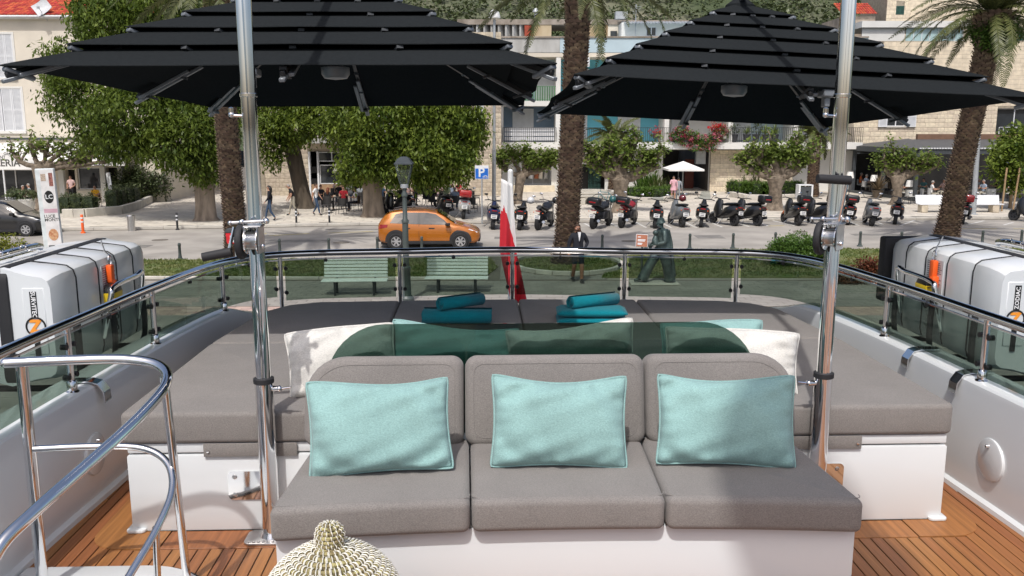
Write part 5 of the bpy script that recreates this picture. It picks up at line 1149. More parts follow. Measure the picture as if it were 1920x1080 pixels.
def stones(parent, x0, x1, z0, z1, y, ops, course, wmin, wmax, m, budget, seed, proud=0.02, order=None):
    g = random.Random(seed); cells = []; z = z0
    while z < z1-.04:
        h = min(course*g.uniform(.8, 1.2), z1-z); x = x0
        while x < x1-.02:
            w = min(g.uniform(wmin, wmax), x1-x)
            if x1-x-w < .12: w = x1-x
            a, b, c, d = x+.006, x+w-.006, z+.006, z+h-.006; x += w
            bad = [o for o in ops if a < o[1] and b > o[0] and c < o[3] and d > o[2]]
            if bad:
                o = bad[0]
                if a < o[0]-.05: b = min(b, o[0]-.006)
                elif b > o[1]+.05: a = max(a, o[1]+.006)
                else: continue
            if b-a > .05: cells.append((a, b, c, d))
        z += h
    if order: cells.sort(key=order)
    q0 = MB(); q0.rbox(-.5, .5, -.5, .5, -.5, .5, .06, 1)
    key = 'stone_'+m.name
    if key not in slab_me: slab_me[key] = q0.mesh('stone', m)
    rest = MB(); org = ORG.get(parent, Vector())
    for i, (a, b, c, d) in enumerate(cells):
        pr = proud*g.uniform(.7, 1.3)
        if i < budget:
            o = link('stone', slab_me[key], parent); o.location = Vector(((a+b)/2, y-pr+.1, (c+d)/2))-org; o.scale = (b-a, .2, d-c)
        else: rest.box(a, b, y-pr, y+.1, c, d)
    if rest.v: part(rest, 'stones', m, parent, kind='stuff')
def shutter(parent, x0, x1, z0, z1, y, m=M_SHUT, leaves=2, slat=.07):
    q = MB(); q.box(x0, x1, y-.02, y+.05, z0, z1); fr = part(q, 'shutter', m, parent); 
    w = (x1-x0)/leaves
    q = MB()
    for k in range(leaves):
        a, b = x0+k*w+.01, x0+(k+1)*w-.01
        q.box(a, a+.07, y-.06, y-.021, z0, z1); q.box(b-.07, b, y-.06, y-.021, z0, z1); zm = (z0+z1)/2
        for zz in (z0, zm-.04, z1-.09): q.box(a+.071, b-.071, y-.055, y-.021, zz, zz+.09)
    part(q, 'frame', m, fr)
    q = MB()
    for k in range(leaves):
        a, b = x0+k*w+.085, x0+(k+1)*w-.085; z = z0+.1
        while z < z1-.12: q.box(a, b, y-.045, y-.021, z, z+slat*.6); z += slat
    part(q, 'slats', m, fr, kind='stuff'); return fr
def window(parent, x0, x1, z0, z1, y, fm, pane=M_PANE, cols=2, rows=1, fw=.06, dep=.12, sill=True):
    q = MB(); q.box(x0, x1, y+dep, y+dep+.02, z0, z1); w = part(q, 'pane', pane, parent)
    q = MB()
    for k in range(cols+1): xx = x0+(x1-x0-fw)*k/cols; q.box(xx, xx+fw, y+dep-.06, y+dep-.002, z0, z1)
    for k in range(rows+1): zz = z0+(z1-z0-fw)*k/rows; q.box(x0+.001, x1-.001, y+dep-.055, y+dep-.004, zz, zz+fw)
    part(q, 'frame', fm, w)
    if sill:
        q = MB(); q.box(x0-.1, x1+.1, y-.08, y+.1, z0-.08, z0-.002); part(q, 'sill', M_KERB, w)
    return w
def railing(parent, x0, x1, z0, z1, y, m=M_IRON, pitch=.13, r=.012):
    q = MB(); q.box(x0, x1, y-.02, y+.02, z1-.03, z1); q.box(x0, x1, y-.015, y+.015, z0+.08, z0+.10); rl = part(q, 'balcony_rail', m, parent)
    q = MB(); n = int((x1-x0)/pitch)
    for k in range(n+1): xx = x0+(x1-x0)*k/n; q.box(xx-r, xx+r, y-r, y+r, z0, z1-.03)
    part(q, 'balusters', m, rl, kind='stuff'); return rl

# -- pizzeria on the left
Y = 55.0; t = thing('pizzeria_building', 'cream rendered pizzeria with white shutters and red tiled roof at the left', 'building', (fx(60, Y), Y, .1))
xr = fx(300, Y); x0 = -46.0; zt = fz(36, Y)
ops = [(fx(-60, Y), fx(45, Y), fz(146, Y), fz(64, Y)), (fx(-60, Y), fx(52, Y), fz(246, Y), fz(166, Y)), (fx(-60, Y), fx(63, Y), .1, fz(318, Y)), (fx(120, Y), fx(138, Y), .1, fz(318, Y)), (fx(142, Y), fx(192, Y), .9, fz(314, Y)), (fx(197, Y), fx(222, Y), .1, fz(314, Y))]
part(wall_mb(x0, xr, 0.1, zt, Y, .4, ops), 'wall', M_CREAMW, t)
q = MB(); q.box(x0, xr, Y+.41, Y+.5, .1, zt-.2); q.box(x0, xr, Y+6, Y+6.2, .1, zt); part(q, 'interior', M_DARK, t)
q = MB(); q.box(xr-.3, xr, Y+.51, Y+12, .1, zt); part(q, 'side_wall', M_CREAMW, t)
for (a, b, c, d) in ops[:2]:
    shutter(t, a, fx(14, Y), c, d, Y+.06); shutter(t, fx(15, Y), b, c, d, Y+.06)
    q = MB(); q.box(a-.1, b+.12, Y-.10, Y+.02, c-.14, c-.004); part(q, 'sill', M_WHITEW, t)
    q = MB(); q.box(b+.002, b+.12, Y-.03, Y+.02, c, d+.12); q.box(a, b, Y-.03, Y+.02, d+.002, d+.12); part(q, 'surround', M_WHITEW, t)
q = MB(); q.box(x0, xr, Y-.10, Y-.002, fz(262, Y), fz(258, Y)); part(q, 'string_course', M_ANTH, t)
window(t, *ops[4], Y, M_SHUT, cols=1, dep=.2); window(t, *ops[2], Y, M_SHUT, cols=3, dep=.3, sill=False)
for px in (115, 193, 226):
    q = MB(); q.rbox(fx(px, Y)-.17, fx(px, Y)+.17, Y-.25, Y-.003, .1, fz(312, Y), .03, 1); part(q, 'pilaster', M_WHITEW, t, 40)
rf_ = MB(); rf_.box(x0, xr+.3, Y-.35, Y+.1, zt, zt+.16); rf = part(rf_, 'roof', M_WHITEW, t)
q = MB(); q.tube([(x0, Y-.42, zt+.12), (xr+.3, Y-.42, zt+.12)], .07, 8); part(q, 'gutter', M_SHUT, rf, True)
q = MB(); pitch = .26; nx = int((xr+.3-x0)/pitch); sl = math.tan(R(24))
for r_ in range(18):
    ya = Y-.45+r_*.36; za = zt+.17+r_*.36*sl
    for k in range(nx):
        xa = x0+k*pitch
        if xa < fx(-60, Y): continue
        pts = [(xa+pitch*.5-math.cos(a)*pitch*.56, math.sin(a)*.085) for a in [math.pi*j/4 for j in range(5)]]
        q.add([(x, ya, za+h+.035) for x, h in pts]+[(x, ya+.42, za+.42*sl+h) for x, h in pts]+[(x, ya, za+h*.6) for x, h in pts], [(j, j+1, 6+j, 5+j) for j in range(4)]+[(10+j, 11+j, j+1, j) for j in range(4)])
part(q, 'roof_tiles', M_TILE, rf, False, kind='stuff')
# white awnings
M_AWN = mat('white_awning', (0.74, 0.73, 0.70), rough=0.8, var=0.05, scale=1.5)
M_AWNT = mat('dark_print', (0.07, 0.07, 0.065), rough=0.8)
def awning(parent, x0, x1, ztop, zbot, y, out, val, m):
    q = MB(); q.add([(x0, y, ztop), (x1, y, ztop), (x1, y-out, zbot), (x0, y-out, zbot), (x0, y, ztop-.03), (x1, y, ztop-.03), (x1, y-out, zbot-.03), (x0, y-out, zbot-.03)], [(0, 3, 2, 1), (4, 5, 6, 7), (0, 4, 7, 3), (1, 2, 6, 5)]); q.box(x0, x1, y-out-.02, y-out, zbot-val, zbot)
    return part(q, 'awning', m, parent)
aw = awning(t, fx(64, 53.2), fx(233, 53.2), fz(268, Y)+.02, fz(302, 53.2), Y-.01, 1.8, .28, M_AWN)
q = text_mb('PIZZERIA', .30, .003, .006); xf(q, Matrix.Translation((fx(190, 53.2), 53.15, fz(307, 53.2))) @ FACE); part(q, 'lettering', M_AWNT, aw)
q = text_mb('RESTAURANT', .26, .003, .003); xf(q, Matrix.Translation((fx(128, 53.2), 53.15, fz(307, 53.2))) @ FACE); part(q, 'lettering', M_AWNT, aw)
Ya = 52.6; q = MB(); ax = fx(-12, Ya); ow = fx(61, Ya)-ax; pts = [(ax+ow*math.cos(a), fz(318, Ya)+(fz(284, Ya)-fz(318, Ya))*math.sin(a)) for a in [math.pi*k/16 for k in range(17)]]
q.prism(pts, -.03, .03, M=Matrix.Translation((0, Ya, 0)) @ FACE); aw2 = part(q, 'arched_awning', M_AWN, t)
q = MB(); n = 17; q.add([(p[0], Ya+.03, p[1]) for p in pts]+[(p[0], Y-.01, p[1]+.5) for p in pts], [(k, k+1, n+k+1, n+k) for k in range(n-1)]); part(q, 'awning_hood', M_AWN, aw2)
for tx, s_, py, px in (('PIZZERIA', .58, 306, 0), ('RESTAURANT', .26, 295, -14), ('GRILL', .24, 289, 18)):
    q = text_mb(tx, s_, .003, .01 if s_ > .5 else .003); xf(q, Matrix.Translation((fx(px, Ya), Ya-.034, fz(py, Ya))) @ FACE @ Matrix.Rotation(R(0 if py > 290 else -8), 4, 'Z')); part(q, 'lettering', M_AWNT, aw2)
for px in (4, 62):
    q = MB(); q.cyl((fx(px, Ya), Ya, .1), (fx(px, Ya), Ya, fz(318, Ya)), .05, n=8); part(q, 'awning_post', M_SHUT, aw2, True)
# dish on the roof
ds = thing('satellite_dish', 'pale square satellite dish on the red tiled roof', 'satellite dish', PY(82, 34, Y-.3))
dp = PY(80, 15, Y-.3); Md = Matrix.Translation(dp) @ Matrix.Rotation(R(70), 4, 'X') @ Matrix.Rotation(R(40), 4, 'Z')
q = MB(); q.grid(lambda u, v: ((u-.5)*.95, (v-.5)*.85, .35*((u-.5)**2+(v-.5)**2)), 8, 8); q.grid(lambda u, v: ((u-.5)*.95, (v-.5)*.85, .35*((u-.5)**2+(v-.5)**2)-.03), 8, 8, flip=True); q.v = [tuple(Md @ Vector(v)) for v in q.v]; part(q, 'reflector', mat('pale_grey_paint', (0.55, 0.56, 0.57)), ds, True)
q = MB(); q.cyl(dp+Vector((0.05, .1, -.1)), dp+Vector((.05, .35, -.75)), .035, n=8); q.cyl(dp+Vector((.0, -.02, -.35)), dp+Vector((0, -.5, -.05)), .018, n=6); q.box(dp.x-.06, dp.x+.06, dp.y-.58, dp.y-.46, dp.z-.1, dp.z+.02); part(q, 'mast', M_GALV, ds)

# -- stone cafe building behind the trees
Y = 60.0; t = thing('cafe_building', 'stone cafe building with large shop window behind the leafy trees', 'building', (fx(700, Y), Y, .1))
x0, x1 = fx(495, Y), fx(940, Y); zt = fz(60, Y)
ops = [(fx(578, Y), fx(672, Y), .1, fz(284, Y)), (fx(775, Y), fx(808, Y), .1, fz(325, Y)), (fx(600, Y), fx(650, Y), 4.2, 6.6), (fx(892, Y), fx(908, Y), 4.4, 6.6), (fx(700, Y), fx(745, Y), 4.2, 6.6)]
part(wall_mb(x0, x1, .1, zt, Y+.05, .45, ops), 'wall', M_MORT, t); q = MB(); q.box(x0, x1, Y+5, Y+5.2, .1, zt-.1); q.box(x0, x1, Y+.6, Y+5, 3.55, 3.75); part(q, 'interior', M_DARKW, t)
stones(t, x0, x1, .1, zt, Y+.05, ops, .31, .4, .8, M_STONE2, 300, 41, order=lambda c: (0 if (c[0] < fx(565, 60) or c[0] > fx(835, 60)) and c[2] < 7.2 else 1, c[2]))
q = MB(); q.box(x0-.4, x0, Y, Y+12, .1, zt); part(q, 'side_wall', M_MORT, t)
q = MB(); q.box(fx(575, Y), fx(690, Y), Y-1.3, Y, fz(268, Y), fz(263, Y)+.1); sl_ = part(q, 'balcony_slab', M_CONC, t)
railing(t, fx(575, Y), fx(690, Y), fz(263, Y)+.1, fz(263, Y)+1.05, Y-1.2, M_GALV)
wd = window(t, fx(598, Y), fx(654, Y), .9, fz(309, Y), Y, M_SHUT, cols=1, dep=.15, sill=False); window(t, fx(596, Y), fx(672, Y), fz(303, Y), fz(285, Y), Y, M_SHUT, cols=3, dep=.15, sill=False)
q = MB(); q.box(fx(578, Y), fx(656, Y), Y+.05, Y+.4, .1, .88); part(q, 'counter_wall', mat('tan_panel', (0.34, 0.22, 0.13), var=0.15), t)
for px in (578, 594, 655): q = MB(); q.box(fx(px, Y), fx(px, Y)+.12, Y-.02, Y+.3, .1, fz(284, Y)); part(q, 'jamb', M_SHUT, t)
for k, (tx, px, py, s_) in enumerate((('CAFFE BAR', 590, 318, .2), ('MENU', 586, 330, .15))):
    q = MB(); q.box(fx(px, Y)-.3, fx(px, Y)+.3, Y+.1, Y+.12, fz(py, Y)-.6, fz(py, Y)+.2); part(q, 'menu_board', M_BLACK, t)
awning(t, fx(625, 58.8), fx(672, 58.8), fz(300, Y), fz(322, 58.6), Y-.02, 1.4, .1, mat('grey_awning', (0.26, 0.25, 0.22), var=0.1))
shutter(t, ops[2][0], ops[2][1], ops[2][2], ops[2][3], Y+.1); shutter(t, ops[3][0], ops[3][1], ops[3][2], ops[3][3], Y+.1, leaves=1); shutter(t, ops[4][0], ops[4][1], ops[4][2], ops[4][3], Y+.1)
q = MB(); q.box(fx(773, Y), fx(779, Y), Y-.03, Y+.3, .1, fz(325, Y)); q.box(fx(803, Y), fx(810, Y), Y-.03, Y+.3, .1, fz(325, Y)); part(q, 'door_frame', mat('red_brown_frame', (0.16, 0.035, 0.02)), t)

# -- apartment building with painted balconies
Y = 64.0; t = thing('apartment_building', 'apartment block with blue and turquoise balcony bays above the shops', 'building', (fx(1200, Y), Y, .1))
x0, x1 = fx(941, Y), fx(1600, Y); z1f, z2f, zp, zpt = fz(266, Y), fz(190, Y), fz(101, Y), fz(74, Y)
gops = [(fx(965, Y), fx(1034, Y), .55, fz(300, Y)), (fx(1084, Y), fx(1135, Y), .1, fz(308, Y)), (fx(1243, Y), fx(1331, Y), .1, fz(281, Y))]
part(wall_mb(x0, x1, .1, z1f-.5, Y, .4, gops), 'ground_floor_wall', M_WHITEW, t)
q = MB(); q.box(x0, x1, Y+1.6, Y+1.8, z1f-.45, zp-.2); part(q, 'back_wall', M_WHITEW, t)
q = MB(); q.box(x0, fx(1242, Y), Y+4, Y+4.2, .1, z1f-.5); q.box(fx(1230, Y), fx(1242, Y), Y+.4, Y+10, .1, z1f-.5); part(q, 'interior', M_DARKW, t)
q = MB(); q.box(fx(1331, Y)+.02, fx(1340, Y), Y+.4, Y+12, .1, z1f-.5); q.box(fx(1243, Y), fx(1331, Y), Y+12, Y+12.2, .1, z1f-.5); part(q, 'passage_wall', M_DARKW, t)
q = MB(); q.box(fx(1308, Y), fx(1326, Y), Y+.5, Y+1.0, fz(308, Y), fz(283, Y)); part(q, 'service_box', M_GALV, t)
q = MB(); q.rbox(fx(1300, Y), fx(1318, Y), Y+3, Y+3.1, .1, 2.3, .02, 1); part(q, 'passage_door', mat('red_brown_frame', (0.16, 0.035, 0.02)), t)
wl = part(wall_mb(fx(1331, Y), fx(1486, Y), .1, z1f-.55, Y-.25, .24, []), 'stone_wall', M_MORT, t)
stones(wl, fx(1331, Y), fx(1486, Y), .1, z1f-.55, Y-.25, [], .34, .32, .75, M_STONE, 300, 42)
q = MB(); q.box(x0-.2, x1, Y-1.5, Y+1.6, z1f-.48, z1f-.02); sb = part(q, 'first_floor_slab', M_WHITEW, t)
q = MB(); q.box(x0-.2, x1, Y-1.2, Y+1.6, z2f-.35, z2f-.0); part(q, 'second_floor_slab', M_WHITEW, t)
q = MB(); q.box(x0-.2, fx(1046, Y), Y-1.2, Y+8, zp, zpt); part(q, 'parapet', M_CONC, t); q = MB(); q.box(fx(1046, Y)+.01, x1, Y-1.2, Y+8, zp, zpt); part(q, 'parapet', M_PALEB, t, label='pale blue painted parapet')
q = MB(); q.box(x0-.2, x1, Y-1.28, Y-1.1, zpt, zpt+.1); part(q, 'coping', M_CONCD, t)
q = MB(); q.box(x0-.2, x1, Y-1.18, Y+1.6, zp-.3, zp-.02); part(q, 'roof_slab', M_CREAMW, t)
for px in (940, 1044, 1243, 1360, 1480):
    for za, zb in ((z1f-.019, z2f-.352), (z2f+.002, zp-.302)):
        q = MB(); q.box(fx(px, Y)-.16, fx(px, Y)+.16, Y-1.15, Y+1.6, za, zb); part(q, 'pier', M_WHITEW, t)
bays = [(944, 1040, M_BLUEG), (1048, 1239, M_TURQ), (1247, 1356, M_WHITEW), (1364, 1476, M_PALEB), (1484, 1598, M_CREAMW)]
for i, (a, b, m) in enumerate(bays):
    for za, zb in ((z1f-.018, z2f-.353), (z2f+.003, zp-.303)):
        q = MB(); q.box(fx(a, Y), fx(b, Y), Y+1.45, Y+1.59, za, zb); part(q, 'bay_wall', m if za < 6 or i != 0 else M_PALEB, t)
    if i > 2: shutter(t, fx(a+15, Y), fx(a+50, Y), z1f+.1, z1f+2.3, Y+1.38)
shutter(t, fx(961, Y), fx(1001, Y), z1f+.0, z1f+2.35, Y+1.38); shutter(t, fx(1085, Y), fx(1103, Y), z1f+.0, z1f+2.35, Y+1.38); shutter(t, fx(1161, Y), fx(1204, Y), z1f+.0, z1f+2.35, Y+1.38); shutter(t, fx(1263, Y), fx(1290, Y), z1f+.0, z1f+2.3, Y+1.38)
shutter(t, fx(1005, Y), fx(1040, Y), z2f+.0, z2f+2.3, Y+1.38); shutter(t, fx(1100, Y), fx(1140, Y), z2f+.0, z2f+2.3, Y+1.38)
q = MB(); q.ball((fx(989, Y), Y+1.3, fz(196, Y)), .12, 10, 6); part(q, 'wall_lamp', M_SHUT, t, True)
railing(t, fx(943, Y), fx(1041, Y), z1f, z1f+1.02, Y-1.4); railing(t, fx(1047, Y), fx(1248, Y), z1f, z1f+1.02, Y-1.4); railing(t, fx(1352, Y), fx(1478, Y), z1f, z1f+1.02, Y-1.4); railing(t, fx(1482, Y), x1, z1f, z1f+1.02, Y-1.4)
for k in range(3):        # striped balcony screen
    za = z1f+.12+.31*k; q = MB(); q.box(fx(946, Y), fx(1037, Y), Y-1.34, Y-1.32, za, za+.25); part(q, 'screen_band', M_SHUT, t)
railing(t, fx(985, Y), fx(1046, Y), z2f, z2f+1.0, Y-1.1, mat('green_lattice', (0.05, 0.20, 0.07)), .16, .03)
q = MB(); q.box(fx(1063, Y-1.1), fx(1100, Y), Y-1.17, Y-1.15, zp-.95, zp-.28); bl = part(q, 'sun_blind', M_SHUT, t)
# shop window with garments
window(t, *gops[0], Y, M_SHUT, pane=mat('shop_back', (0.42, 0.42, 0.40), var=0.15), cols=2, dep=.9, sill=False); g = random.Random(6)
for k, px in enumerate((975, 986, 996, 1006, 1014, 1024)):
    q = MB(); xx = fx(px, Y); q.tube([(xx, Y+.6, 1.0), (xx+.05, Y+.6, 1.6), (xx-.02, Y+.6, 2.5)], .15, 8, rs=[.16, .13, .1]); part(q, 'garment', [M_SHUT, M_DARK, M_SHUT, mat('rust_cloth', (0.32, 0.10, 0.04)), M_CREAMW, M_CONC][k], t, True)
q = MB(); q.box(fx(946, Y), fx(1040, Y), Y-.35, Y-.003, .1, .55); part(q, 'plinth', M_STONE, t)
q = MB(); q.box(fx(1083, Y), fx(1104, Y), Y+.3, Y+.34, .1, fz(308, Y)); part(q, 'doorway', M_DARK, t)
gt = MB(); xa, xb = fx(1105, Y), fx(1126, Y)
for k in range(9): xx = xa+(xb-xa)*k/8; gt.box(xx-.015, xx+.015, Y+.1, Y+.13, .1, fz(310, Y))
for k in range(20): c = Vector((g.uniform(xa, xb), Y+.11, g.uniform(.4, 2.6))); gt.tube([c+Vector((.12*math.cos(a), 0, .12*math.sin(a))) for a in [j*math.pi/5 for j in range(10)]], .015, 4, closed=True)
part(gt, 'scrolled_gate', mat('verdigris_iron', (0.04, 0.11, 0.09)), t)
# balcony plants and flowers
def pot(label, p, r, h, m, plant, n, size, seed, ph=.9, pr=.4, spike=False, group='potted plants'):
    t = thing('potted_plant', label, 'potted plant', p, group=group); p = Vector(p); q = MB(); q.lathe([(r*.72, 0), (r, h*.9), (r*1.08, h*.9), (r*1.08, h), (r*.9, h), (r*.85, h*.85), (0, h*.85)], p, 14); part(q, 'pot', m, t, 40)
    if spike:
        g = random.Random(seed); q = MB()
        for k in range(n):
            a = g.uniform(0, 6.28); el = R(g.uniform(15, 85)); d = Vector((math.cos(a)*math.cos(el), math.sin(a)*math.cos(el), math.sin(el))); c = p+Vector((0, 0, h)); ll = ph*g.uniform(.6, 1.1); w = d.cross(Vector((0, 0, 1))).normalized()*.025; q.add([c-w, c+w, c+d*ll*.5+w, c+d*ll-Vector((0, 0, .2*ll)), c+d*ll*.5-w], [(0, 1, 2, 4), (4, 2, 3)])
        part(q, 'leaves', plant, t, False)
    else: part(foliage([((p.x, p.y, p.z+h+ph*.45), (pr, pr, ph*.55))], n, size, seed, spread=.08), 'leaves', plant, t, False)
    return t
M_POTD = mat('dark_pot', (0.05, 0.05, 0.055), rough=0.6); M_TERRA = mat('terracotta', (0.40, 0.16, 0.08), rough=0.85, var=0.15)
L_FLOW = leafmat('flower_mix', (0.42, 0.02, 0.06), (0.70, 0.22, 0.30), 0.3); L_FLOWR = leafmat('flower_red', (0.50, 0.01, 0.02), (0.65, 0.05, 0.05), 0.3)
fl = thing('flower_boxes', 'pink and red flowering plants spilling over the balcony above the passage', 'flowers', (fx(1300, Y), Y-1.45, z1f))
q = MB(); q.rbox(fx(1252, Y), fx(1350, Y), Y-1.55, Y-1.3, z1f, z1f+.25, .02, 1); part(q, 'box', M_POTD, fl)
fb = [((fx(p, Y), Y-1.5, fz(y_, Y)), (.55, .35, .4)) for p, y_ in ((1268, 245), (1290, 255), (1310, 262), (1330, 258), (1340, 245), (1275, 262), (1322, 270), (1296, 272), (1262, 255))]
part(foliage(fb, 3600, .09, 55, spread=.1), 'leaves', L_HEDGE, fl, False); part(foliage(fb, 2600, .085, 56, spread=.07, shell=.12, ln=1.1), 'blossom', L_FLOW, fl, False); part(foliage([((fx(1332, Y), Y-1.5, fz(238, Y)), (.6, .3, .3))], 350, .1, 57, spread=.07, ln=1.1), 'red_blossom', L_FLOWR, fl, False)
for k, (px, sp) in enumerate(((1368, 0), (1391, 1), (1408, 0), (1425, 1), (1443, 1))):
    pot('%s potted plant on the balcony right of the flowers' % ['small leafy', 'tall spiky', 'slender leafy', 'broad spiky', 'rightmost spiky'][k], (fx(px, Y), Y-1.0, z1f), .26, .55, M_POTD, L_PLANE if sp else L_OLIVE, 40 if sp else 220, .08, 60+k, spike=bool(sp), ph=1.0, group='balcony plants')
pot('red flowering potted plant hanging on the turquoise balcony', (fx(1222, Y), Y-1.2, z1f+.25), .22, .3, M_POTD, L_FLOWR, 160, .08, 66, ph=.5, group='balcony plants')
pot('terracotta pot with a bush left of the tall lamp pole', tuple(G(905, 362, .117)), .45, .95, M_TERRA, L_OLIVE, 900, .09, 67, ph=1.2, pr=.6)

# -- roof structures behind the parapet
Y = 72.0; t = thing('rooftop_annex', 'weathered rooftop annex with concrete fins and an ochre wall', 'building', (fx(960, Y), Y, 10.0))
zt, zb = fz(36, Y), fz(76, Y)
q = MB(); q.box(fx(860, Y), fx(1172, Y), Y, Y+5, fz(46, Y), zt); part(q, 'roof_beam', M_CONCD, t)
for k in range(9): q = MB(); xa = fx(868+13.2*k, Y); q.add([(xa, Y+.1, zb), (xa+.12, Y+.1, zb), (xa+.42, Y+.5, zb), (xa+.3, Y+.5, zb), (xa, Y+.1, fz(46, Y)), (xa+.12, Y+.1, fz(46, Y)), (xa+.42, Y+.5, fz(46, Y)), (xa+.3, Y+.5, fz(46, Y))], [(0, 1, 5, 4), (1, 2, 6, 5), (2, 3, 7, 6), (3, 0, 4, 7)]); part(q, 'fin', M_CONC, t)
q = MB(); q.box(fx(860, Y), fx(983, Y), Y+1, Y+1.2, zb, fz(46, Y)); part(q, 'back_wall', M_CONC, t)
q = MB(); q.box(fx(983, Y), fx(999, Y), Y+.05, Y+.2, zb, fz(47, Y)); part(q, 'red_panel', mat('red_oxide', (0.32, 0.05, 0.02), var=0.25, scale=2), t)
q = MB(); q.box(fx(1000, Y), fx(1032, Y), Y+.05, Y+5, zb, fz(46, Y)); q2 = MB(); q2.box(fx(1094, Y), fx(1135, Y), Y+.05, Y+5, zb, fz(47, Y)); part(q, 'ochre_wall', M_OCHRE, t); part(q2, 'ochre_wall', M_OCHRE, t)
q = MB(); q.box(fx(1135, Y), fx(1172, Y), Y+.1, Y+5, zb, fz(46, Y)); part(q, 'end_wall', M_CREAMW, t); q = MB(); q.box(fx(1140, Y), fx(1152, Y), Y+.02, Y+.09, fz(73, Y), fz(58, Y)); part(q, 'window', M_PANE, t)
q = MB(); q.cyl((fx(1004, Y), Y+1, zt), (fx(1004, Y), Y+1, fz(15, Y)), .14, n=10); q.lathe([(.26, 0), (.26, .08), (.1, .3), (0, .32)], (fx(1004, Y), Y+1, fz(20, Y)), 10); part(q, 'chimney', M_GALV, t, 40)
Y = 70.0; t = thing('rooftop_house', 'small white rooftop house with corrugated roof left of the right umbrella', 'building', (fx(1230, Y), Y, 10.0))
zb = fz(78, Y); op = [(fx(1205, Y), fx(1224, Y), fz(68, Y), fz(50, Y))]
part(wall_mb(fx(1160, Y), fx(1330, Y), zb, fz(42, Y), Y, .3, op), 'wall', M_WHITEW, t); window(t, *op[0], Y, M_SHUT, cols=2, dep=.1)
q = MB(); q.box(fx(1160, Y), fx(1330, Y), Y+.3, Y+5, zb, fz(42, Y)); part(q, 'core', M_WHITEW, t)
q = MB(); n = 60; xa, xb = fx(1164, Y), fx(1340, Y); zr = fz(46, Y)
q.grid(lambda u, v: (xa+(xb-xa)*u, Y-1.0+3*v, zr+.45*v+.05*math.sin(u*n*3.14)), n*2, 2); part(q, 'corrugated_roof', M_GALV, t, True)
q = MB(); q.box(fx(1158, Y), fx(1335, Y), Y+1.6, Y+5, fz(41, Y), fz(33, Y)); part(q, 'upper_parapet', M_CONCD, t)
q = MB(); q.box(fx(1150, Y), fx(1172, Y), Y+.4, Y+1.2, fz(34, Y), fz(20, Y)); part(q, 'water_tank', M_GALV, t)
q = MB(); q.cyl((fx(1184, Y), Y-.5, zb), (fx(1184, Y), Y-.5, fz(10, Y)), .04, n=6); 
for k in range(5): z = fz(14, Y)-.12*k; q.cyl((fx(1184, Y)-.4+.04*k, Y-.5, z), (fx(1184, Y)+.4-.04*k, Y-.5, z), .012, n=5)
part(q, 'aerial', M_GALV, t)

# -- stone building on the right with the terrace restaurant
Y = 65.0; t = thing('stone_building', 'pale stone house with shuttered windows above the terrace restaurant', 'building', (fx(1750, Y), Y, .1))
x0, x1 = fx(1583, Y), fx(2020, Y); zt = fz(78, Y)
ops = [(fx(1658, Y), fx(1692, Y), fz(237, Y), fz(200, Y)), (fx(1862, Y), fx(2000, Y), fz(253, Y), fz(203, Y))]
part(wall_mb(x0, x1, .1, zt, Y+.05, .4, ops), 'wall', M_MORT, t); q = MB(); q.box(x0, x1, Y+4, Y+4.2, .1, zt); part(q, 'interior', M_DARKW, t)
stones(t, x0, x1, .1, zt, Y+.05, ops, .30, .34, .78, M_STONE, 300, 43, order=lambda c: (0 if c[2] > 3.0 and c[3] < 6.6 and c[1] < fx(1935, 65) else 1, c[2]))
window(t, *ops[0], Y, M_SHUT, cols=2, dep=.15); window(t, *ops[1], Y, M_SHUT, cols=4, dep=.3)
shutter(t, fx(1641, Y), fx(1657, Y), fz(238, Y), fz(200, Y), Y-.05, leaves=1); shutter(t, fx(1693, Y), fx(1711, Y), fz(238, Y), fz(200, Y), Y-.05, leaves=1)
railing(t, fx(1855, Y), x1, fz(252, Y), fz(238, Y), Y-.9, M_SHUT, .3, .02)
# upper houses at the right
Y = 80.0; t = thing('stone_house', 'old stone house with red roof and green shutters at the top right', 'building', (fx(1700, Y), Y, 9)); zb = 8.0
ops = [(fx(1659, Y), fx(1674, Y), fz(27, Y), fz(11, Y)), (fx(1885, Y), fx(1898, Y), fz(76, Y), fz(60, Y)), (fx(1866, Y), fx(1874, Y), fz(128, Y), fz(105, Y))]
part(wall_mb(fx(1642, Y), fx(2010, Y), zb, fz(-40, Y), Y+.05, .4, ops), 'wall', M_MORT, t); stones(t, fx(1642, Y), fx(2010, Y), zb, fz(-40, Y), Y+.05, ops, .38, .4, 1.0, M_STONE, 60, 44, order=lambda c: (0 if c[1] < fx(1690, 80) and c[3] > 14 else 1, c[2]))
q = MB(); q.box(fx(1642, Y), fx(2010, Y), Y+.46, Y+6, zb, fz(-40, Y)); part(q, 'core', M_MORT, t)
for o in ops: shutter(t, *o, Y+.1, m=M_SHUTG)
q = MB(); q.add([(fx(1600, Y), Y-1.5, fz(22, Y)), (fx(1618, Y), Y-1.5, fz(22, Y)), (fx(1618, Y), Y+2, fz(8, Y)), (fx(1600, Y), Y+2, fz(8, Y))], [(0, 1, 2, 3)]); 
q = MB(); q.box(fx(1560, Y), fx(1618, Y), Y-.5, Y+5, zb, fz(32, Y)); part(q, 'lower_wing', M_STONE2, t)
q = MB(); n = 14
for k in range(n):
    for r_ in range(6): xa = fx(1556, Y)+(fx(1620, Y)-fx(1556, Y))*k/n; w = (fx(1620, Y)-fx(1556, Y))/n; pts = [(xa+w*.5-math.cos(a)*w*.52, math.sin(a)*.1) for a in [math.pi*j/4 for j in range(5)]]; ya = Y-.8+r_*.4; za = fz(30, Y)+r_*.2; q.add([(x, ya, za+h+.04) for x, h in pts]+[(x, ya+.45, za+.22+h) for x, h in pts], [(j, j+1, 6+j, 5+j) for j in range(4)])
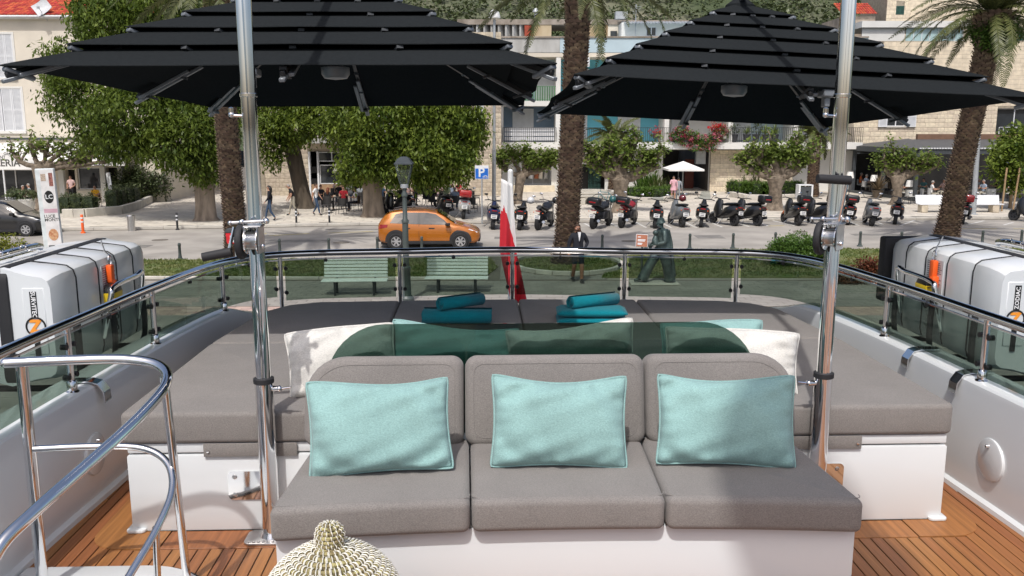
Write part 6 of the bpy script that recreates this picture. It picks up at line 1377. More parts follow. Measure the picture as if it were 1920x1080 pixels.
part(q, 'roof_tiles', M_TILE, t, False, kind='stuff')
Y = 74.0; t = thing('glazed_terrace', 'white roof terrace with glass panels behind the right palm', 'building', (fx(1700, Y), Y, 9))
q = MB(); q.box(fx(1600, Y), fx(1790, Y), Y, Y+5, 7.5, fz(78, Y)); part(q, 'wall', M_STONE2, t); q = MB(); q.box(fx(1596, Y), fx(1794, Y), Y-.3, Y+5, fz(52, Y), fz(40, Y)); part(q, 'roof', M_WHITEW, t)
for k in range(7): q = MB(); xa = fx(1680+15*k, Y); xb = fx(1693.5+15*k, Y); q.box(xa, xb, Y, Y+.03, fz(77, Y), fz(53, Y)); w_ = part(q, 'glass_pane', mat('pale_green_glass', (0.40, 0.55, 0.55), rough=0.1, var=0.08), t); q = MB(); q.box(xb+.005, xb+.06, Y-.02, Y+.05, fz(77, Y), fz(53, Y)); part(q, 'mullion', M_SHUT, w_)
q = MB(); q.box(fx(1600, Y), fx(1678, Y), Y, Y+.1, fz(77, Y), fz(52, Y)); part(q, 'end_wall', M_WHITEW, t)

# terrace pergola
Y = 55.5; t = thing('terrace_pergola', 'dark grey steel terrace pergola of the restaurant at the right', 'pergola', (fx(1750, Y), Y, .1)); zbm0, zbm1 = fz(289, Y), fz(279, Y)
pA = G(1718, 384); pB = (fx(1960, Y), Y); pC = Vector((fx(1586, 64.0), 64.0, 0)); yA = 55.5; xA = fx(1720, yA)
def beam(a, b, z0, z1, w=.16):
    a = Vector((*a, 0)); b = Vector((*b, 0)); d = (b-a); M_ = Matrix.Translation(a) @ Matrix.Rotation(math.atan2(d.y, d.x), 4, 'Z'); q = MB(); q.box(0, d.length, -w/2, w/2, z0, z1, M=M_); return q
part(beam((xA, yA), (fx(1990, yA), yA), zbm0, zbm1, .2), 'front_beam', M_ANTH, t); part(beam((xA-.101, yA), (pC.x, pC.y), fz(289, yA), zbm1+.001, .2), 'side_beam', M_ANTH, t)
for px, yy in ((1720, 55.5), (1811, 55.5), (1887, 55.5), (1960, 55.5), (1658, 59.0), (1602, 63.0)):
    xx = fx(px, yy); q = MB(); q.box(xx-.11, xx+.11, yy-.11, yy+.11, .1, zbm0-.001); part(q, 'post', M_ANTH, t)
q = MB(); q.add([(xA-.2, yA-.15, zbm1+.02), (fx(1990, yA), yA-.15, zbm1+.02), (fx(1990, yA), 60.5, zbm1+.75), (fx(1745, 60), 60.5, zbm1+.75)], [(0, 1, 2, 3)]); rp = MB()
sloped = [(xA-.2, yA-.15, zbm1+.02), (fx(2000, yA), yA-.15, zbm1+.02), (fx(2000, yA), 60.5, zbm1+.5), (fx(1708, 60.5), 60.5, zbm1+.5)]
q = MB(); q.add(sloped+[(p[0], p[1], p[2]-.06) for p in sloped], [(0, 1, 2, 3), (7, 6, 5, 4), (0, 4, 5, 1), (3, 2, 6, 7)]); part(q, 'front_roof', mat('grey_membrane', (0.075, 0.078, 0.082), rough=0.6), t)
q = MB(); q.add([(pC.x, 64, zbm1+.02), (xA-.2, yA-.15, zbm1+.019), (fx(1708, 60.5), 60.5, zbm1+.49), (fx(1700, 64.9), 64.9, zbm1+.49)], [(0, 1, 2, 3)]); part(q, 'side_roof', MATS['grey_membrane'], t)
q = MB(); q.box(fx(1716, 60.7), fx(2000, 60.7), 60.6, 60.9, zbm1+.45, zbm1+.85); part(q, 'fascia', mat('brown_fascia', (0.17, 0.095, 0.06)), t)
q = MB(); g = random.Random(2)
for k in range(46): xx = xA+(fx(1960, yA)-xA)*k/46; q.box(xx, xx+.12, yA-.2, yA-.14, zbm1-.0, zbm1+.07)
part(q, 'scalloped_edge', M_SHUT, t, kind='stuff')
q = MB(); q.add([(pC.x, 64, .16), (xA, yA, .16), (fx(2000, yA), yA, .16), (fx(2000, 64), 64.5, .16)], [(0, 1, 2, 3)]); part(q, 'floor', M_DARKW, t)
part(beam((xA, yA-.12), (fx(1990, yA), yA-.12), .1, .3, .1), 'plinth', M_ANTH, t); part(beam((xA-.06, yA-.05), (pC.x, pC.y-.1), .1, .3, .1), 'plinth', M_ANTH, t)
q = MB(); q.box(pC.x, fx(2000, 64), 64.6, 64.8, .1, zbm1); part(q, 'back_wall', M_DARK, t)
q = MB(); q.box(pC.x, fx(1990, 60), 62, 62.1, zbm1-.5, zbm1-.45); part(q, 'ceiling_rail', M_ANTH, t)

# -- wooded hill behind the town
def hillh(x, y):
    f = max(0, (y-105)/420); return 2+165*f**1.05*(0.82+.18*math.sin(x*.008+1))+6*math.sin(x*.03+y*.02)*f
q = MB(); q.grid(lambda u, v: (-420+840*u, 100+520*v, hillh(-420+840*u, 100+520*v)), 60, 40)
M_HILL = mat('scrub_hillside', (0.055, 0.075, 0.03), rough=1.0, col2=(0.20, 0.19, 0.13), scale=.05, detail=12, lo=.42, hi=.75)
ho = link('hill', q.mesh('hill', M_HILL, True)); tag(ho, kind='structure')
g = random.Random(21); q = MB()
for k in range(16000):
    y = 106+260*g.random()**1.4; x = g.uniform(-.40, .75)*y
    py = (hillh(x, y)-CAMZ)/y
    if py < .05 or py > .22: continue
    s_ = g.uniform(.5, 1.5)*(.7+y/400); c = Vector((x, y, hillh(x, y)+s_*.3))
    for _ in range(12):
        v = Vector((g.gauss(0, 1), g.gauss(0, 1), abs(g.gauss(0, 1)))).normalized(); leaf(q, c+Vector((v.x*s_, v.y*s_, v.z*s_*.8)), s_*.42, g, 0.0, 1.3)
so2 = link('hillside_scrub', q.mesh('hillside_scrub', leafmat('scrub', (0.035, 0.055, 0.018), (0.13, 0.155, 0.06), .1), False)); tag(so2, 'dark green scrub and small trees covering the hillside', 'scrub', kind='stuff')
# ------------------------------------------------------------------ street furniture
M_LAMPG = mat('green_grey_paint', (0.06, 0.075, 0.07), rough=0.45, var=0.1)
def bollard(label, px, py, h=.62, tilt=0):
    p = G(px, py); q = MB(); q.lathe([(.12, 0), (.12, .03), (.075, .06), (.055, .2), (.05, h*.82), (.06, h*.84), (.062, h*.9), (.05, h*.92), (.055, h*.96), (.03, h), (0, h)], (0, 0, 0), 12)
    o = solo(q, 'bollard', M_LAMPG, label, 'bollard', p, group='grey iron bollards', smooth=40, local=True); return o
first = None
lb = [(338, 487, 'grey iron bollard on the lawn edge just right of the left life raft'), (525, 478, 'grey iron bollard right of the left umbrella post, leftmost of three short ones'), (617, 476, 'grey iron bollard left of the orange car, above the left bench'), (708, 474, 'grey iron bollard at the rear wheel of the orange car'), (791, 473, 'grey iron bollard in front of the rear door of the orange car'),
      (1129, 469, 'grey iron bollard just right of the man in the dark jacket'), (1211, 469, 'grey iron bollard between the brown sign and the statue'), (1293, 467, 'grey iron bollard first to the right of the statue'), (1374, 466, 'grey iron bollard second to the right of the statue'), (1453, 464, 'grey iron bollard left of the round bush'), (1538, 463, 'grey iron bollard behind the round bush'), (1612, 462, 'grey iron bollard just right of the right umbrella post'),
      (1689, 462, 'grey iron bollard behind the right life raft, left of the palm'), (1841, 460, 'grey iron bollard first to the right of the right palm'), (1914, 459, 'grey iron bollard at the right edge of the road')]
for px, py, l in lb: bollard(l, px, py)
def stripe_post(label, px, py, m0, m1, h, r=.05):
    p = G(px, py); t = thing('striped_post', label, 'bollard', p, group='striped marker posts'); q = MB(); q.lathe([(r*1.8, 0), (r*1.8, .04), (r, .08), (r, h-.03), (r*.6, h)], p, 12); part(q, 'post', m0, t, 40)
    for k in range(2): q = MB(); z = h-.16-.17*k; q.lathe([(r+.002, z-.035), (r+.004, z-.035), (r+.004, z+.035), (r+.002, z+.035)], p, 12); part(q, 'band', m1, t, 40)
for px, py, l in ((71, 437, 'black post with white bands in front of the dark car'), (333, 431, 'black post with white bands left of the thick tree trunk'), (556, 422, 'black post with white bands, left of the pair by the walkers'), (618, 421, 'black post with white bands in front of the man in white')): stripe_post(l, px, py, M_RUBBER, M_SHUT, 0.82)
stripe_post('orange plastic delineator post with white bands on the far kerb', 156, 437, MATS['safety_orange'], M_SHUT, .85, .06)
p = G(247, 433); t = thing('steel_bollard', 'thick brushed steel bollard on the far kerb', 'bollard', p); q = MB(); q.lathe([(.17, 0), (.17, .62), (.19, .62), (.19, .70), (.15, .74), (0, .75)], p, 18); part(q, 'body', M_STEEL, t, 40)
# benches seen through the glass
M_BENCH = mat('white_bench_paint', (0.74, 0.78, 0.74), rough=0.5, var=0.06, scale=4, orand=.04)
def bench(label, c, W, rz, m, legm, face=-1):
    t = thing('bench', label, 'bench', c, rz=rz, group='slatted benches', local=True); lean = .28
    for k in range(6):
        z = .50+.095*k; y = .18+lean*(z-.45); q = MB(); q.rbox(-W/2, W/2, y-.015, y+.015, z-.038, z+.038, .008, 1); part(q, 'back_slat', m, t)
    for k in range(4):
        q = MB(); y = -.30+.125*k; q.rbox(-W/2-.02, W/2+.02, y-.052, y+.052, .415, .445, .008, 1); part(q, 'seat_slat', m, t)
    for s in (-1, 1):
        x = s*W*.30; q = MB(); q.box(x-.03, x+.03, -.32, .24, .38, .412); q.box(x-.03, x+.03, -.30, -.24, 0, .38); q.box(x-.03, x+.03, .12, .20, 0, .38)
        q.add([(x-.03, .17, .40), (x+.03, .17, .40), (x+.03, .235, .40), (x-.03, .235, .40), (x-.03, .36, 1.02), (x+.03, .36, 1.02), (x+.03, .40, 1.02), (x-.03, .40, 1.02)], [(0, 1, 5, 4), (1, 2, 6, 5), (2, 3, 7, 6), (3, 0, 4, 7), (4, 5, 6, 7)]); part(q, 'leg', legm, t)
    return t
b = G(667, 551); bench('pale green slatted bench on the lawn, left of the lamp post', (b.x, b.y, .0), 1.85, R(3), M_BENCH, M_IRON)
b = G(857, 546); bench('pale green slatted bench on the lawn, right of the lamp post', (b.x, b.y, .0), 1.82, R(-1), M_BENCH, M_IRON)
def white_bench(label, px, py, W, rz):
    b = G(px, py, .117); t = thing('white_bench', label, 'bench', b, rz=rz, group='white benches on the promenade', local=True)
    q = MB(); q.rbox(-W/2, W/2, -.28, .25, .42, .48, .02, 1); part(q, 'seat', M_SHUT, t, 40); q = MB(); q.rbox(-W/2, W/2, -.02, .02, 0, .48, .02, 1, M=Matrix.Translation((0, .26, .46)) @ Matrix.Rotation(R(-16), 4, 'X')); part(q, 'backrest', M_SHUT, t, 40)
    for s in (-1, 1): q = MB(); q.rbox(s*W*.36-.18, s*W*.36+.18, -.26, .28, 0, .42, .03, 1); part(q, 'stone_foot', M_STONE2, t, 40)
white_bench('white bench on stone blocks, left of the right palm trunk', 1757, 398, 2.2, R(0)); white_bench('long white bench, right of the right palm trunk', 1826, 398, 3.0, R(0))
# street lamp
p = G(763, 566); t = thing('street_lamp', 'green grey lamp post with lantern between the two benches', 'street lamp', p); H = 5.0-.0; zl = PY(759, 345, p.y).z
q = MB(); q.lathe([(.20, 0), (.20, .12), (.13, .2), (.11, .9), (.125, .92), (.125, .98), (.085, 1.02), (.082, 2.2), (.10, 2.22), (.10, 2.28), (.066, 2.32), (.06, zl-.35), (.085, zl-.33), (.085, zl-.27), (.055, zl-.2), (.055, zl)], p, 16); part(q, 'post', M_LAMPG, t, 40)
q = MB(); zt = PY(759, 308, p.y).z; q.lathe([(.06, zl-.12), (.11, zl-.1), (.11, zl-.02), (.08, zl)], p, 12); part(q, 'collar', M_GALV, t, 40)
w0, w1 = .10, .215
for sx in (-1, 1):
    for sy in (-1, 1): q = MB(); q.cyl((p.x+sx*w0, p.y+sy*w0, zl), (p.x+sx*w1, p.y+sy*w1, zt), .014, n=6); part(q, 'lantern_bar', M_LAMPG, t)
q = MB(); q.add([(p.x+sx*w, p.y+sy*w, z) for w, z in ((w0-.01, zl), (w1-.012, zt)) for sx, sy in ((-1, -1), (1, -1), (1, 1), (-1, 1))], [(0, 1, 5, 4), (1, 2, 6, 5), (2, 3, 7, 6), (3, 0, 4, 7)]); part(q, 'lantern_glass', glass('lantern_glass', (0.86, 0.88, 0.86)), t)
q = MB(); q.lathe([(.345, zt), (.345, zt+.025), (.30, zt+.06), (.22, zt+.15), (.12, zt+.2), (0, zt+.21)], p, 4, M=Matrix.Translation(p) @ Matrix.Rotation(R(45), 4, 'Z') @ Matrix.Translation(-p)); part(q, 'lantern_roof', mat('slate_paint', (0.05, 0.058, 0.065), rough=.8, spec=.2), t)
# tall lamp poles
def pole(label, px, py, top, r, globe=None, lean=0, z0=.117):
    b = G(px, py, z0); e = PY(top[0], top[1], b.y); t = thing('lamp_pole', label, 'lamp pole', b, group='tall galvanised poles'); q = MB(); m_ = b.lerp(e, .33); q.tube([b, b+Vector((0, 0, .02)), b+Vector((0, 0, .05)), m_, m_+Vector((0, 0, .02)), e], r, 12, rs=[r*1.8, r*1.8, r, r*.95, r*.78, r*.62]); part(q, 'shaft', M_GALV, t, True)
    if globe: q = MB(); q.lathe([(.05, -.1), (.2, -.02), (.32, .0), (.32, .06), (.26, .28), (.12, .42), (0, .44)], e, 16); part(q, 'globe', mat('milky_globe', (0.72, 0.72, 0.70), rough=0.3), t, 50)
    return t
pole('tall galvanised pole with white globe beside the parking sign', 926, 398, (927, 34), .11, True); pole('tall galvanised pole right of the right palm', 1825, 402, (1853, -60), .13)
# parking sign
p = G(904, 420, .117); t = thing('parking_sign', 'blue parking sign with a white P on a grey pole', 'sign', p); zs0, zs1 = PY(904, 336, p.y).z, PY(904, 315, p.y).z; w = .33
q = MB(); q.cyl(p, (p.x, p.y, zs0+.1), .035, n=10); part(q, 'pole', M_GALV, t, True)
q = MB(); q.rbox(p.x-w, p.x+w, p.y-.06, p.y-.03, zs0, zs1+.12, .01, 1); pn = part(q, 'panel', M_SHUT, t); q = MB(); q.rbox(p.x-w*.93, p.x+w*.93, p.y-.066, p.y-.061, zs0+.03, zs1-.02, .002, 1); part(q, 'blue_field', mat('sign_blue', (0.01, 0.13, 0.52), rough=0.4), pn)
q = text_mb('P', .62, .002, .014); xf(q, Matrix.Translation((p.x-.02, p.y-.07, (zs0+zs1)/2+.04)) @ FACE); part(q, 'letter', M_SHUT, pn)
q = MB()
for dx in (.1, .24): q.tube([(p.x+dx+.045*math.cos(a), p.y-.07, zs0+.11+.045*math.sin(a)) for a in [k*math.pi/6 for k in range(12)]], .01, 4, closed=True)
q.tube([(p.x+.1, p.y-.07, zs0+.11), (p.x+.15, p.y-.07, zs0+.18), (p.x+.22, p.y-.07, zs0+.17), (p.x+.24, p.y-.07, zs0+.11)], .012, 4); part(q, 'motorbike_symbol', M_SHUT, pn)
# brown information sign by the statue
p = G(1203, 508); t = thing('information_sign', 'small brown information sign beside the statue', 'sign', p); zs0, zs1 = PY(1200, 462, p.y).z, PY(1200, 440, p.y).z
q = MB(); q.cyl(p, (p.x, p.y, zs0+.05), .04, n=8); part(q, 'pole', M_LAMPG, t, True); Mi = Matrix.Translation((p.x-.03, p.y-.05, (zs0+zs1)/2)) @ Matrix.Rotation(R(3), 4, 'Y') @ Matrix.Rotation(R(-12), 4, 'X')
q = MB(); q.rbox(-.20, .20, -.02, .0, -.215, .215, .01, 1, M=Mi); pn = part(q, 'panel', M_SHUT, t); q = MB(); q.box(-.185, .185, -.024, -.021, -.2, .2, M=Mi); part(q, 'brown_field', mat('sign_brown', (0.36, 0.13, 0.07)), pn)
q = MB()
for z, L in ((.12, .1), (.03, .26), (-.01, .24), (-.09, .16), (-.125, .14)): q.box(-.14, -.14+L, -.027, -.0245, z-.014, z+.014, M=Mi)
part(q, 'lines_of_print', M_SHUT, pn)
# dog waste bin
p = G(461, 505); t = thing('dog_waste_bin', 'red dog waste bin with grey lid beside the left palm', 'bin', p); z0, z1 = PY(440, 456, p.y).z, PY(440, 428, p.y).z; pc = PY(441, 456, p.y)
q = MB(); q.cyl((pc.x, p.y, 0), (pc.x, p.y, z0), .03, n=8); part(q, 'pole', M_GALV, t, True)
q = MB(); q.prism([(-.24, 0), (.24, 0), (.27, (z1-z0)*.72), (-.27, (z1-z0)*.72)], -.14, .14, .01, 1, M=Matrix.Translation((pc.x, p.y, z0)) @ FACE); part(q, 'body', mat('signal_red', (0.60, 0.02, 0.03), rough=0.4), t)
q = MB(); q.prism([(-.28, (z1-z0)*.73), (.28, (z1-z0)*.73), (.26, (z1-z0)*.92), (.2, z1-z0), (-.2, z1-z0), (-.26, (z1-z0)*.92)], -.16, .16, .01, 1, M=Matrix.Translation((pc.x, p.y, z0)) @ FACE); part(q, 'lid', M_ANTH, t)
q = MB(); q.box(pc.x-.12, pc.x+.12, p.y-.146, p.y-.141, z0+.05, z0+.28); lb_ = part(q, 'label', M_SHUT, t)
q = MB(); Md = Matrix.Translation((pc.x, p.y-.15, z0+.15)); q.box(-.05, .045, -.002, .002, -.01, .03, M=Md)
for dx in (-.045, -.025, .02, .036): q.box(dx-.008, dx+.008, -.002, .002, -.07, -.011, M=Md)
q.box(.03, .075, -.0025, .0015, .02, .065, M=Md); q.box(-.075, -.045, -.0025, .0015, .02, .032, M=Md); part(q, 'dog_symbol', M_BLACK, lb_)
# advertising column at the left
p = G(105, 480); t = thing('advertising_totem', 'tall white advertising totem with round black logo at the left', 'sign', p); Yt = p.y; Mt = Matrix.Translation(p) @ Matrix.Rotation(R(-1.5), 4, 'Y') @ Matrix.Rotation(R(10), 4, 'Z')
zt = (PY(90, 314, Yt)-p).length*.99; k = Yt/FPX
q = MB(); q.rbox(-.36, .30, -.09, .09, 0, zt, .03, 1, M=Mt); bd = part(q, 'column', mat('pale_panel', (0.62, 0.66, 0.66), rough=0.4), t)
q = MB(); q.rbox(-.20, .285, -.10, -.091, .15, zt-.05, .005, 1, M=Mt); pn = part(q, 'poster', mat('poster_white', (0.70, 0.68, 0.67)), bd)
def tp(z, dx=.04): return Mt @ Matrix.Translation((dx, -.104, z)) @ FACE
q = MB(); q.lathe([(0, .002), (.16, .002), (.16, -.002)], n=24, M=tp(zt*.68) @ Matrix.Scale(1.45, 4, (0, 1, 0))); part(q, 'logo_disc', M_BLACK, pn)
q = text_mb('LC', .22, .001, .006); xf(q, tp(zt*.68) @ Matrix.Translation((0, 0, .004))); part(q, 'logo_letters', M_SHUT, pn)
for tx, s_, z, dx in (('LUCE', .16, .46, -.02), ('MONTI', .16, .42, .05)): q = text_mb(tx, s_, .001, .003); xf(q, tp(zt*z, dx)); part(q, 'lettering', M_AWNT, pn)
q = MB(); q.box(-.19, .275, -.103, -.101, zt*.50, zt*.545, M=Mt); part(q, 'pink_band', mat('pink_print', (0.55, 0.34, 0.40)), pn)
q = MB(); q.lathe([(0, .002), (.17, .002), (.17, -.002)], n=24, M=tp(zt*.25) @ Matrix.Scale(1.3, 4, (0, 1, 0))); part(q, 'pizza_picture', mat('pizza_print', (0.45, 0.16, 0.07), col2=(0.62, 0.40, 0.22), scale=14), pn)
q = MB(); q.box(-.17, .0, -.103, -.101, zt*.86, zt*.94, M=Mt); part(q, 'small_picture', mat('tan_print', (0.42, 0.33, 0.26), var=.4, scale=30), pn); q = MB(); q.box(.10, .24, -.103, -.101, zt*.80, zt*.95, M=Mt); part(q, 'small_picture', mat('brown_print', (0.26, 0.10, 0.08), var=.6, scale=20), pn)
q = MB(); q.box(-.17, .26, -.103, -.101, zt*.05, zt*.13, M=Mt); part(q, 'skyline_print', M_ANTH, pn)
# planters and beds in front of the pizzeria
b0, b1, b2 = G(118, 412), G(228, 405), G(290, 380)
t = thing('planting_bed', 'raised bed with low stone edging in front of the pizzeria', 'planter', b0); pts = [b0, G(160, 411), b1, G(255, 397), b2]
for a, b in zip(pts[:-1], pts[1:]):
    d = b-a; n = max(2, int(d.length/.7))
    for k_ in range(n): c = a+d*((k_+.5)/n); q = MB(); q.rbox(-d.length/n/2+.006, d.length/n/2-.006, -.12, .12, .1, .55, .02, 1, M=Matrix.Translation((c.x, c.y, 0)) @ Matrix.Rotation(math.atan2(d.y, d.x), 4, 'Z')); part(q, 'edging_stone', M_KERB, t)
hedge('low green bushes in the raised bed before the pizzeria', [tuple(G(125, 403))[:2], tuple(G(170, 402))[:2]], 1.0, 1.0, 84, L_OLIVE); hedge('low green bushes at the right end of the raised bed', [tuple(G(215, 398))[:2], tuple(G(250, 392))[:2]], 1.3, 1.0, 85, L_OLIVE)
b = G(262, 383); shrub('grey_shrub', 'tall greyish shrub at the corner of the pizzeria terrace', [((b.x, b.y, 1.3), (1.2, 1.0, 1.2)), ((b.x-.8, b.y, 1.1), (.9, .9, 1.0)), ((b.x+1.0, b.y+.5, 1.2), (.8, .8, .9))], 5000, .11, L_OLIVE, 75, ln=2.4, spread=.15)
b = G(31, 402, .117); pot('tapered metal planter with a trailing plant at the left', tuple(b), .32, .95, M_GALV, L_OLIVE, 260, .1, 68, ph=.5, pr=.5, group='pizzeria planters'); b = G(52, 402, .117); pot('square white planter with a trailing plant beside the metal one', tuple(b), .42, .85, M_WHITEW, L_OLIVE, 420, .1, 69, ph=.5, pr=.65, group='pizzeria planters')
p = G(213, 388, .117); t = thing('menu_post', 'slim white leaning menu post in the raised bed', 'sign', p); q = MB(); q.rbox(-.11, .11, -.04, .04, 0, 2.0, .01, 1, M=Matrix.Translation(p) @ Matrix.Rotation(R(-5), 4, 'Y')); part(q, 'panel', M_SHUT, t)
# round stone planter and bench by the gate
p = G(1112, 382, .117); t = thing('stone_planter', 'round cream stone planter wall with bench right of the middle palm', 'planter', p)
q = MB(); q.lathe([(1.5, 0), (1.5, .55), (1.6, .57), (1.6, .68), (1.2, .68), (1.2, .5), (0, .5)], (p.x, p.y+1.5, .117), 28); part(q, 'wall', M_KERB, t, 40); q = MB(); q.rbox(p.x-1.1, p.x+1.4, p.y-.5, p.y-.1, .55, .66, .02, 1); q2 = MB(); q2.rbox(p.x-.8, p.x-.5, p.y-.45, p.y-.15, .117, .55, .02, 1); q3 = MB(); q3.rbox(p.x+.8, p.x+1.1, p.y-.45, p.y-.15, .117, .55, .02, 1)
part(q, 'bench_slab', M_KERB, t, 40); part(q2, 'bench_foot', M_KERB, t, 40); part(q3, 'bench_foot', M_KERB, t, 40)
def low_wall(label, pts, h):
    t = thing('bed_edging', label, 'edging', (pts[0].x, pts[0].y, .117))
    for a, b in zip(pts[:-1], pts[1:]):
        d = b-a; n = max(1, int(d.length/.8))
        for k_ in range(n): c = a+d*((k_+.5)/n); q = MB(); q.rbox(-d.length/n/2+.006, d.length/n/2-.006, -.15, .15, .11, .11+h, .02, 1, M=Matrix.Translation((c.x, c.y, 0)) @ Matrix.Rotation(math.atan2(d.y, d.x), 4, 'Z')); part(q, 'edging_stone', M_KERB, t)
low_wall('pale stone edging of the hedge bed behind the big plane tree', [G(1168, 380), G(1195, 384), G(1240, 384), G(1262, 379)], .35); low_wall('pale stone edging of the hedge bed by the passage', [G(1370, 372), G(1400, 378), G(1440, 379), G(1490, 377)], .35)
p = G(1507, 375, .117); t = thing('waste_bin', 'white framed waste bin on the promenade left of the right post', 'bin', p); q = MB(); q.rbox(p.x-.38, p.x+.38, p.y-.3, p.y+.3, .14, .95, .02, 1); part(q, 'body', M_ANTH, t)
for dx in (-.4, .4): q = MB(); q.box(p.x+dx-.05, p.x+dx+.05, p.y-.34, p.y+.34, .117, 1.05); part(q, 'frame_side', M_SHUT, t)
q = MB(); q.box(p.x-.45, p.x+.45, p.y-.34, p.y+.34, 1.051, 1.11); part(q, 'frame_top', M_SHUT, t)
# white parasol
p = G(1279, 366, .117); t = thing('parasol', 'white square parasol in front of the dark passage', 'parasol', p); zc = PY(1275, 316, p.y).z; ztp = PY(1275, 302, p.y).z
q = MB(); q.cyl(p, (p.x, p.y, ztp), .035, n=8); part(q, 'pole', M_GALV, t, True); hw = 1.2
q = MB(); q.add([(p.x-hw, p.y-hw, zc), (p.x+hw, p.y-hw, zc), (p.x+hw, p.y+hw, zc), (p.x-hw, p.y+hw, zc), (p.x, p.y, ztp), (p.x-hw, p.y-hw, zc-.12), (p.x+hw, p.y-hw, zc-.12), (p.x+hw, p.y+hw, zc-.12), (p.x-hw, p.y+hw, zc-.12)], [(0, 1, 4), (1, 2, 4), (2, 3, 4), (3, 0, 4), (0, 5, 6, 1), (1, 6, 7, 2), (2, 7, 8, 3), (3, 8, 5, 0)]); part(q, 'canopy', M_AWN, t); q = MB(); q.box(p.x-.3, p.x+.3, p.y-.3, p.y+.3, .117, .2); part(q, 'base', M_ANTH, t)

# ------------------------------------------------------------------ chairs and tables
def chair_proto(label, m, fm, group):
    t = thing('terrace_chair', label, 'chair', (0, 0, 0), local=True, group=group)
    q = MB(); q.rbox(-.23, .23, -.22, .22, .43, .47, .015, 1); part(q, 'seat', m, t, 40)
    q = MB(); n = 8; q.grid(lambda u, v: (.25*math.cos(R(200+140*u))*-1 if 0 else .26*math.sin(R(-70+140*u)), .05+.2*math.cos(R(-70+140*u)), .47+.38*v), n, 2); q.grid(lambda u, v: (.245*math.sin(R(-70+140*u)), .04+.19*math.cos(R(-70+140*u)), .47+.38*v), n, 2, flip=True); part(q, 'backrest', m, t, True)
    for sx in (-1, 1):
        for sy in (-1, 1): q = MB(); q.cyl((sx*.23, sy*.22, 0), (sx*.2, sy*.19, .43), .014, n=6); part(q, 'leg', fm, t, True)
    return t
CH = {}
def chair(label, p, rz, kind='dark', group='dark wicker chairs of the cafe'):
    m, fm = {'dark': (mat('dark_wicker', (0.035, 0.033, 0.032), rough=.6, var=.3, scale=40), M_IRON), 'white': (mat('pale_chair', (0.50, 0.50, 0.48), rough=.6), M_IRON), 'brown': (mat('brown_wicker', (0.10, 0.055, 0.03), rough=.6), M_IRON)}[kind]
    if kind not in CH: t = CH[kind] = chair_proto(label, m, fm, group)
    else: t = copy_tree(CH[kind])
    t.location = p; t.rotation_euler = (0, 0, rz); t['label'] = label; t['group'] = group; return t
def table(label, p, r=.38, m=None, group='cafe tables', h=.74):
    t = thing('cafe_table', label, 'table', p, group=group); p = Vector(p); q = MB(); q.lathe([(r, h-.03), (r, h), (0, h)], p, 18); part(q, 'top', m or MATS['dark_wicker'], t, 40); q = MB(); q.lathe([(.22, 0), (.22, .02), (.03, .04), (.03, h-.03)], p, 12); part(q, 'pedestal', M_IRON, t, 40); return t

# ------------------------------------------------------------------ people
M_SKIN = mat('skin', (0.42, 0.23, 0.155), rough=.55, var=.06, scale=8); M_SKIN2 = mat('tanned_skin', (0.30, 0.145, 0.09), rough=.55, var=.06, scale=8)
def cloth(name, c): return mat('cloth_'+name, c, rough=.9, var=.12, scale=14)
HAIRS = {'brown': mat('brown_hair', (0.05, 0.028, 0.016), rough=.6), 'black': mat('black_hair', (0.012, 0.010, 0.009), rough=.5), 'grey': mat('grey_hair', (0.32, 0.30, 0.28), rough=.7), 'red': mat('auburn_hair', (0.16, 0.045, 0.018), rough=.6)}
STAND = dict(pel=(0, 0, .95), sp=(0, .0, 1.15), ch=(0, 0, 1.36), nk=(0, 0, 1.50), hd=(0, -.015, 1.60), ht=(0, -.01, 1.70), shL=(-.175, 0, 1.41), elL=(-.24, .03, 1.14), wrL=(-.25, -.06, .90), hiL=(-.09, 0, .90), knL=(-.10, -.03, .50), anL=(-.105, .02, .09), toL=(-.115, -.13, .035), shR=(.175, 0, 1.41), elR=(.24, .03, 1.14), wrR=(.25, -.06, .90), hiR=(.09, 0, .90), knR=(.10, -.03, .50), anR=(.105, .02, .09), toR=(.115, -.13, .035))
WALK = dict(STAND, knL=(-.10, -.14, .52), anL=(-.10, -.22, .10), toL=(-.11, -.37, .06), knR=(.10, .02, .49), anR=(.10, .25, .14), toR=(.11, .14, .035), elL=(-.23, .12, 1.15), wrL=(-.24, .10, .91), elR=(.23, -.05, 1.14), wrR=(.22, -.2, .95))
SIT = dict(STAND, pel=(0, 0, .53), sp=(0, .02, .74), ch=(0, .0, .95), nk=(0, -.02, 1.09), hd=(0, -.05, 1.19), ht=(0, -.05, 1.29), shL=(-.175, 0, 1.0), elL=(-.24, -.08, .76), wrL=(-.16, -.30, .78), shR=(.175, 0, 1.0), elR=(.24, -.08, .76), wrR=(.16, -.30, .80), hiL=(-.09, -.02, .50), knL=(-.12, -.42, .50), anL=(-.12, -.40, .10), toL=(-.13, -.55, .04), hiR=(.09, -.02, .50), knR=(.12, -.42, .50), anR=(.12, -.40, .10), toR=(.13, -.55, .04))
RAD = dict(pel=(.15, .115), sp=(.135, .10), ch=(.155, .115), nk=(.052, .055), hd=(.075, .09), ht=(.062, .075), sh=(.072, .072), el=(.046, .046), wr=(.032, .028), hi=(.092, .098), kn=(.062, .062), an=(.042, .045), to=(.042, .03))
EDG = [('pel', 'sp'), ('sp', 'ch'), ('ch', 'nk'), ('nk', 'hd'), ('hd', 'ht')]+[e for s in 'LR' for e in (('ch', 'sh'+s), ('sh'+s, 'el'+s), ('el'+s, 'wr'+s), ('pel', 'hi'+s), ('hi'+s, 'kn'+s), ('kn'+s, 'an'+s), ('an'+s, 'to'+s))]
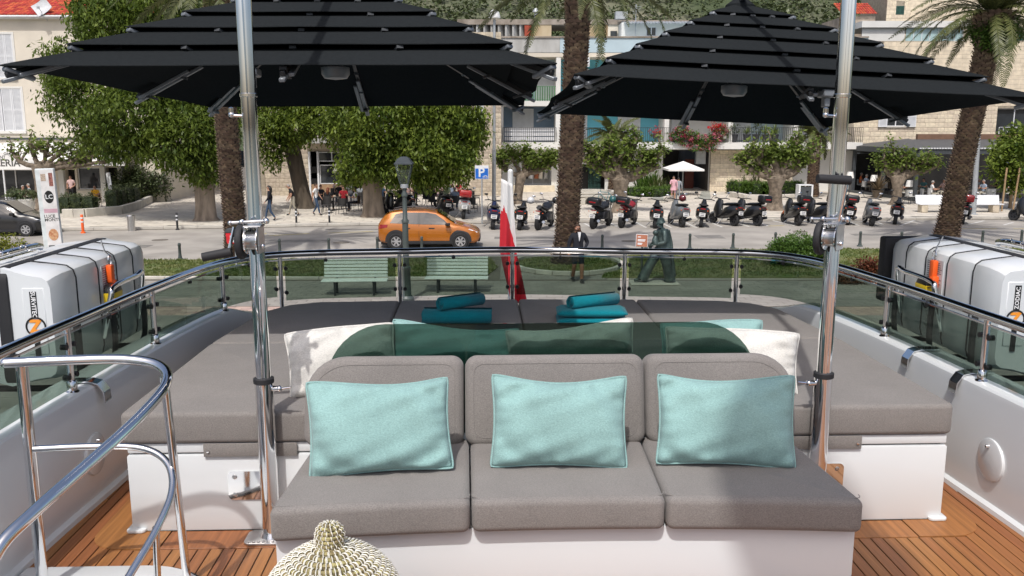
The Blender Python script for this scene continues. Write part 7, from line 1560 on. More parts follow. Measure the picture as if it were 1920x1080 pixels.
def person(label, p, rz, pose, top, bottom, shoe=None, skin=M_SKIN, hair='brown', sleeve='short', leg='long', long_hair=False, scale=1.0, fat=1.0, name='person', group=None, skirt=False, lift=0.0, hat=None, bare=False):
    P = {k: Vector(v) for k, v in pose.items()}; names = list(P); idx = {n: i for i, n in enumerate(names)}
    me = bpy.data.meshes.new('body'); me.from_pydata([P[n] for n in names], [(idx[a], idx[b]) for a, b in EDG], []); ob = bpy.data.objects.new('body', me); COL.objects.link(ob)
    sk = ob.modifiers.new('skin', 'SKIN'); sk.use_smooth_shade = True; sk.branch_smoothing = .4; sb = ob.modifiers.new('sub', 'SUBSURF'); sb.levels = 1; sb.render_levels = 1
    for n, v in zip(names, me.skin_vertices[0].data):
        r = RAD[n if n in RAD else n[:2]]; f = fat if n[:2] in ('pe', 'sp', 'ch') else (1+(fat-1)*.6)
        if n[:2] in ('sh', 'el') and sleeve == 'long': f *= 1.15
        v.radius = (r[0]*f, r[1]*f); v.use_root = (n == 'pel')
    bpy.context.view_layer.update(); ev = ob.evaluated_get(bpy.context.evaluated_depsgraph_get()); m2 = bpy.data.meshes.new_from_object(ev); bpy.data.objects.remove(ob)
    shoe = shoe or M_RUBBER
    # hands: palm, four fingers of unequal length and a thumb, slightly curled
    q = MB()
    for s, sg in (('L', -1), ('R', 1)):
        w = P['wr'+s]; d = (w-P['el'+s]).normalized(); side = d.cross(Vector((0, 1, 0)) if abs(d.y) < .8 else Vector((0, 0, 1))).normalized(); nrm = side.cross(d).normalized(); pc = w+d*.07
        q.tube([w-d*.02, w+d*.03, w+d*.09], .03, 8, rs=[.028, .038, .034], squash=.6)
        for k, L in enumerate((.062, .074, .07, .055)):
            b0_ = w+d*.085+side*(-.026+.0175*k); q.tube([b0_, b0_+d*L*.5+nrm*.006, b0_+d*L*.9+nrm*.026], .0085, 6, rs=[.0095, .0085, .006])
        b0_ = w+d*.035+side*.03; q.tube([b0_, b0_+d*.03+side*.022, b0_+d*.06+side*.026+nrm*.012], .01, 6, rs=[.0115, .0105, .007])
    # nose, ears
    hd = P['hd']; fw = Vector((0, -1, 0)); q.ball(hd+Vector((0, -.093, .005)), (.014, .02, .02), 6, 5)
    for sg in (-1, 1): q.ball(hd+Vector((sg*.078, .005, .01)), (.012, .02, .03), 6, 5)
    nb = len(m2.polygons); full = MB(); full.v = [v.co[:] for v in m2.vertices]; full.f = [tuple(f.vertices) for f in m2.polygons]; full.add(q.v, q.f); bpy.data.meshes.remove(m2)
    mesh = full.mesh('person', None, 'all')
    for m in (skin, top, bottom, shoe): mesh.materials.append(m)
    segs = [(P[a], P[b], a, b) for a, b in EDG]
    ids = []
    for i, f in enumerate(mesh.polygons):
        if i >= nb: ids.append(0); continue
        c = f.center; best = None
        for a, b, na, nb_ in segs:
            ab = b-a; t_ = max(0, min(1, (c-a).dot(ab)/ab.length_squared)); dd = (c-a-ab*t_).length/(RAD[(nb_ if nb_ in RAD else nb_[:2])][0]+.03)
            if best is None or dd < best[0]: best = (dd, na, nb_, t_)
        _, na, nb_, t_ = best; k = 1
        if nb_ in ('hd', 'ht') or (nb_ == 'nk' and t_ > .72): k = 0
        elif nb_[:2] == 'wr': k = 1 if sleeve == 'long' and t_ < .93 else 0
        elif nb_[:2] == 'el': k = 1 if sleeve == 'long' or t_ < .62 else 0
        elif nb_[:2] == 'hi' or (nb_ == 'sp' and t_ < .25): k = 2
        elif nb_[:2] == 'kn': k = 2 if leg != 'short' or t_ < .82 else 0
        elif nb_[:2] == 'an': k = (2 if leg == 'long' and t_ < .9 else 0)
        elif nb_[:2] == 'to': k = 3
        ids.append(k)
    mesh.polygons.foreach_set('material_index', ids)
    o = link(name, mesh); o.location = p; o.rotation_euler = (0, 0, rz); o.scale = (scale,)*3; tag(o, label, 'person', group)
    q = MB(); hc = hd+Vector((0, .012, .045)); n, m_ = 14, 9; vs = []
    q.ball(hc, (.086, .102, .088), 14, 9)
    keep = [f for f in q.f if not (sum(q.v[i][1] for i in f)/len(f) < hd.y-.035 and sum(q.v[i][2] for i in f)/len(f) < hd.z+.075) and sum(q.v[i][2] for i in f)/len(f) > hd.z-.05]
    q.f = keep
    if long_hair: q.tube([hd+Vector((0, .05, .06)), hd+Vector((0, .085, -.05)), hd+Vector((0, .09, -.2)), hd+Vector((0, .08, -.3))], .07, 8, rs=[.085, .09, .075, .03])
    if not bare: link('hair' if not hat else 'cap', q.mesh('hair', hat or HAIRS[hair], 'all'), o)
    q = MB()
    for sg in (-1, 1): q.ball(hd+Vector((sg*.03, -.078, .022)), (.011, .008, .008), 6, 5)
    link('eyes', q.mesh('eyes', M_BLACK, True), o)
    if skirt:
        q = MB(); pl_ = P['pel']; q.tube([pl_+Vector((0, 0, .12)), pl_+Vector((0, 0, -.05)), pl_+Vector((0, 0, -.2))], .17, 14, caps=False, rs=[.16, .2, .23]); link('jacket_hem', q.mesh('jacket_hem', top, True), o)
    return o
c_navy = cloth('navy', (0.009, 0.010, 0.016)); c_white = cloth('white', (0.66, 0.66, 0.66)); c_jean = cloth('denim', (0.035, 0.065, 0.12)); c_black = cloth('black', (0.012, 0.012, 0.014)); c_khaki = cloth('khaki', (0.33, 0.30, 0.24)); c_red = cloth('red', (0.30, 0.012, 0.02)); c_pink = cloth('pink', (0.62, 0.36, 0.40)); c_orange = cloth('orange', (0.70, 0.15, 0.03)); c_yellow = cloth('yellow', (0.70, 0.36, 0.02)); c_grey = cloth('grey', (0.28, 0.30, 0.32)); c_green = cloth('sage', (0.33, 0.38, 0.22)); c_blue = cloth('blue', (0.30, 0.36, 0.45)); c_rose = cloth('rose', (0.55, 0.38, 0.36))
# the man on the path
b = G(1083, 529)
man = person('man in a dark open jacket, navy shorts and sunglasses walking to the yacht', (b.x, b.y, 0), R(8), dict(WALK, elR=(.30, .06, 1.16), wrR=(.17, -.12, 1.02), elL=(-.27, .03, 1.14), wrL=(-.29, -.02, .88), knL=(-.10, .02, .50), anL=(-.10, .22, .13), toL=(-.11, .1, .05), knR=(.10, -.10, .50), anR=(.10, -.10, .09), toR=(.11, -.26, .035), hd=(-.02, -.02, 1.60), ht=(-.02, -.015, 1.70)), c_navy, c_navy, M_RUBBER, M_SKIN2, 'brown', 'long', 'short', scale=1.06, fat=1.28)
q = MB(); q.add([(-.045, -.172, 1.50), (.045, -.172, 1.50), (.0, -.200, 1.24), (-.045, -.10, 1.50), (.045, -.10, 1.50), (0, -.10, 1.24)], [(0, 1, 2), (0, 3, 4, 1), (1, 4, 5, 2), (2, 5, 3, 0)]); link('shirt_front', q.mesh('shirt_front', c_white), man)
q = MB(); q.rbox(-.062, -.012, -.125, -.10, 1.60, 1.632, .008, 2, M=Matrix.Translation((-.02, 0, 0)) if 0 else None); q.rbox(-.008, .045, -.125, -.10, 1.60, 1.632, .008, 2); q.box(-.085, .06, -.108, -.10, 1.62, 1.628); link('sunglasses', q.mesh('sunglasses', M_BLACK), man)
for k_, (sg, wr) in enumerate(((-1, (-.10, .22)), (1, (.10, -.10)))):
    q = MB(); q.rbox(sg*.105-.05, sg*.105+.05, wr[1]-.17, wr[1]+.08, .0+(.05 if sg < 0 else 0), .03+(.05 if sg < 0 else 0), .01, 1); link('sandal', q.mesh('sandal', M_RUBBER), man)
# walkers left
b = G(507, 414, .117); w1 = person('woman with long dark hair in navy top and jeans walking left', tuple(b), R(-75), WALK, c_navy, c_jean, M_RUBBER, M_SKIN, 'black', 'long', 'long', True, 1.02)
b = G(551, 405, .117); person('man in black shirt and pale trousers bending towards the tree', tuple(b), R(-70), dict(WALK, ch=(0, -.10, 1.34), nk=(0, -.18, 1.46), hd=(0, -.24, 1.55), ht=(0, -.25, 1.64), shL=(-.175, -.12, 1.38), shR=(.175, -.12, 1.38), elL=(-.23, -.15, 1.1), wrL=(-.2, -.28, .9), elR=(.23, -.12, 1.1), wrR=(.2, -.25, .88)), c_black, c_khaki, M_RUBBER, M_SKIN, 'grey', 'short', 'long', fat=1.1)
b = G(594, 404, .117); person('man in white t-shirt and dark jeans walking past the cafe', tuple(b), R(80), WALK, c_white, c_jean, M_RUBBER, M_SKIN, 'brown', 'short', 'long', scale=.98)
b = G(779, 386, .117); person('waiter in pale shirt and dark trousers beside the cafe tables', tuple(b), R(60), STAND, c_grey, c_black, M_RUBBER, M_SKIN, 'brown')
b = G(1262, 377, .117); person('girl in pink hooded jacket with long dark hair near the passage', tuple(b), R(-20), dict(STAND, wrL=(-.10, -.25, 1.2), elL=(-.22, -.08, 1.16)), c_pink, c_pink, M_SHUT, M_SKIN, 'black', 'long', 'short', True, .92, skirt=True)
b = G(1271, 377, .117); person('man in dark grey clothes behind the girl in pink', (b.x+.05, b.y+.3, b.z), R(180), STAND, c_grey, c_grey, M_RUBBER, M_SKIN, 'black', 'long', 'long', scale=.85)
b = G(121, 385, .117); person('waiter with black apron standing in the pizzeria doorway', (b.x, b.y+1.0, b.z), R(0), dict(STAND, wrL=(-.12, -.24, 1.0), wrR=(.12, -.24, 1.0)), c_rose, c_black, M_RUBBER)
# seated guests with chairs and tables: (px, py of the chair foot, heading, top, hair, label, extra)
def seat_guest(label, px, py, rz, top, bottom, hair='brown', kind='dark', cl=None, cg='dark wicker chairs of the cafe', sleeve='short', skin=M_SKIN, **kw):
    b = G(px, py, .117); f = Vector((math.sin(rz), -math.cos(rz), 0))
    person(label, tuple(b), rz, SIT, top, bottom, None, skin, hair, sleeve, group='seated cafe guests', **kw)
    chair(cl or 'chair under the '+label, (b.x, b.y, b.z), rz, kind, cg)
seat_guest('guest in yellow shirt at the pizzeria table', 181, 390, R(0), c_yellow, c_navy, 'grey', 'brown', 'brown chair under the guest in yellow', 'pizzeria chairs', bare=True)
seat_guest('guest in pale pink shirt seated left of the advertising totem', 46, 390, R(60), c_rose, c_khaki, 'grey', 'brown', 'brown chair of the guest in pale pink', 'pizzeria chairs'); seat_guest('guest with cap seated behind the white planter', 58, 386, R(-50), c_grey, c_khaki, 'grey', 'brown', 'brown chair of the guest with cap', 'pizzeria chairs', hat=cloth('cap', (0.35, 0.34, 0.32)))
b = G(182, 394, .117); table('brown table in front of the guest in yellow', (b.x, b.y-.35, b.z), .45, MATS['brown_wicker'])
seat_guest('guest with auburn hair and black top at the cafe front', 616, 396, R(170), c_black, c_black, 'red', 'dark', 'dark chair of the auburn guest', long_hair=True); seat_guest('guest in red shirt in the middle of the cafe tables', 645, 392, R(10), c_red, c_navy, 'brown', 'dark', 'dark chair of the guest in red')
seat_guest('guest in striped pale shirt beside the cafe window', 628, 378, R(120), c_rose, c_jean, 'brown', 'dark', 'dark chair of the guest in striped shirt'); seat_guest('guest in white shirt near the cafe door', 657, 380, R(0), c_white, c_jean, 'brown', 'dark', 'dark chair of the guest in white near the door'); seat_guest('guest in white beside the pale trunk', 668, 396, R(-60), c_white, c_navy, 'brown', 'brown', 'brown chair beside the pale trunk', fat=.92)
seat_guest('guest in grey shirt right of the pale trunk', 733, 392, R(150), c_grey, c_black, 'black', 'dark', 'dark chair of the guest in grey'); seat_guest('guest in black beside the lamp post', 752, 390, R(190), c_black, c_black, 'black', 'dark', 'dark chair of the guest in black')
seat_guest('guest in dusty pink at the stone wall tables', 823, 382, R(30), c_rose, c_jean, 'black', 'dark', 'dark chair of the guest in dusty pink'); seat_guest('guest in green shirt before the stone wall', 834, 392, R(200), c_green, c_jean, 'black', 'dark', 'dark chair of the guest in green'); seat_guest('guest in blue shirt before the stone wall', 848, 385, R(-30), c_blue, c_jean, 'black', 'dark', 'dark chair of the guest in blue'); seat_guest('guest in pale shirt with back to the road', 853, 395, R(185), c_blue, c_jean, 'grey', 'dark', 'dark chair with the pale shirted back'); seat_guest('guest in red top sitting upright near the parking sign', 861, 378, R(-40), c_red, c_black, 'black', 'dark', 'dark chair of the guest in red top')
for px, py, rz, tp_, bt_, hr_, l in ((602, 389, 40, c_navy, c_jean, 'black', 'in navy at the left end of the cafe window'), (637, 384, 200, c_black, c_jean, 'brown', 'in black between the red and the striped shirt'), (676, 387, 160, c_grey, c_navy, 'black', 'in grey just left of the pale trunk'), (716, 386, 20, c_jean, c_black, 'brown', 'in denim just right of the pale trunk'), (765, 383, 30, c_rose, c_jean, 'red', 'in rose close to the waiter'), (801, 387, 60, c_black, c_navy, 'black', 'in black left of the stone wall tables'), (812, 393, 150, c_navy, c_black, 'brown', 'in navy nearest the road before the stone wall'), (872, 388, -80, c_grey, c_jean, 'grey', 'in grey nearest the parking sign')):
    seat_guest('cafe guest '+l, px, py, R(rz), tp_, bt_, hr_, 'dark', 'dark chair of the guest '+l)
for px, py, rz, tp_, hr_, l in ((1655, 364, 200, c_navy, 'black', 'in navy behind the dry spiky plant'), (1690, 374, 60, c_grey, 'brown', 'in grey behind the leaning plane tree'), (1768, 374, -60, c_rose, 'grey', 'in rose just left of the right palm'), (1866, 371, -90, c_black, 'black', 'in black right of the tall pole'), (1884, 376, 80, c_white, 'brown', 'in white near the tree stakes')):
    seat_guest('terrace guest '+l, px, py, R(rz), tp_, c_khaki, hr_, 'white', 'pale chair of the terrace guest '+l, 'pale terrace chairs')
for k_, (px, py, rz, l) in enumerate(((612, 400, 20, 'empty dark chair at the front of the cafe, leftmost'), (640, 402, -10, 'empty dark chair at the front of the cafe, right of the leftmost'), (886, 398, 160, 'empty dark chair left of the parking sign pole'), (893, 385, 90, 'empty dark chair behind the parking sign'), (880, 380, 30, 'empty dark chair further back by the parking sign'), (722, 398, 170, 'empty dark chair at the pale trunk'))): b = G(px, py, .117); chair(l, (b.x, b.y, b.z), R(rz), 'dark')
for px, py, l in ((626, 394, 'dark cafe table at the front chairs'), (652, 387, 'dark cafe table near the guest in red'), (742, 387, 'dark cafe table behind the lamp post'), (842, 387, 'dark cafe table before the stone wall'), (888, 391, 'dark cafe table by the parking sign')): b = G(px, py, .117); table(l, tuple(b))
# terrace guests at the right
seat_guest('guest in orange shirt on the terrace restaurant', 1612, 358, R(60), c_orange, c_khaki, 'grey', 'white', 'pale chair of the guest in orange', 'pale terrace chairs'); seat_guest('guest in pale blue shirt on the terrace beside a lamp', 1622, 362, R(100), c_blue, c_khaki, 'grey', 'white', 'pale chair of the guest in pale blue', 'pale terrace chairs')
seat_guest('guest in white shirt on the terrace left of the palm', 1745, 378, R(80), c_white, c_khaki, 'grey', 'white', 'pale chair of the guest in white by the palm', 'pale terrace chairs'); seat_guest('guest in pale striped shirt on the terrace right of the palm', 1842, 376, R(-70), c_blue, c_khaki, 'grey', 'white', 'pale chair of the guest in stripes', 'pale terrace chairs'); seat_guest('guest in grey on the terrace behind the striped guest', 1832, 372, R(60), c_grey, c_khaki, 'grey', 'white', 'pale chair of the guest in grey', 'pale terrace chairs'); seat_guest('guest in teal shirt on the terrace behind the grey post', 1730, 372, R(-60), cloth('teal', (0.05, 0.15, 0.15)), c_khaki, 'black', 'white', 'pale chair of the guest in teal', 'pale terrace chairs')
for px, py, rz, l in ((1705, 382, 120, 'empty pale chair at the front corner of the terrace'), (1722, 380, -100, 'empty pale chair right of the terrace corner post'), (1856, 380, 170, 'empty pale chair right of the striped guest'), (1900, 378, 60, 'empty pale chair at the right edge of the terrace')): b = G(px, py, .16); chair(l, (b.x, b.y, b.z), R(rz), 'white', 'pale terrace chairs')
for px, py, l in ((1632, 362, 'dark terrace table under the first white lamp'), (1755, 376, 'dark terrace table left of the palm'), (1862, 376, 'dark terrace table right of the tall pole')): b = G(px, py, .16); table(l, tuple(b), .4)
M_SHADE = mat('white_lampshade', (0.75, 0.74, 0.70), rough=.7)
def shade_lamp(label, px, py, zb):
    b = PY(px, py, 58.5 if px < 1660 else 56.5); t = thing('table_lamp', label, 'lamp', (b.x, b.y, .16), group='white shaded terrace lamps'); q = MB(); q.lathe([(.26, b.z-.2), (.18, b.z+.2)], (b.x, b.y, 0), 14); part(q, 'shade', M_SHADE, t, True); q = MB(); q.lathe([(.18, .16), (.18, .2), (.025, .22), (.025, b.z-.15)], (b.x, b.y, 0), 10); part(q, 'stand', M_IRON, t, True)
for px, py, l in ((1594, 328, 'white shaded lamp at the left end of the terrace'), (1639, 334, 'white shaded lamp beside the guest in pale blue'), (1706, 344, 'white shaded lamp behind the leaning plane tree'), (1899, 340, 'white shaded lamp at the right edge of the terrace')): shade_lamp(l, px, py, 0)
b = G(1645, 371, .117); pot('dry spiky plant in a round pot at the terrace edge', tuple(b), .35, .5, mat('brown_pot', (0.10, 0.075, 0.05)), leafmat('leaf_dry', (0.10, 0.07, 0.04), (0.26, 0.2, 0.12)), 90, .1, 70, ph=1.5, spike=True)
for px in (1878, 1899):
    b = G(px, 396, .117); q = MB(); q.cyl((0, 0, 0), (.05 if px < 1890 else .15, 0, 2.4), .05, n=8); solo(q, 'tree_stake', MATS['stake_wood'], 'wooden tree stake, %s of the young tree' % ('left' if px < 1890 else 'right'), 'stake', b, local=True, group='tree stakes')

# ------------------------------------------------------------------ the statue
M_BRONZE = mat('green_bronze', (0.035, 0.058, 0.055), rough=.5, metal=.5, col2=(0.13, 0.17, 0.16), scale=5, detail=8, bump=.5, bscale=18, lo=.4, hi=.75)
b = G(1238, 532); st = thing('statue', 'green bronze statue of a striding figure holding a child', 'statue', (b.x, b.y, .03))
pz = dict(STAND, knL=(-.11, -.28, .52), anL=(-.11, -.52, .10), toL=(-.12, -.74, .05), knR=(.11, .10, .50), anR=(.11, .22, .10), toR=(.12, .04, .05), elL=(-.26, -.08, 1.12), wrL=(-.05, -.28, .98), elR=(.27, -.02, 1.12), wrR=(.1, -.28, 1.05), hd=(0, -.06, 1.6), ht=(0, -.05, 1.71))
o = person('x', (b.x, b.y, .06), R(-75), pz, M_BRONZE, M_BRONZE, M_BRONZE, M_BRONZE, 'brown', 'long', 'long', scale=1.13, fat=1.2, name='figure', hat=M_BRONZE)
for k_ in ('label', 'category'): del o[k_]
o.parent = st; o.location = (0, 0, .03)
for ch in o.children: ch.data.materials[0] = M_BRONZE
Ms = Matrix.Translation((b.x, b.y, .06)) @ Matrix.Rotation(R(-75), 4, 'Z') @ Matrix.Scale(1.13, 4)
q = MB(); q.tube([Ms @ Vector(p_) for p_ in ((0, .02, 1.44), (0, .05, 1.2), (0, .06, .98), (0, .08, .8))], .2, 14, rs=[.17, .21, .23, .26]); part(q, 'coat', M_BRONZE, st, True)
for sx, kx, ax in ((-1, (-.11, -.26, .5), (-.11, -.50, .06)), (1, (.11, .12, .5), (.11, .24, .06))):
    q = MB(); q.tube([Ms @ Vector((sx*.09, 0, .9)), Ms @ Vector(kx), Ms @ Vector(ax)], .12, 12, rs=[.16, .15, .17]); part(q, 'trouser_leg', M_BRONZE, st, True)
q = MB(); q.tube([Ms @ Vector(p_) for p_ in ((.12, -.22, 1.06), (.10, -.24, 1.18), (.08, -.22, 1.28))], .08, 10, rs=[.10, .10, .06]); q.ball(Ms @ Vector((.07, -.22, 1.37)), .085, 10, 8); q.tube([Ms @ Vector((.14, -.3, 1.16)), Ms @ Vector((.0, -.36, 1.0)), Ms @ Vector((-.08, -.3, .92))], .03, 8); part(q, 'child', M_BRONZE, st, True)
q = MB(); q.lathe([(.125, 0), (.12, .02), (.10, .05), (.09, .12), (.0, .15)], n=14, M=Ms @ Matrix.Translation((0, -.03, 1.63)) @ Matrix.Rotation(R(8), 4, 'X')); part(q, 'cap', M_BRONZE, st, 50)
q = MB(); q.tube([Ms @ Vector((0, .2, 1.42)), Ms @ Vector((0, .27, 1.1)), Ms @ Vector((0, .32, .6)), Ms @ Vector((.05, .36, .15))], .1, 10, rs=[.08, .12, .15, .18], squash=.5); part(q, 'cloak', M_BRONZE, st, True)
q = MB(); q.rbox(b.x-.95, b.x+.55, b.y-.35, b.y+.35, 0, .06, .02, 1); part(q, 'base', M_KERB, st)
# ------------------------------------------------------------------ vehicles
M_PLATE = mat('licence_plate', (0.72, 0.72, 0.70), rough=.4); M_TYRE = mat('tyre', (0.016, 0.016, 0.017), rough=.85, var=.2); M_RIM = mat('alloy_rim', (0.55, 0.55, 0.56), rough=.35, metal=.6); M_DRIM = mat('dark_rim', (0.06, 0.06, 0.065), rough=.4, metal=.6)
M_TAIL = mat('tail_light', (0.28, 0.006, 0.010), rough=.15, coat=.5); M_SEATV = mat('black_vinyl', (0.016, 0.016, 0.017), rough=.5)
def paint(name, c): return mat('paint_'+name, c, rough=.28, var=.03, coat=.7, metal=.0)
def wheel(parent, c, r, w, rim=M_RIM, spokes=5, name='wheel', axis='X'):
    M_ = Matrix.Translation(c) @ (Matrix.Rotation(R(90), 4, 'Y') if axis == 'X' else Matrix.Rotation(R(90), 4, 'X'))
    q = MB(); q.lathe([(r*.62, -w*.42), (r*.9, -w*.5), (r, -w*.3), (r, w*.3), (r*.9, w*.5), (r*.62, w*.42)], n=26, M=M_, closed=True); ty = part(q, name, M_TYRE, parent, 50)
    q = MB(); q.lathe([(r*.63, -w*.40), (r*.63, w*.40), (r*.56, w*.40), (r*.56, -w*.40)], n=26, M=M_, closed=True); q.lathe([(0, -w*.36), (r*.15, -w*.36), (r*.15, w*.36), (0, w*.36)], n=12, M=M_)
    for k in range(spokes):
        a = 2*math.pi*k/spokes; Ms_ = M_ @ Matrix.Rotation(a, 4, 'Z')
        for s in (-1, 1): q.box(r*.1, r*.60, s*r*.05+s*.0-r*.045, s*r*.05+r*.045, w*.22, w*.36, M=Ms_); q.box(r*.1, r*.60, s*r*.05-r*.045, s*r*.05+r*.045, -w*.36, -w*.22, M=Ms_)
    part(q, 'rim', rim, ty, 40); q = MB(); q.lathe([(0, -w*.1), (r*.6, -w*.1), (r*.6, w*.1), (0, w*.1)], n=20, M=M_); part(q, 'hub', M_DRIM, ty); return ty
def scooter(label, px, py, rz, body, kind='scooter', case=None, accent=None, helmet=None, screen=False, z=0.0, seat=M_SEATV):
    p = G(px, py, z); t = thing('motor_scooter' if kind != 'bike' else 'motorbike', label, 'scooter' if kind != 'bike' else 'motorbike', (p.x, p.y, z), rz=R(rz), local=True, group='motorbikes and scooters parked along the kerb'); t.scale = (1.42, 1.2, 1.24)
    ac = accent or body
    lean = Matrix.Rotation(R(-5), 4, 'Y'); t.rotation_euler = (0, R(6), R(rz))
    wr = .235 if kind != 'bike' else .30; wb = .66 if kind != 'bike' else .72
    wheel(t, (0, -wb+.02, wr), wr, .13, M_DRIM, name='rear_wheel'); 
    if kind == 'three':
        for sx in (-.23, .23): wheel(t, (sx, wb-.05, .22), .22, .10, M_DRIM, name='front_wheel')
    else: wheel(t, (0, wb, wr), wr, .11, M_DRIM, name='front_wheel')
    if kind != 'bike':
        rows = [(-.88, .15, .60, .76), (-.72, .22, .42, .82), (-.45, .24, .30, .80), (-.15, .20, .28, .70), (.0, .19, .24, .44), (.22, .20, .22, .36)]
        q = MB(); vs = []; n = 12
        for y, hw, z0, z1 in rows:
            for j in range(n): a = 2*math.pi*j/n; vs.append((hw*math.copysign(abs(math.cos(a))**.6, math.cos(a)), y, (z0+z1)/2+(z1-z0)/2*math.copysign(abs(math.sin(a))**.6, math.sin(a))))
        q.add(vs, [(i*n+j, i*n+(j+1) % n, (i+1)*n+(j+1) % n, (i+1)*n+j) for i in range(len(rows)-1) for j in range(n)]+[tuple(range(n-1, -1, -1)), tuple((len(rows)-1)*n+j for j in range(n))]); part(q, 'body', body, t, 50)
        q = MB(); q.tube([(0, .36, .28), (0, .42, .55), (0, .36, .86), (0, .33, .98)], .2, 12, rs=[.20, .25, .20, .13], squash=.5); part(q, 'leg_shield', body, t, True)
        q = MB(); q.tube([(0, .40, .40), (0, .58, .45), (0, .80, .36)], .1, 10, rs=[.05, .11, .07], squash=.6); part(q, 'front_mudguard', ac, t, True)
        q = MB(); q.tube([(0, .05, .80), (0, -.2, .83), (0, -.55, .86), (0, -.82, .90)], .15, 12, rs=[.12, .17, .17, .10], squash=.38); part(q, 'seat', seat, t, True)
        q = MB(); q.cyl((0, .60, .26), (0, .36, .98), .035, n=8); q.cyl((.05, .66, .24), (.05, .5, .55), .02, n=6); part(q, 'fork', M_DRIM, t, True)
        hy, hz = .34, 1.02
    else:
        q = MB(); q.tube([(0, .30, .80), (0, .1, .86), (0, -.12, .78)], .15, 12, rs=[.13, .19, .12], squash=.8); part(q, 'tank', body, t, True)
        q = MB(); q.rbox(-.17, .17, -.2, .32, .34, .66, .06, 2); part(q, 'engine', M_DRIM, t, 40)
        q = MB(); q.tube([(0, -.08, .78), (0, -.4, .80), (0, -.75, .92)], .12, 10, rs=[.14, .15, .09], squash=.45); part(q, 'seat', seat, t, True)
        q = MB(); q.tube([(0, -.35, .70), (0, -.6, .76), (0, -.92, .88)], .1, 10, rs=[.12, .13, .08], squash=.6); part(q, 'tail_fairing', ac, t, True)
        for s in (-1, 1): q = MB(); q.cyl((s*.09, wb, wr), (s*.09, .42, .98), .028, n=8); part(q, 'fork', M_STEEL, t, True)
        q = MB(); q.cyl((.08, -.1, .42), (.08, -wb, wr), .035, n=8); q.cyl((-.08, -.1, .42), (-.08, -wb, wr), .035, n=8); part(q, 'swing_arm', M_DRIM, t, True)
        q = MB(); q.rbox(-.11, .11, .46, .58, .84, 1.02, .05, 2); part(q, 'headlamp', M_DRIM, t, 40)
        hy, hz = .34, 1.04
    q = MB(); q.tube([(-.34, hy-.1, hz), (-.2, hy, hz+.02), (0, hy+.04, hz-.01), (.2, hy, hz+.02), (.34, hy-.1, hz)], .018, 8); part(q, 'handlebar', M_BLACK, t, True)
    for s in (-1, 1):
        q = MB(); q.cyl((s*.2, hy, hz), (s*.30, hy-.02, hz+.2), .008, n=6); q.ball((s*.31, hy-.03, hz+.23), (.065, .02, .042), 10, 6); part(q, 'mirror', M_CHROME if s > 0 or kind == 'bike' else M_BLACK, t, True)
        q = MB(); q.ball((s*.16, -.88, .68), (.022, .02, .018), 8, 5); part(q, 'indicator', MATS['safety_orange'], t, True)
    q = MB(); q.rbox(-.09, .09, -.93, -.86, .72, .76, .015, 2); part(q, 'tail_light', M_TAIL, t, 40)
    q = MB(); q.rbox(-.10, .10, -.965, -.955, .45, .60, .01, 1); pl_ = part(q, 'licence_plate', M_PLATE, t); q = MB(); q.box(-.07, .07, -.968, -.9655, .55, .58); q.box(-.06, .06, -.968, -.9655, .48, .52); part(q, 'plate_print', mat('plate_grey', (0.25, 0.25, 0.27)), pl_)
    q = MB(); q.tube([(0, -.62, .52), (0, -.84, .56), (0, -.95, .42)], .07, 8, rs=[.09, .08, .05], squash=.3); part(q, 'rear_mudguard', M_BLACK, t, True)
    q = MB(); q.tube([(.16, .0, .22), (.19, -.35, .26), (.21, -.85, .36)], .05, 10, rs=[.03, .06, .055]); part(q, 'exhaust', M_STEEL if kind == 'bike' else M_DRIM, t, True)
    q = MB(); q.cyl((-.1, -.05, .25), (-.28, -.02, .01), .014, n=6); part(q, 'side_stand', M_STEEL, t)
    if screen: q = MB(); q.grid(lambda u, v: ((u-.5)*.42*(1-.35*v), .42-.12*v+.1*abs(u-.5), 1.0+.36*v), 6, 5); part(q, 'windscreen', glass('screen_glass', (.6, .66, .68)), t, True)
    if case: q = MB(); q.rbox(-.22, .22, -1.08, -.70, .93, 1.22, .07, 3); cs = part(q, 'top_case', case, t, 50); q = MB(); q.rbox(-.12, .12, -1.095, -1.07, 1.03, 1.08, .01, 1); part(q, 'case_reflector', M_TAIL, cs)
    if helmet: q = MB(); q.ball((.22, hy-.02, hz+.06), (.13, .15, .14), 14, 9); part(q, 'helmet', helmet, t, True)
    return t
black, grey_p, red_p, blue_p, orange_p, white_p = paint('black', (.012, .012, .013)), paint('grey', (.16, .17, .18)), paint('red', (.22, .01, .014)), paint('blue', (.012, .02, .07)), paint('orange', (.50, .12, .02)), paint('white', (.6, .6, .6))
S = scooter
S('dark blue scooter parked under the parking sign', 923, 427, 2, blue_p)
S('dark red scooter with white helmet on the handlebar right of the flag', 976, 428, -6, black, accent=red_p, helmet=white_p, case=None)
S('black naked motorbike with round helmets left of the middle palm', 1020, 428, -22, black, 'bike', helmet=black)
S('black motorbike with boxy top case right of the middle palm', 1126, 426, -30, black, 'bike', case=M_BLACK, helmet=paint('teal', (.02, .10, .10)))
S('red and black motorbike with round top case', 1176, 424, -27, red_p, 'bike', case=M_BLACK)
S('black scooter with white mirrors and red tail, left of the statue head', 1227, 425, -8, black, accent=red_p, screen=True)
S('grey and blue scooter right of the statue head', 1267, 423, 10, grey_p, accent=blue_p, helmet=paint('maroon', (.12, .01, .015)))
S('red and black scooter with tall screen, second right of the statue', 1314, 423, -13, black, accent=red_p, screen=True)
S('black sporty scooter turned half sideways', 1356, 421, 28, black, accent=grey_p)
S('large black scooter with padded top beside the sporty one', 1398, 421, 30, black, case=M_BLACK, accent=grey_p)
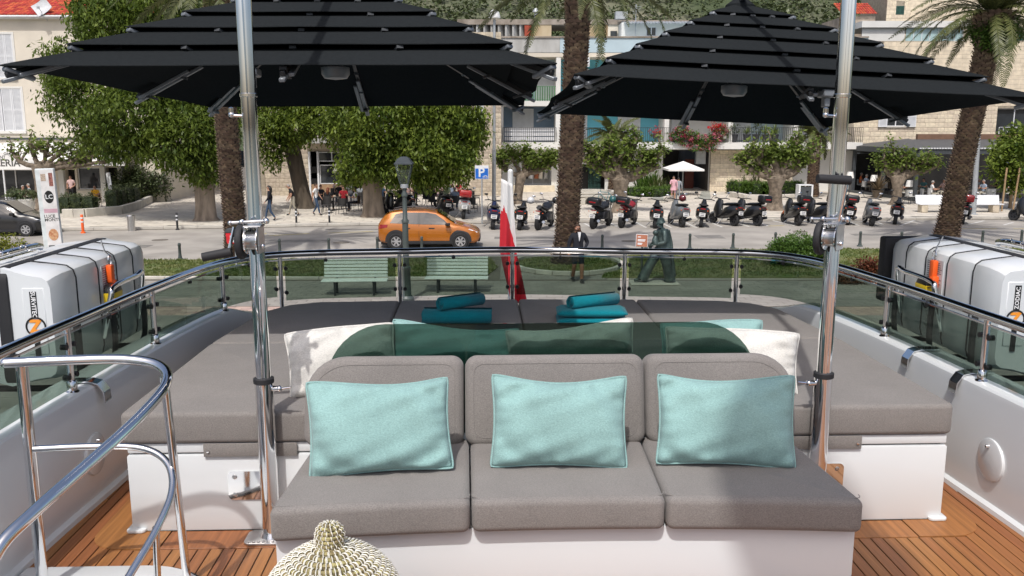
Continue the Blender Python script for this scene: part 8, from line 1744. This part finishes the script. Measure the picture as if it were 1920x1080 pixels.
S('orange and black scooter left of the right umbrella post', 1482, 420, 8, black, case=M_BLACK, accent=orange_p)
S('black three wheeled scooter beside the orange one', 1528, 420, 22, black, 'three', case=M_BLACK)
S('black scooter with top case, just right of the right umbrella post', 1586, 419, -16, black, case=M_BLACK)
S('grey and black scooter with white mirrors, second right of the post', 1627, 421, -10, grey_p, accent=black)
S('black scooter in front of the leaning plane tree', 1678, 418, -25, black)
S('black scooter with red top light beside the right palm', 1803, 418, -26, black, case=M_TAIL)
S('dark scooter cut by the right edge of the picture', 1930, 416, 35, black)
S('scooter with red top and white plate behind the orange car bonnet', 868, 408, 4, white_p, accent=red_p, case=paint('scarlet', (.35, .02, .02)), z=.117)
S('black scooter with pale green helmet behind the orange car roof', 828, 404, 20, black, helmet=paint('lime', (.45, .55, .30)), z=.117)
S('black scooter behind the rear of the orange car', 742, 404, 60, black, z=.117)
# bicycles
def bicycle(label, px, py, rz, frame):
    p = G(px, py, .117); t = thing('bicycle', label, 'bicycle', p, rz=R(rz), local=True, group='bicycles'); r = .33
    for y in (-.52, .52):
        q = MB(); q.tube([(0, y+r*math.cos(a), r+r*math.sin(a)) for a in [k*math.pi/14 for k in range(28)]], .018, 6, closed=True); w = part(q, 'wheel', M_TYRE, t, True); q = MB()
        for k in range(10): a = k*math.pi/5; q.cyl((0, y, r), (0, y+r*.96*math.cos(a), r+r*.96*math.sin(a)), .003, n=4)
        part(q, 'spokes', M_STEEL, w)
    q = MB(); 
    for a, b in (((0, -.52, r), (0, -.05, .30)), ((0, -.05, .30), (0, -.18, .82)), ((0, -.18, .78), (0, .36, .80)), ((0, -.05, .30), (0, .37, .70)), ((0, .52, r), (0, .34, .92)), ((0, -.52, r), (0, -.17, .74))): q.cyl(a, b, .018, n=8)
    part(q, 'frame', frame, t, True); q = MB(); q.rbox(-.07, .07, -.32, -.06, .84, .89, .02, 2); part(q, 'saddle', M_BLACK, t, 40); q = MB(); q.tube([(-.28, .28, .98), (-.1, .36, .97), (.1, .36, .97), (.28, .28, .98)], .014, 6); part(q, 'handlebar', M_BLACK, t, True)
    q = MB(); q.cyl((-.1, -.05, .22), (.1, -.05, .38), .012, n=6); part(q, 'pedals', M_BLACK, t)
bicycle('dark bicycle leaning beside the tall pole', 941, 404, 65, black); bicycle('teal bicycle left of the big plane tree', 1136, 385, 70, paint('turq', (.02, .20, .24))); bicycle('grey bicycle beside the waiter', 772, 388, 80, grey_p)

# ---- cars: body lofted from cross sections, glazing and trim as parts
def car(label, p, rz, body, lower, name='parked_car', rear=True):
    t = thing(name, label, 'car', p, rz=rz, local=True)          # length along +X (front), width along Y
    #      x     z_under  half w  z_belt  half belt  z_roof  half roof
    ST = [(-2.02, .48, .60, .86, .58, .88, .50), (-1.98, .34, .74, .93, .72, .99, .62), (-1.88, .27, .83, .99, .80, 1.16, .62), (-1.70, .24, .87, 1.01, .83, 1.36, .60), (-1.45, .22, .885, 1.01, .845, 1.47, .60), (-1.1, .21, .89, .99, .85, 1.515, .61), (-.6, .20, .89, .97, .85, 1.53, .61),
          (-.1, .20, .885, .95, .845, 1.525, .605), (.30, .20, .885, .935, .845, 1.46, .60), (.58, .20, .885, .93, .845, 1.32, .63), (.85, .20, .885, .93, .84, 1.13, .68), (1.08, .20, .885, .925, .83, .985, .72), (1.30, .21, .885, .89, .81, .935, .68), (1.60, .22, .875, .83, .78, .87, .62), (1.82, .24, .84, .76, .74, .79, .56), (1.96, .28, .76, .66, .68, .69, .52), (2.04, .36, .62, .58, .56, .60, .44)]
    ring = []; vs = []
    for x, zu, w, zb, wb_, zr, wr_ in ST:
        h = [(0, zu), (w*.86, zu), (w*.985, zu+.09), (w, zu+(zb-zu)*.45), (w*.995, zb-(zb-zu)*.20), (wb_, zb), (wb_+(wr_-wb_)*.5, zb+(zr-zb)*.5), (wr_+(wb_-wr_)*.08, zr-(zr-zb)*.10), (wr_*.80, zr-.004), (wr_*.45, zr+.012), (0, zr+.018)]
        pts = [(x, -y, z) for y, z in h]+[(x, y, z) for y, z in reversed(h[1:-1])]; vs += pts
    n = len(pts); fs = [(i*n+j, (i+1)*n+j, (i+1)*n+(j+1) % n, i*n+(j+1) % n) for i in range(len(ST)-1) for j in range(n)]+[tuple(range(n)), tuple((len(ST)-1)*n+j for j in range(n-1, -1, -1))]
    q = MB(); q.add(vs, fs); bo = part(q, 'body', body, t, 32)
    def interp(x):
        for a, b in zip(ST[:-1], ST[1:]):
            if a[0] <= x <= b[0]: f = (x-a[0])/(b[0]-a[0]); return [a[k]+(b[k]-a[k])*f for k in range(7)]
    def side_pt(x, z, s, off=.012):
        _, zu, w, zb, wb_, zr, wr_ = interp(x)
        if z >= zb:
            f = min(1, (z-zb)/max(.01, zr*.98-zb)); y = wb_+(wr_-wb_)*f
        else:
            f = (z-zu)/(zb-zu); y = w+(wb_-w)*max(0, (f-.5)*2)**1.5
        return (x, s*(y+off), z+off*.2)
    def side_panel(poly, s, off, nsub=5):
        bm = bmesh.new(); vs_ = [bm.verts.new((x, 0, z)) for x, z in poly]; bm.faces.new(vs_); bmesh.ops.triangulate(bm, faces=bm.faces[:]); bmesh.ops.subdivide_edges(bm, edges=bm.edges[:], cuts=3, use_grid_fill=True)
        for v in bm.verts: v.co = Vector(side_pt(v.co.x, v.co.z, s, off))
        q = MB(); q.bm(bm); return q
    M_CG = mat('car_glass', (0.018, 0.022, 0.026), rough=.04, var=.3, spec=.9, coat=.4)
    for s in (-1, 1):
        for poly in ([(-1.52, 1.03), (-.42, .985), (-.42, 1.43), (-1.0, 1.44), (-1.30, 1.37)], [(-.32, .98), (.82, .96), (.62, 1.14), (.30, 1.36), (-.05, 1.43), (-.32, 1.43)]): part(side_panel(poly, s, .012), 'side_window', M_CG, bo)
        part(side_panel([(-.425, .99), (-.315, .985), (-.315, 1.43), (-.425, 1.43)], s, .014), 'pillar', M_BLACK, bo)
        dr = part(side_panel([(-.375, .34), (-.362, .34), (-.362, .97), (-.375, .97)], s, .007), 'door_gap', M_BLACK, bo); part(side_panel([(.86, .34), (.872, .34), (.872, .90), (.86, .90)], s, .007), 'door_gap', M_BLACK, bo)
        part(side_panel([(-.95, .80), (-.72, .80), (-.72, .845), (-.95, .845)], s, .02), 'door_handle', M_BLACK if body.name != 'paint_black' else M_DRIM, bo); part(side_panel([(.02, .80), (.25, .80), (.25, .845), (.02, .845)], s, .02), 'door_handle', M_BLACK, bo)
        part(side_panel([(-1.0, .215), (1.0, .215), (1.0, .33), (-1.0, .33)], s, .016), 'sill_cladding', lower, bo)
        q = MB(); x = .78; q.rbox(x-.1, x+.1, s*1.0-.09, s*1.0+.09, .93, 1.05, .04, 2); q.cyl((x+.04, s*.84, .94), (x, s*.98, .97), .02, n=6); part(q, 'door_mirror', M_BLACK, bo, 40)
        for cx in (-1.27, 1.27):      # wheel arch cladding, dark well, wheel
            q = MB(); k = 18; outer = [(cx+.44*math.cos(R(-8+196*j/k)), .33+.44*math.sin(R(-8+196*j/k))) for j in range(k+1)]; inner = [(cx+.365*math.cos(R(-8+196*j/k)), .33+.365*math.sin(R(-8+196*j/k))) for j in range(k+1)]
            q.add([side_pt(max(-1.97, min(1.97, x)), max(.25, z), s, .02) for x, z in outer]+[(x, s*.905, z) for x, z in inner], [(j, j+1, k+2+j, k+1+j) if s < 0 else (j+1, j, k+1+j, k+2+j) for j in range(k)]); part(q, 'arch_trim', lower, bo, True)
            q = MB(); q.lathe([(0, 0), (.368, 0), (.368, .01), (0, .01)], n=28, M=Matrix.Translation((cx, s*.893, .34)) @ Matrix.Rotation(R(90), 4, 'X')); part(q, 'wheel_well', M_RUBBER, bo)
            wheel(t, (cx, s*.865, .315), .315, .2, M_RIM, 6, axis='Y')
        part(side_panel([(-1.97, .80), (-1.62, .86), (-1.60, .97), (-1.90, .97)], s, .016), 'tail_light', M_TAIL, bo); part(side_panel([(1.55, .70), (1.93, .62), (1.93, .69), (1.60, .80)], s, .016), 'headlight', mat('headlight', (.75, .78, .80), rough=.1, coat=.5), bo)
    # windscreen and tailgate glass
    q = MB(); q.add([(1.02, -.62, 1.01), (1.02, .62, 1.01), (.32, .50, 1.465), (.32, -.50, 1.465)], [(0, 1, 2, 3)]); q.v = [(x+.02, y, z+.03) for x, y, z in q.v]; part(q, 'windscreen', M_CG, bo)
    q = MB(); q.add([(-1.93, -.56, 1.02), (-1.93, .56, 1.02), (-1.58, .50, 1.43), (-1.58, -.50, 1.43)], [(3, 2, 1, 0)]); q.v = [(x-.03, y, z+.02) for x, y, z in q.v]; part(q, 'rear_window', M_CG, bo)
    for s in (-1, 1): q = MB(); q.tube([(-1.5, s*.56, 1.49), (-1.2, s*.56, 1.555), (.0, s*.555, 1.57), (.28, s*.55, 1.50)], .016, 8); part(q, 'roof_rail', M_DRIM, bo, True)
    q = MB(); q.rbox(1.86, 2.05, -.62, .62, .26, .50, .05, 2); part(q, 'front_bumper', lower, bo, 40); q = MB(); q.rbox(-2.04, -1.86, -.66, .66, .26, .50, .05, 2); part(q, 'rear_bumper', lower, bo, 40)
    q = MB(); q.box(-1.9, 1.9, -.7, .7, .16, .3); part(q, 'underbody', M_RUBBER, bo)
    return t
M_CORANGE = mat('paint_copper_orange', (.43, .135, .012), rough=.25, var=.02, coat=.9, metal=.25)
a = G(741, 468); b = G(869, 466); c = (a+b)/2
car('orange hatchback with dark wheel arches driving along the road', (c.x-.05, c.y+.86, 0.0), R(1.0), M_CORANGE, M_RUBBER, 'orange_car')
b = G(50, 444); car('black car cut off by the left edge of the picture', (b.x-1.38, b.y+.9, 0), R(4), black, M_RUBBER, 'black_car')
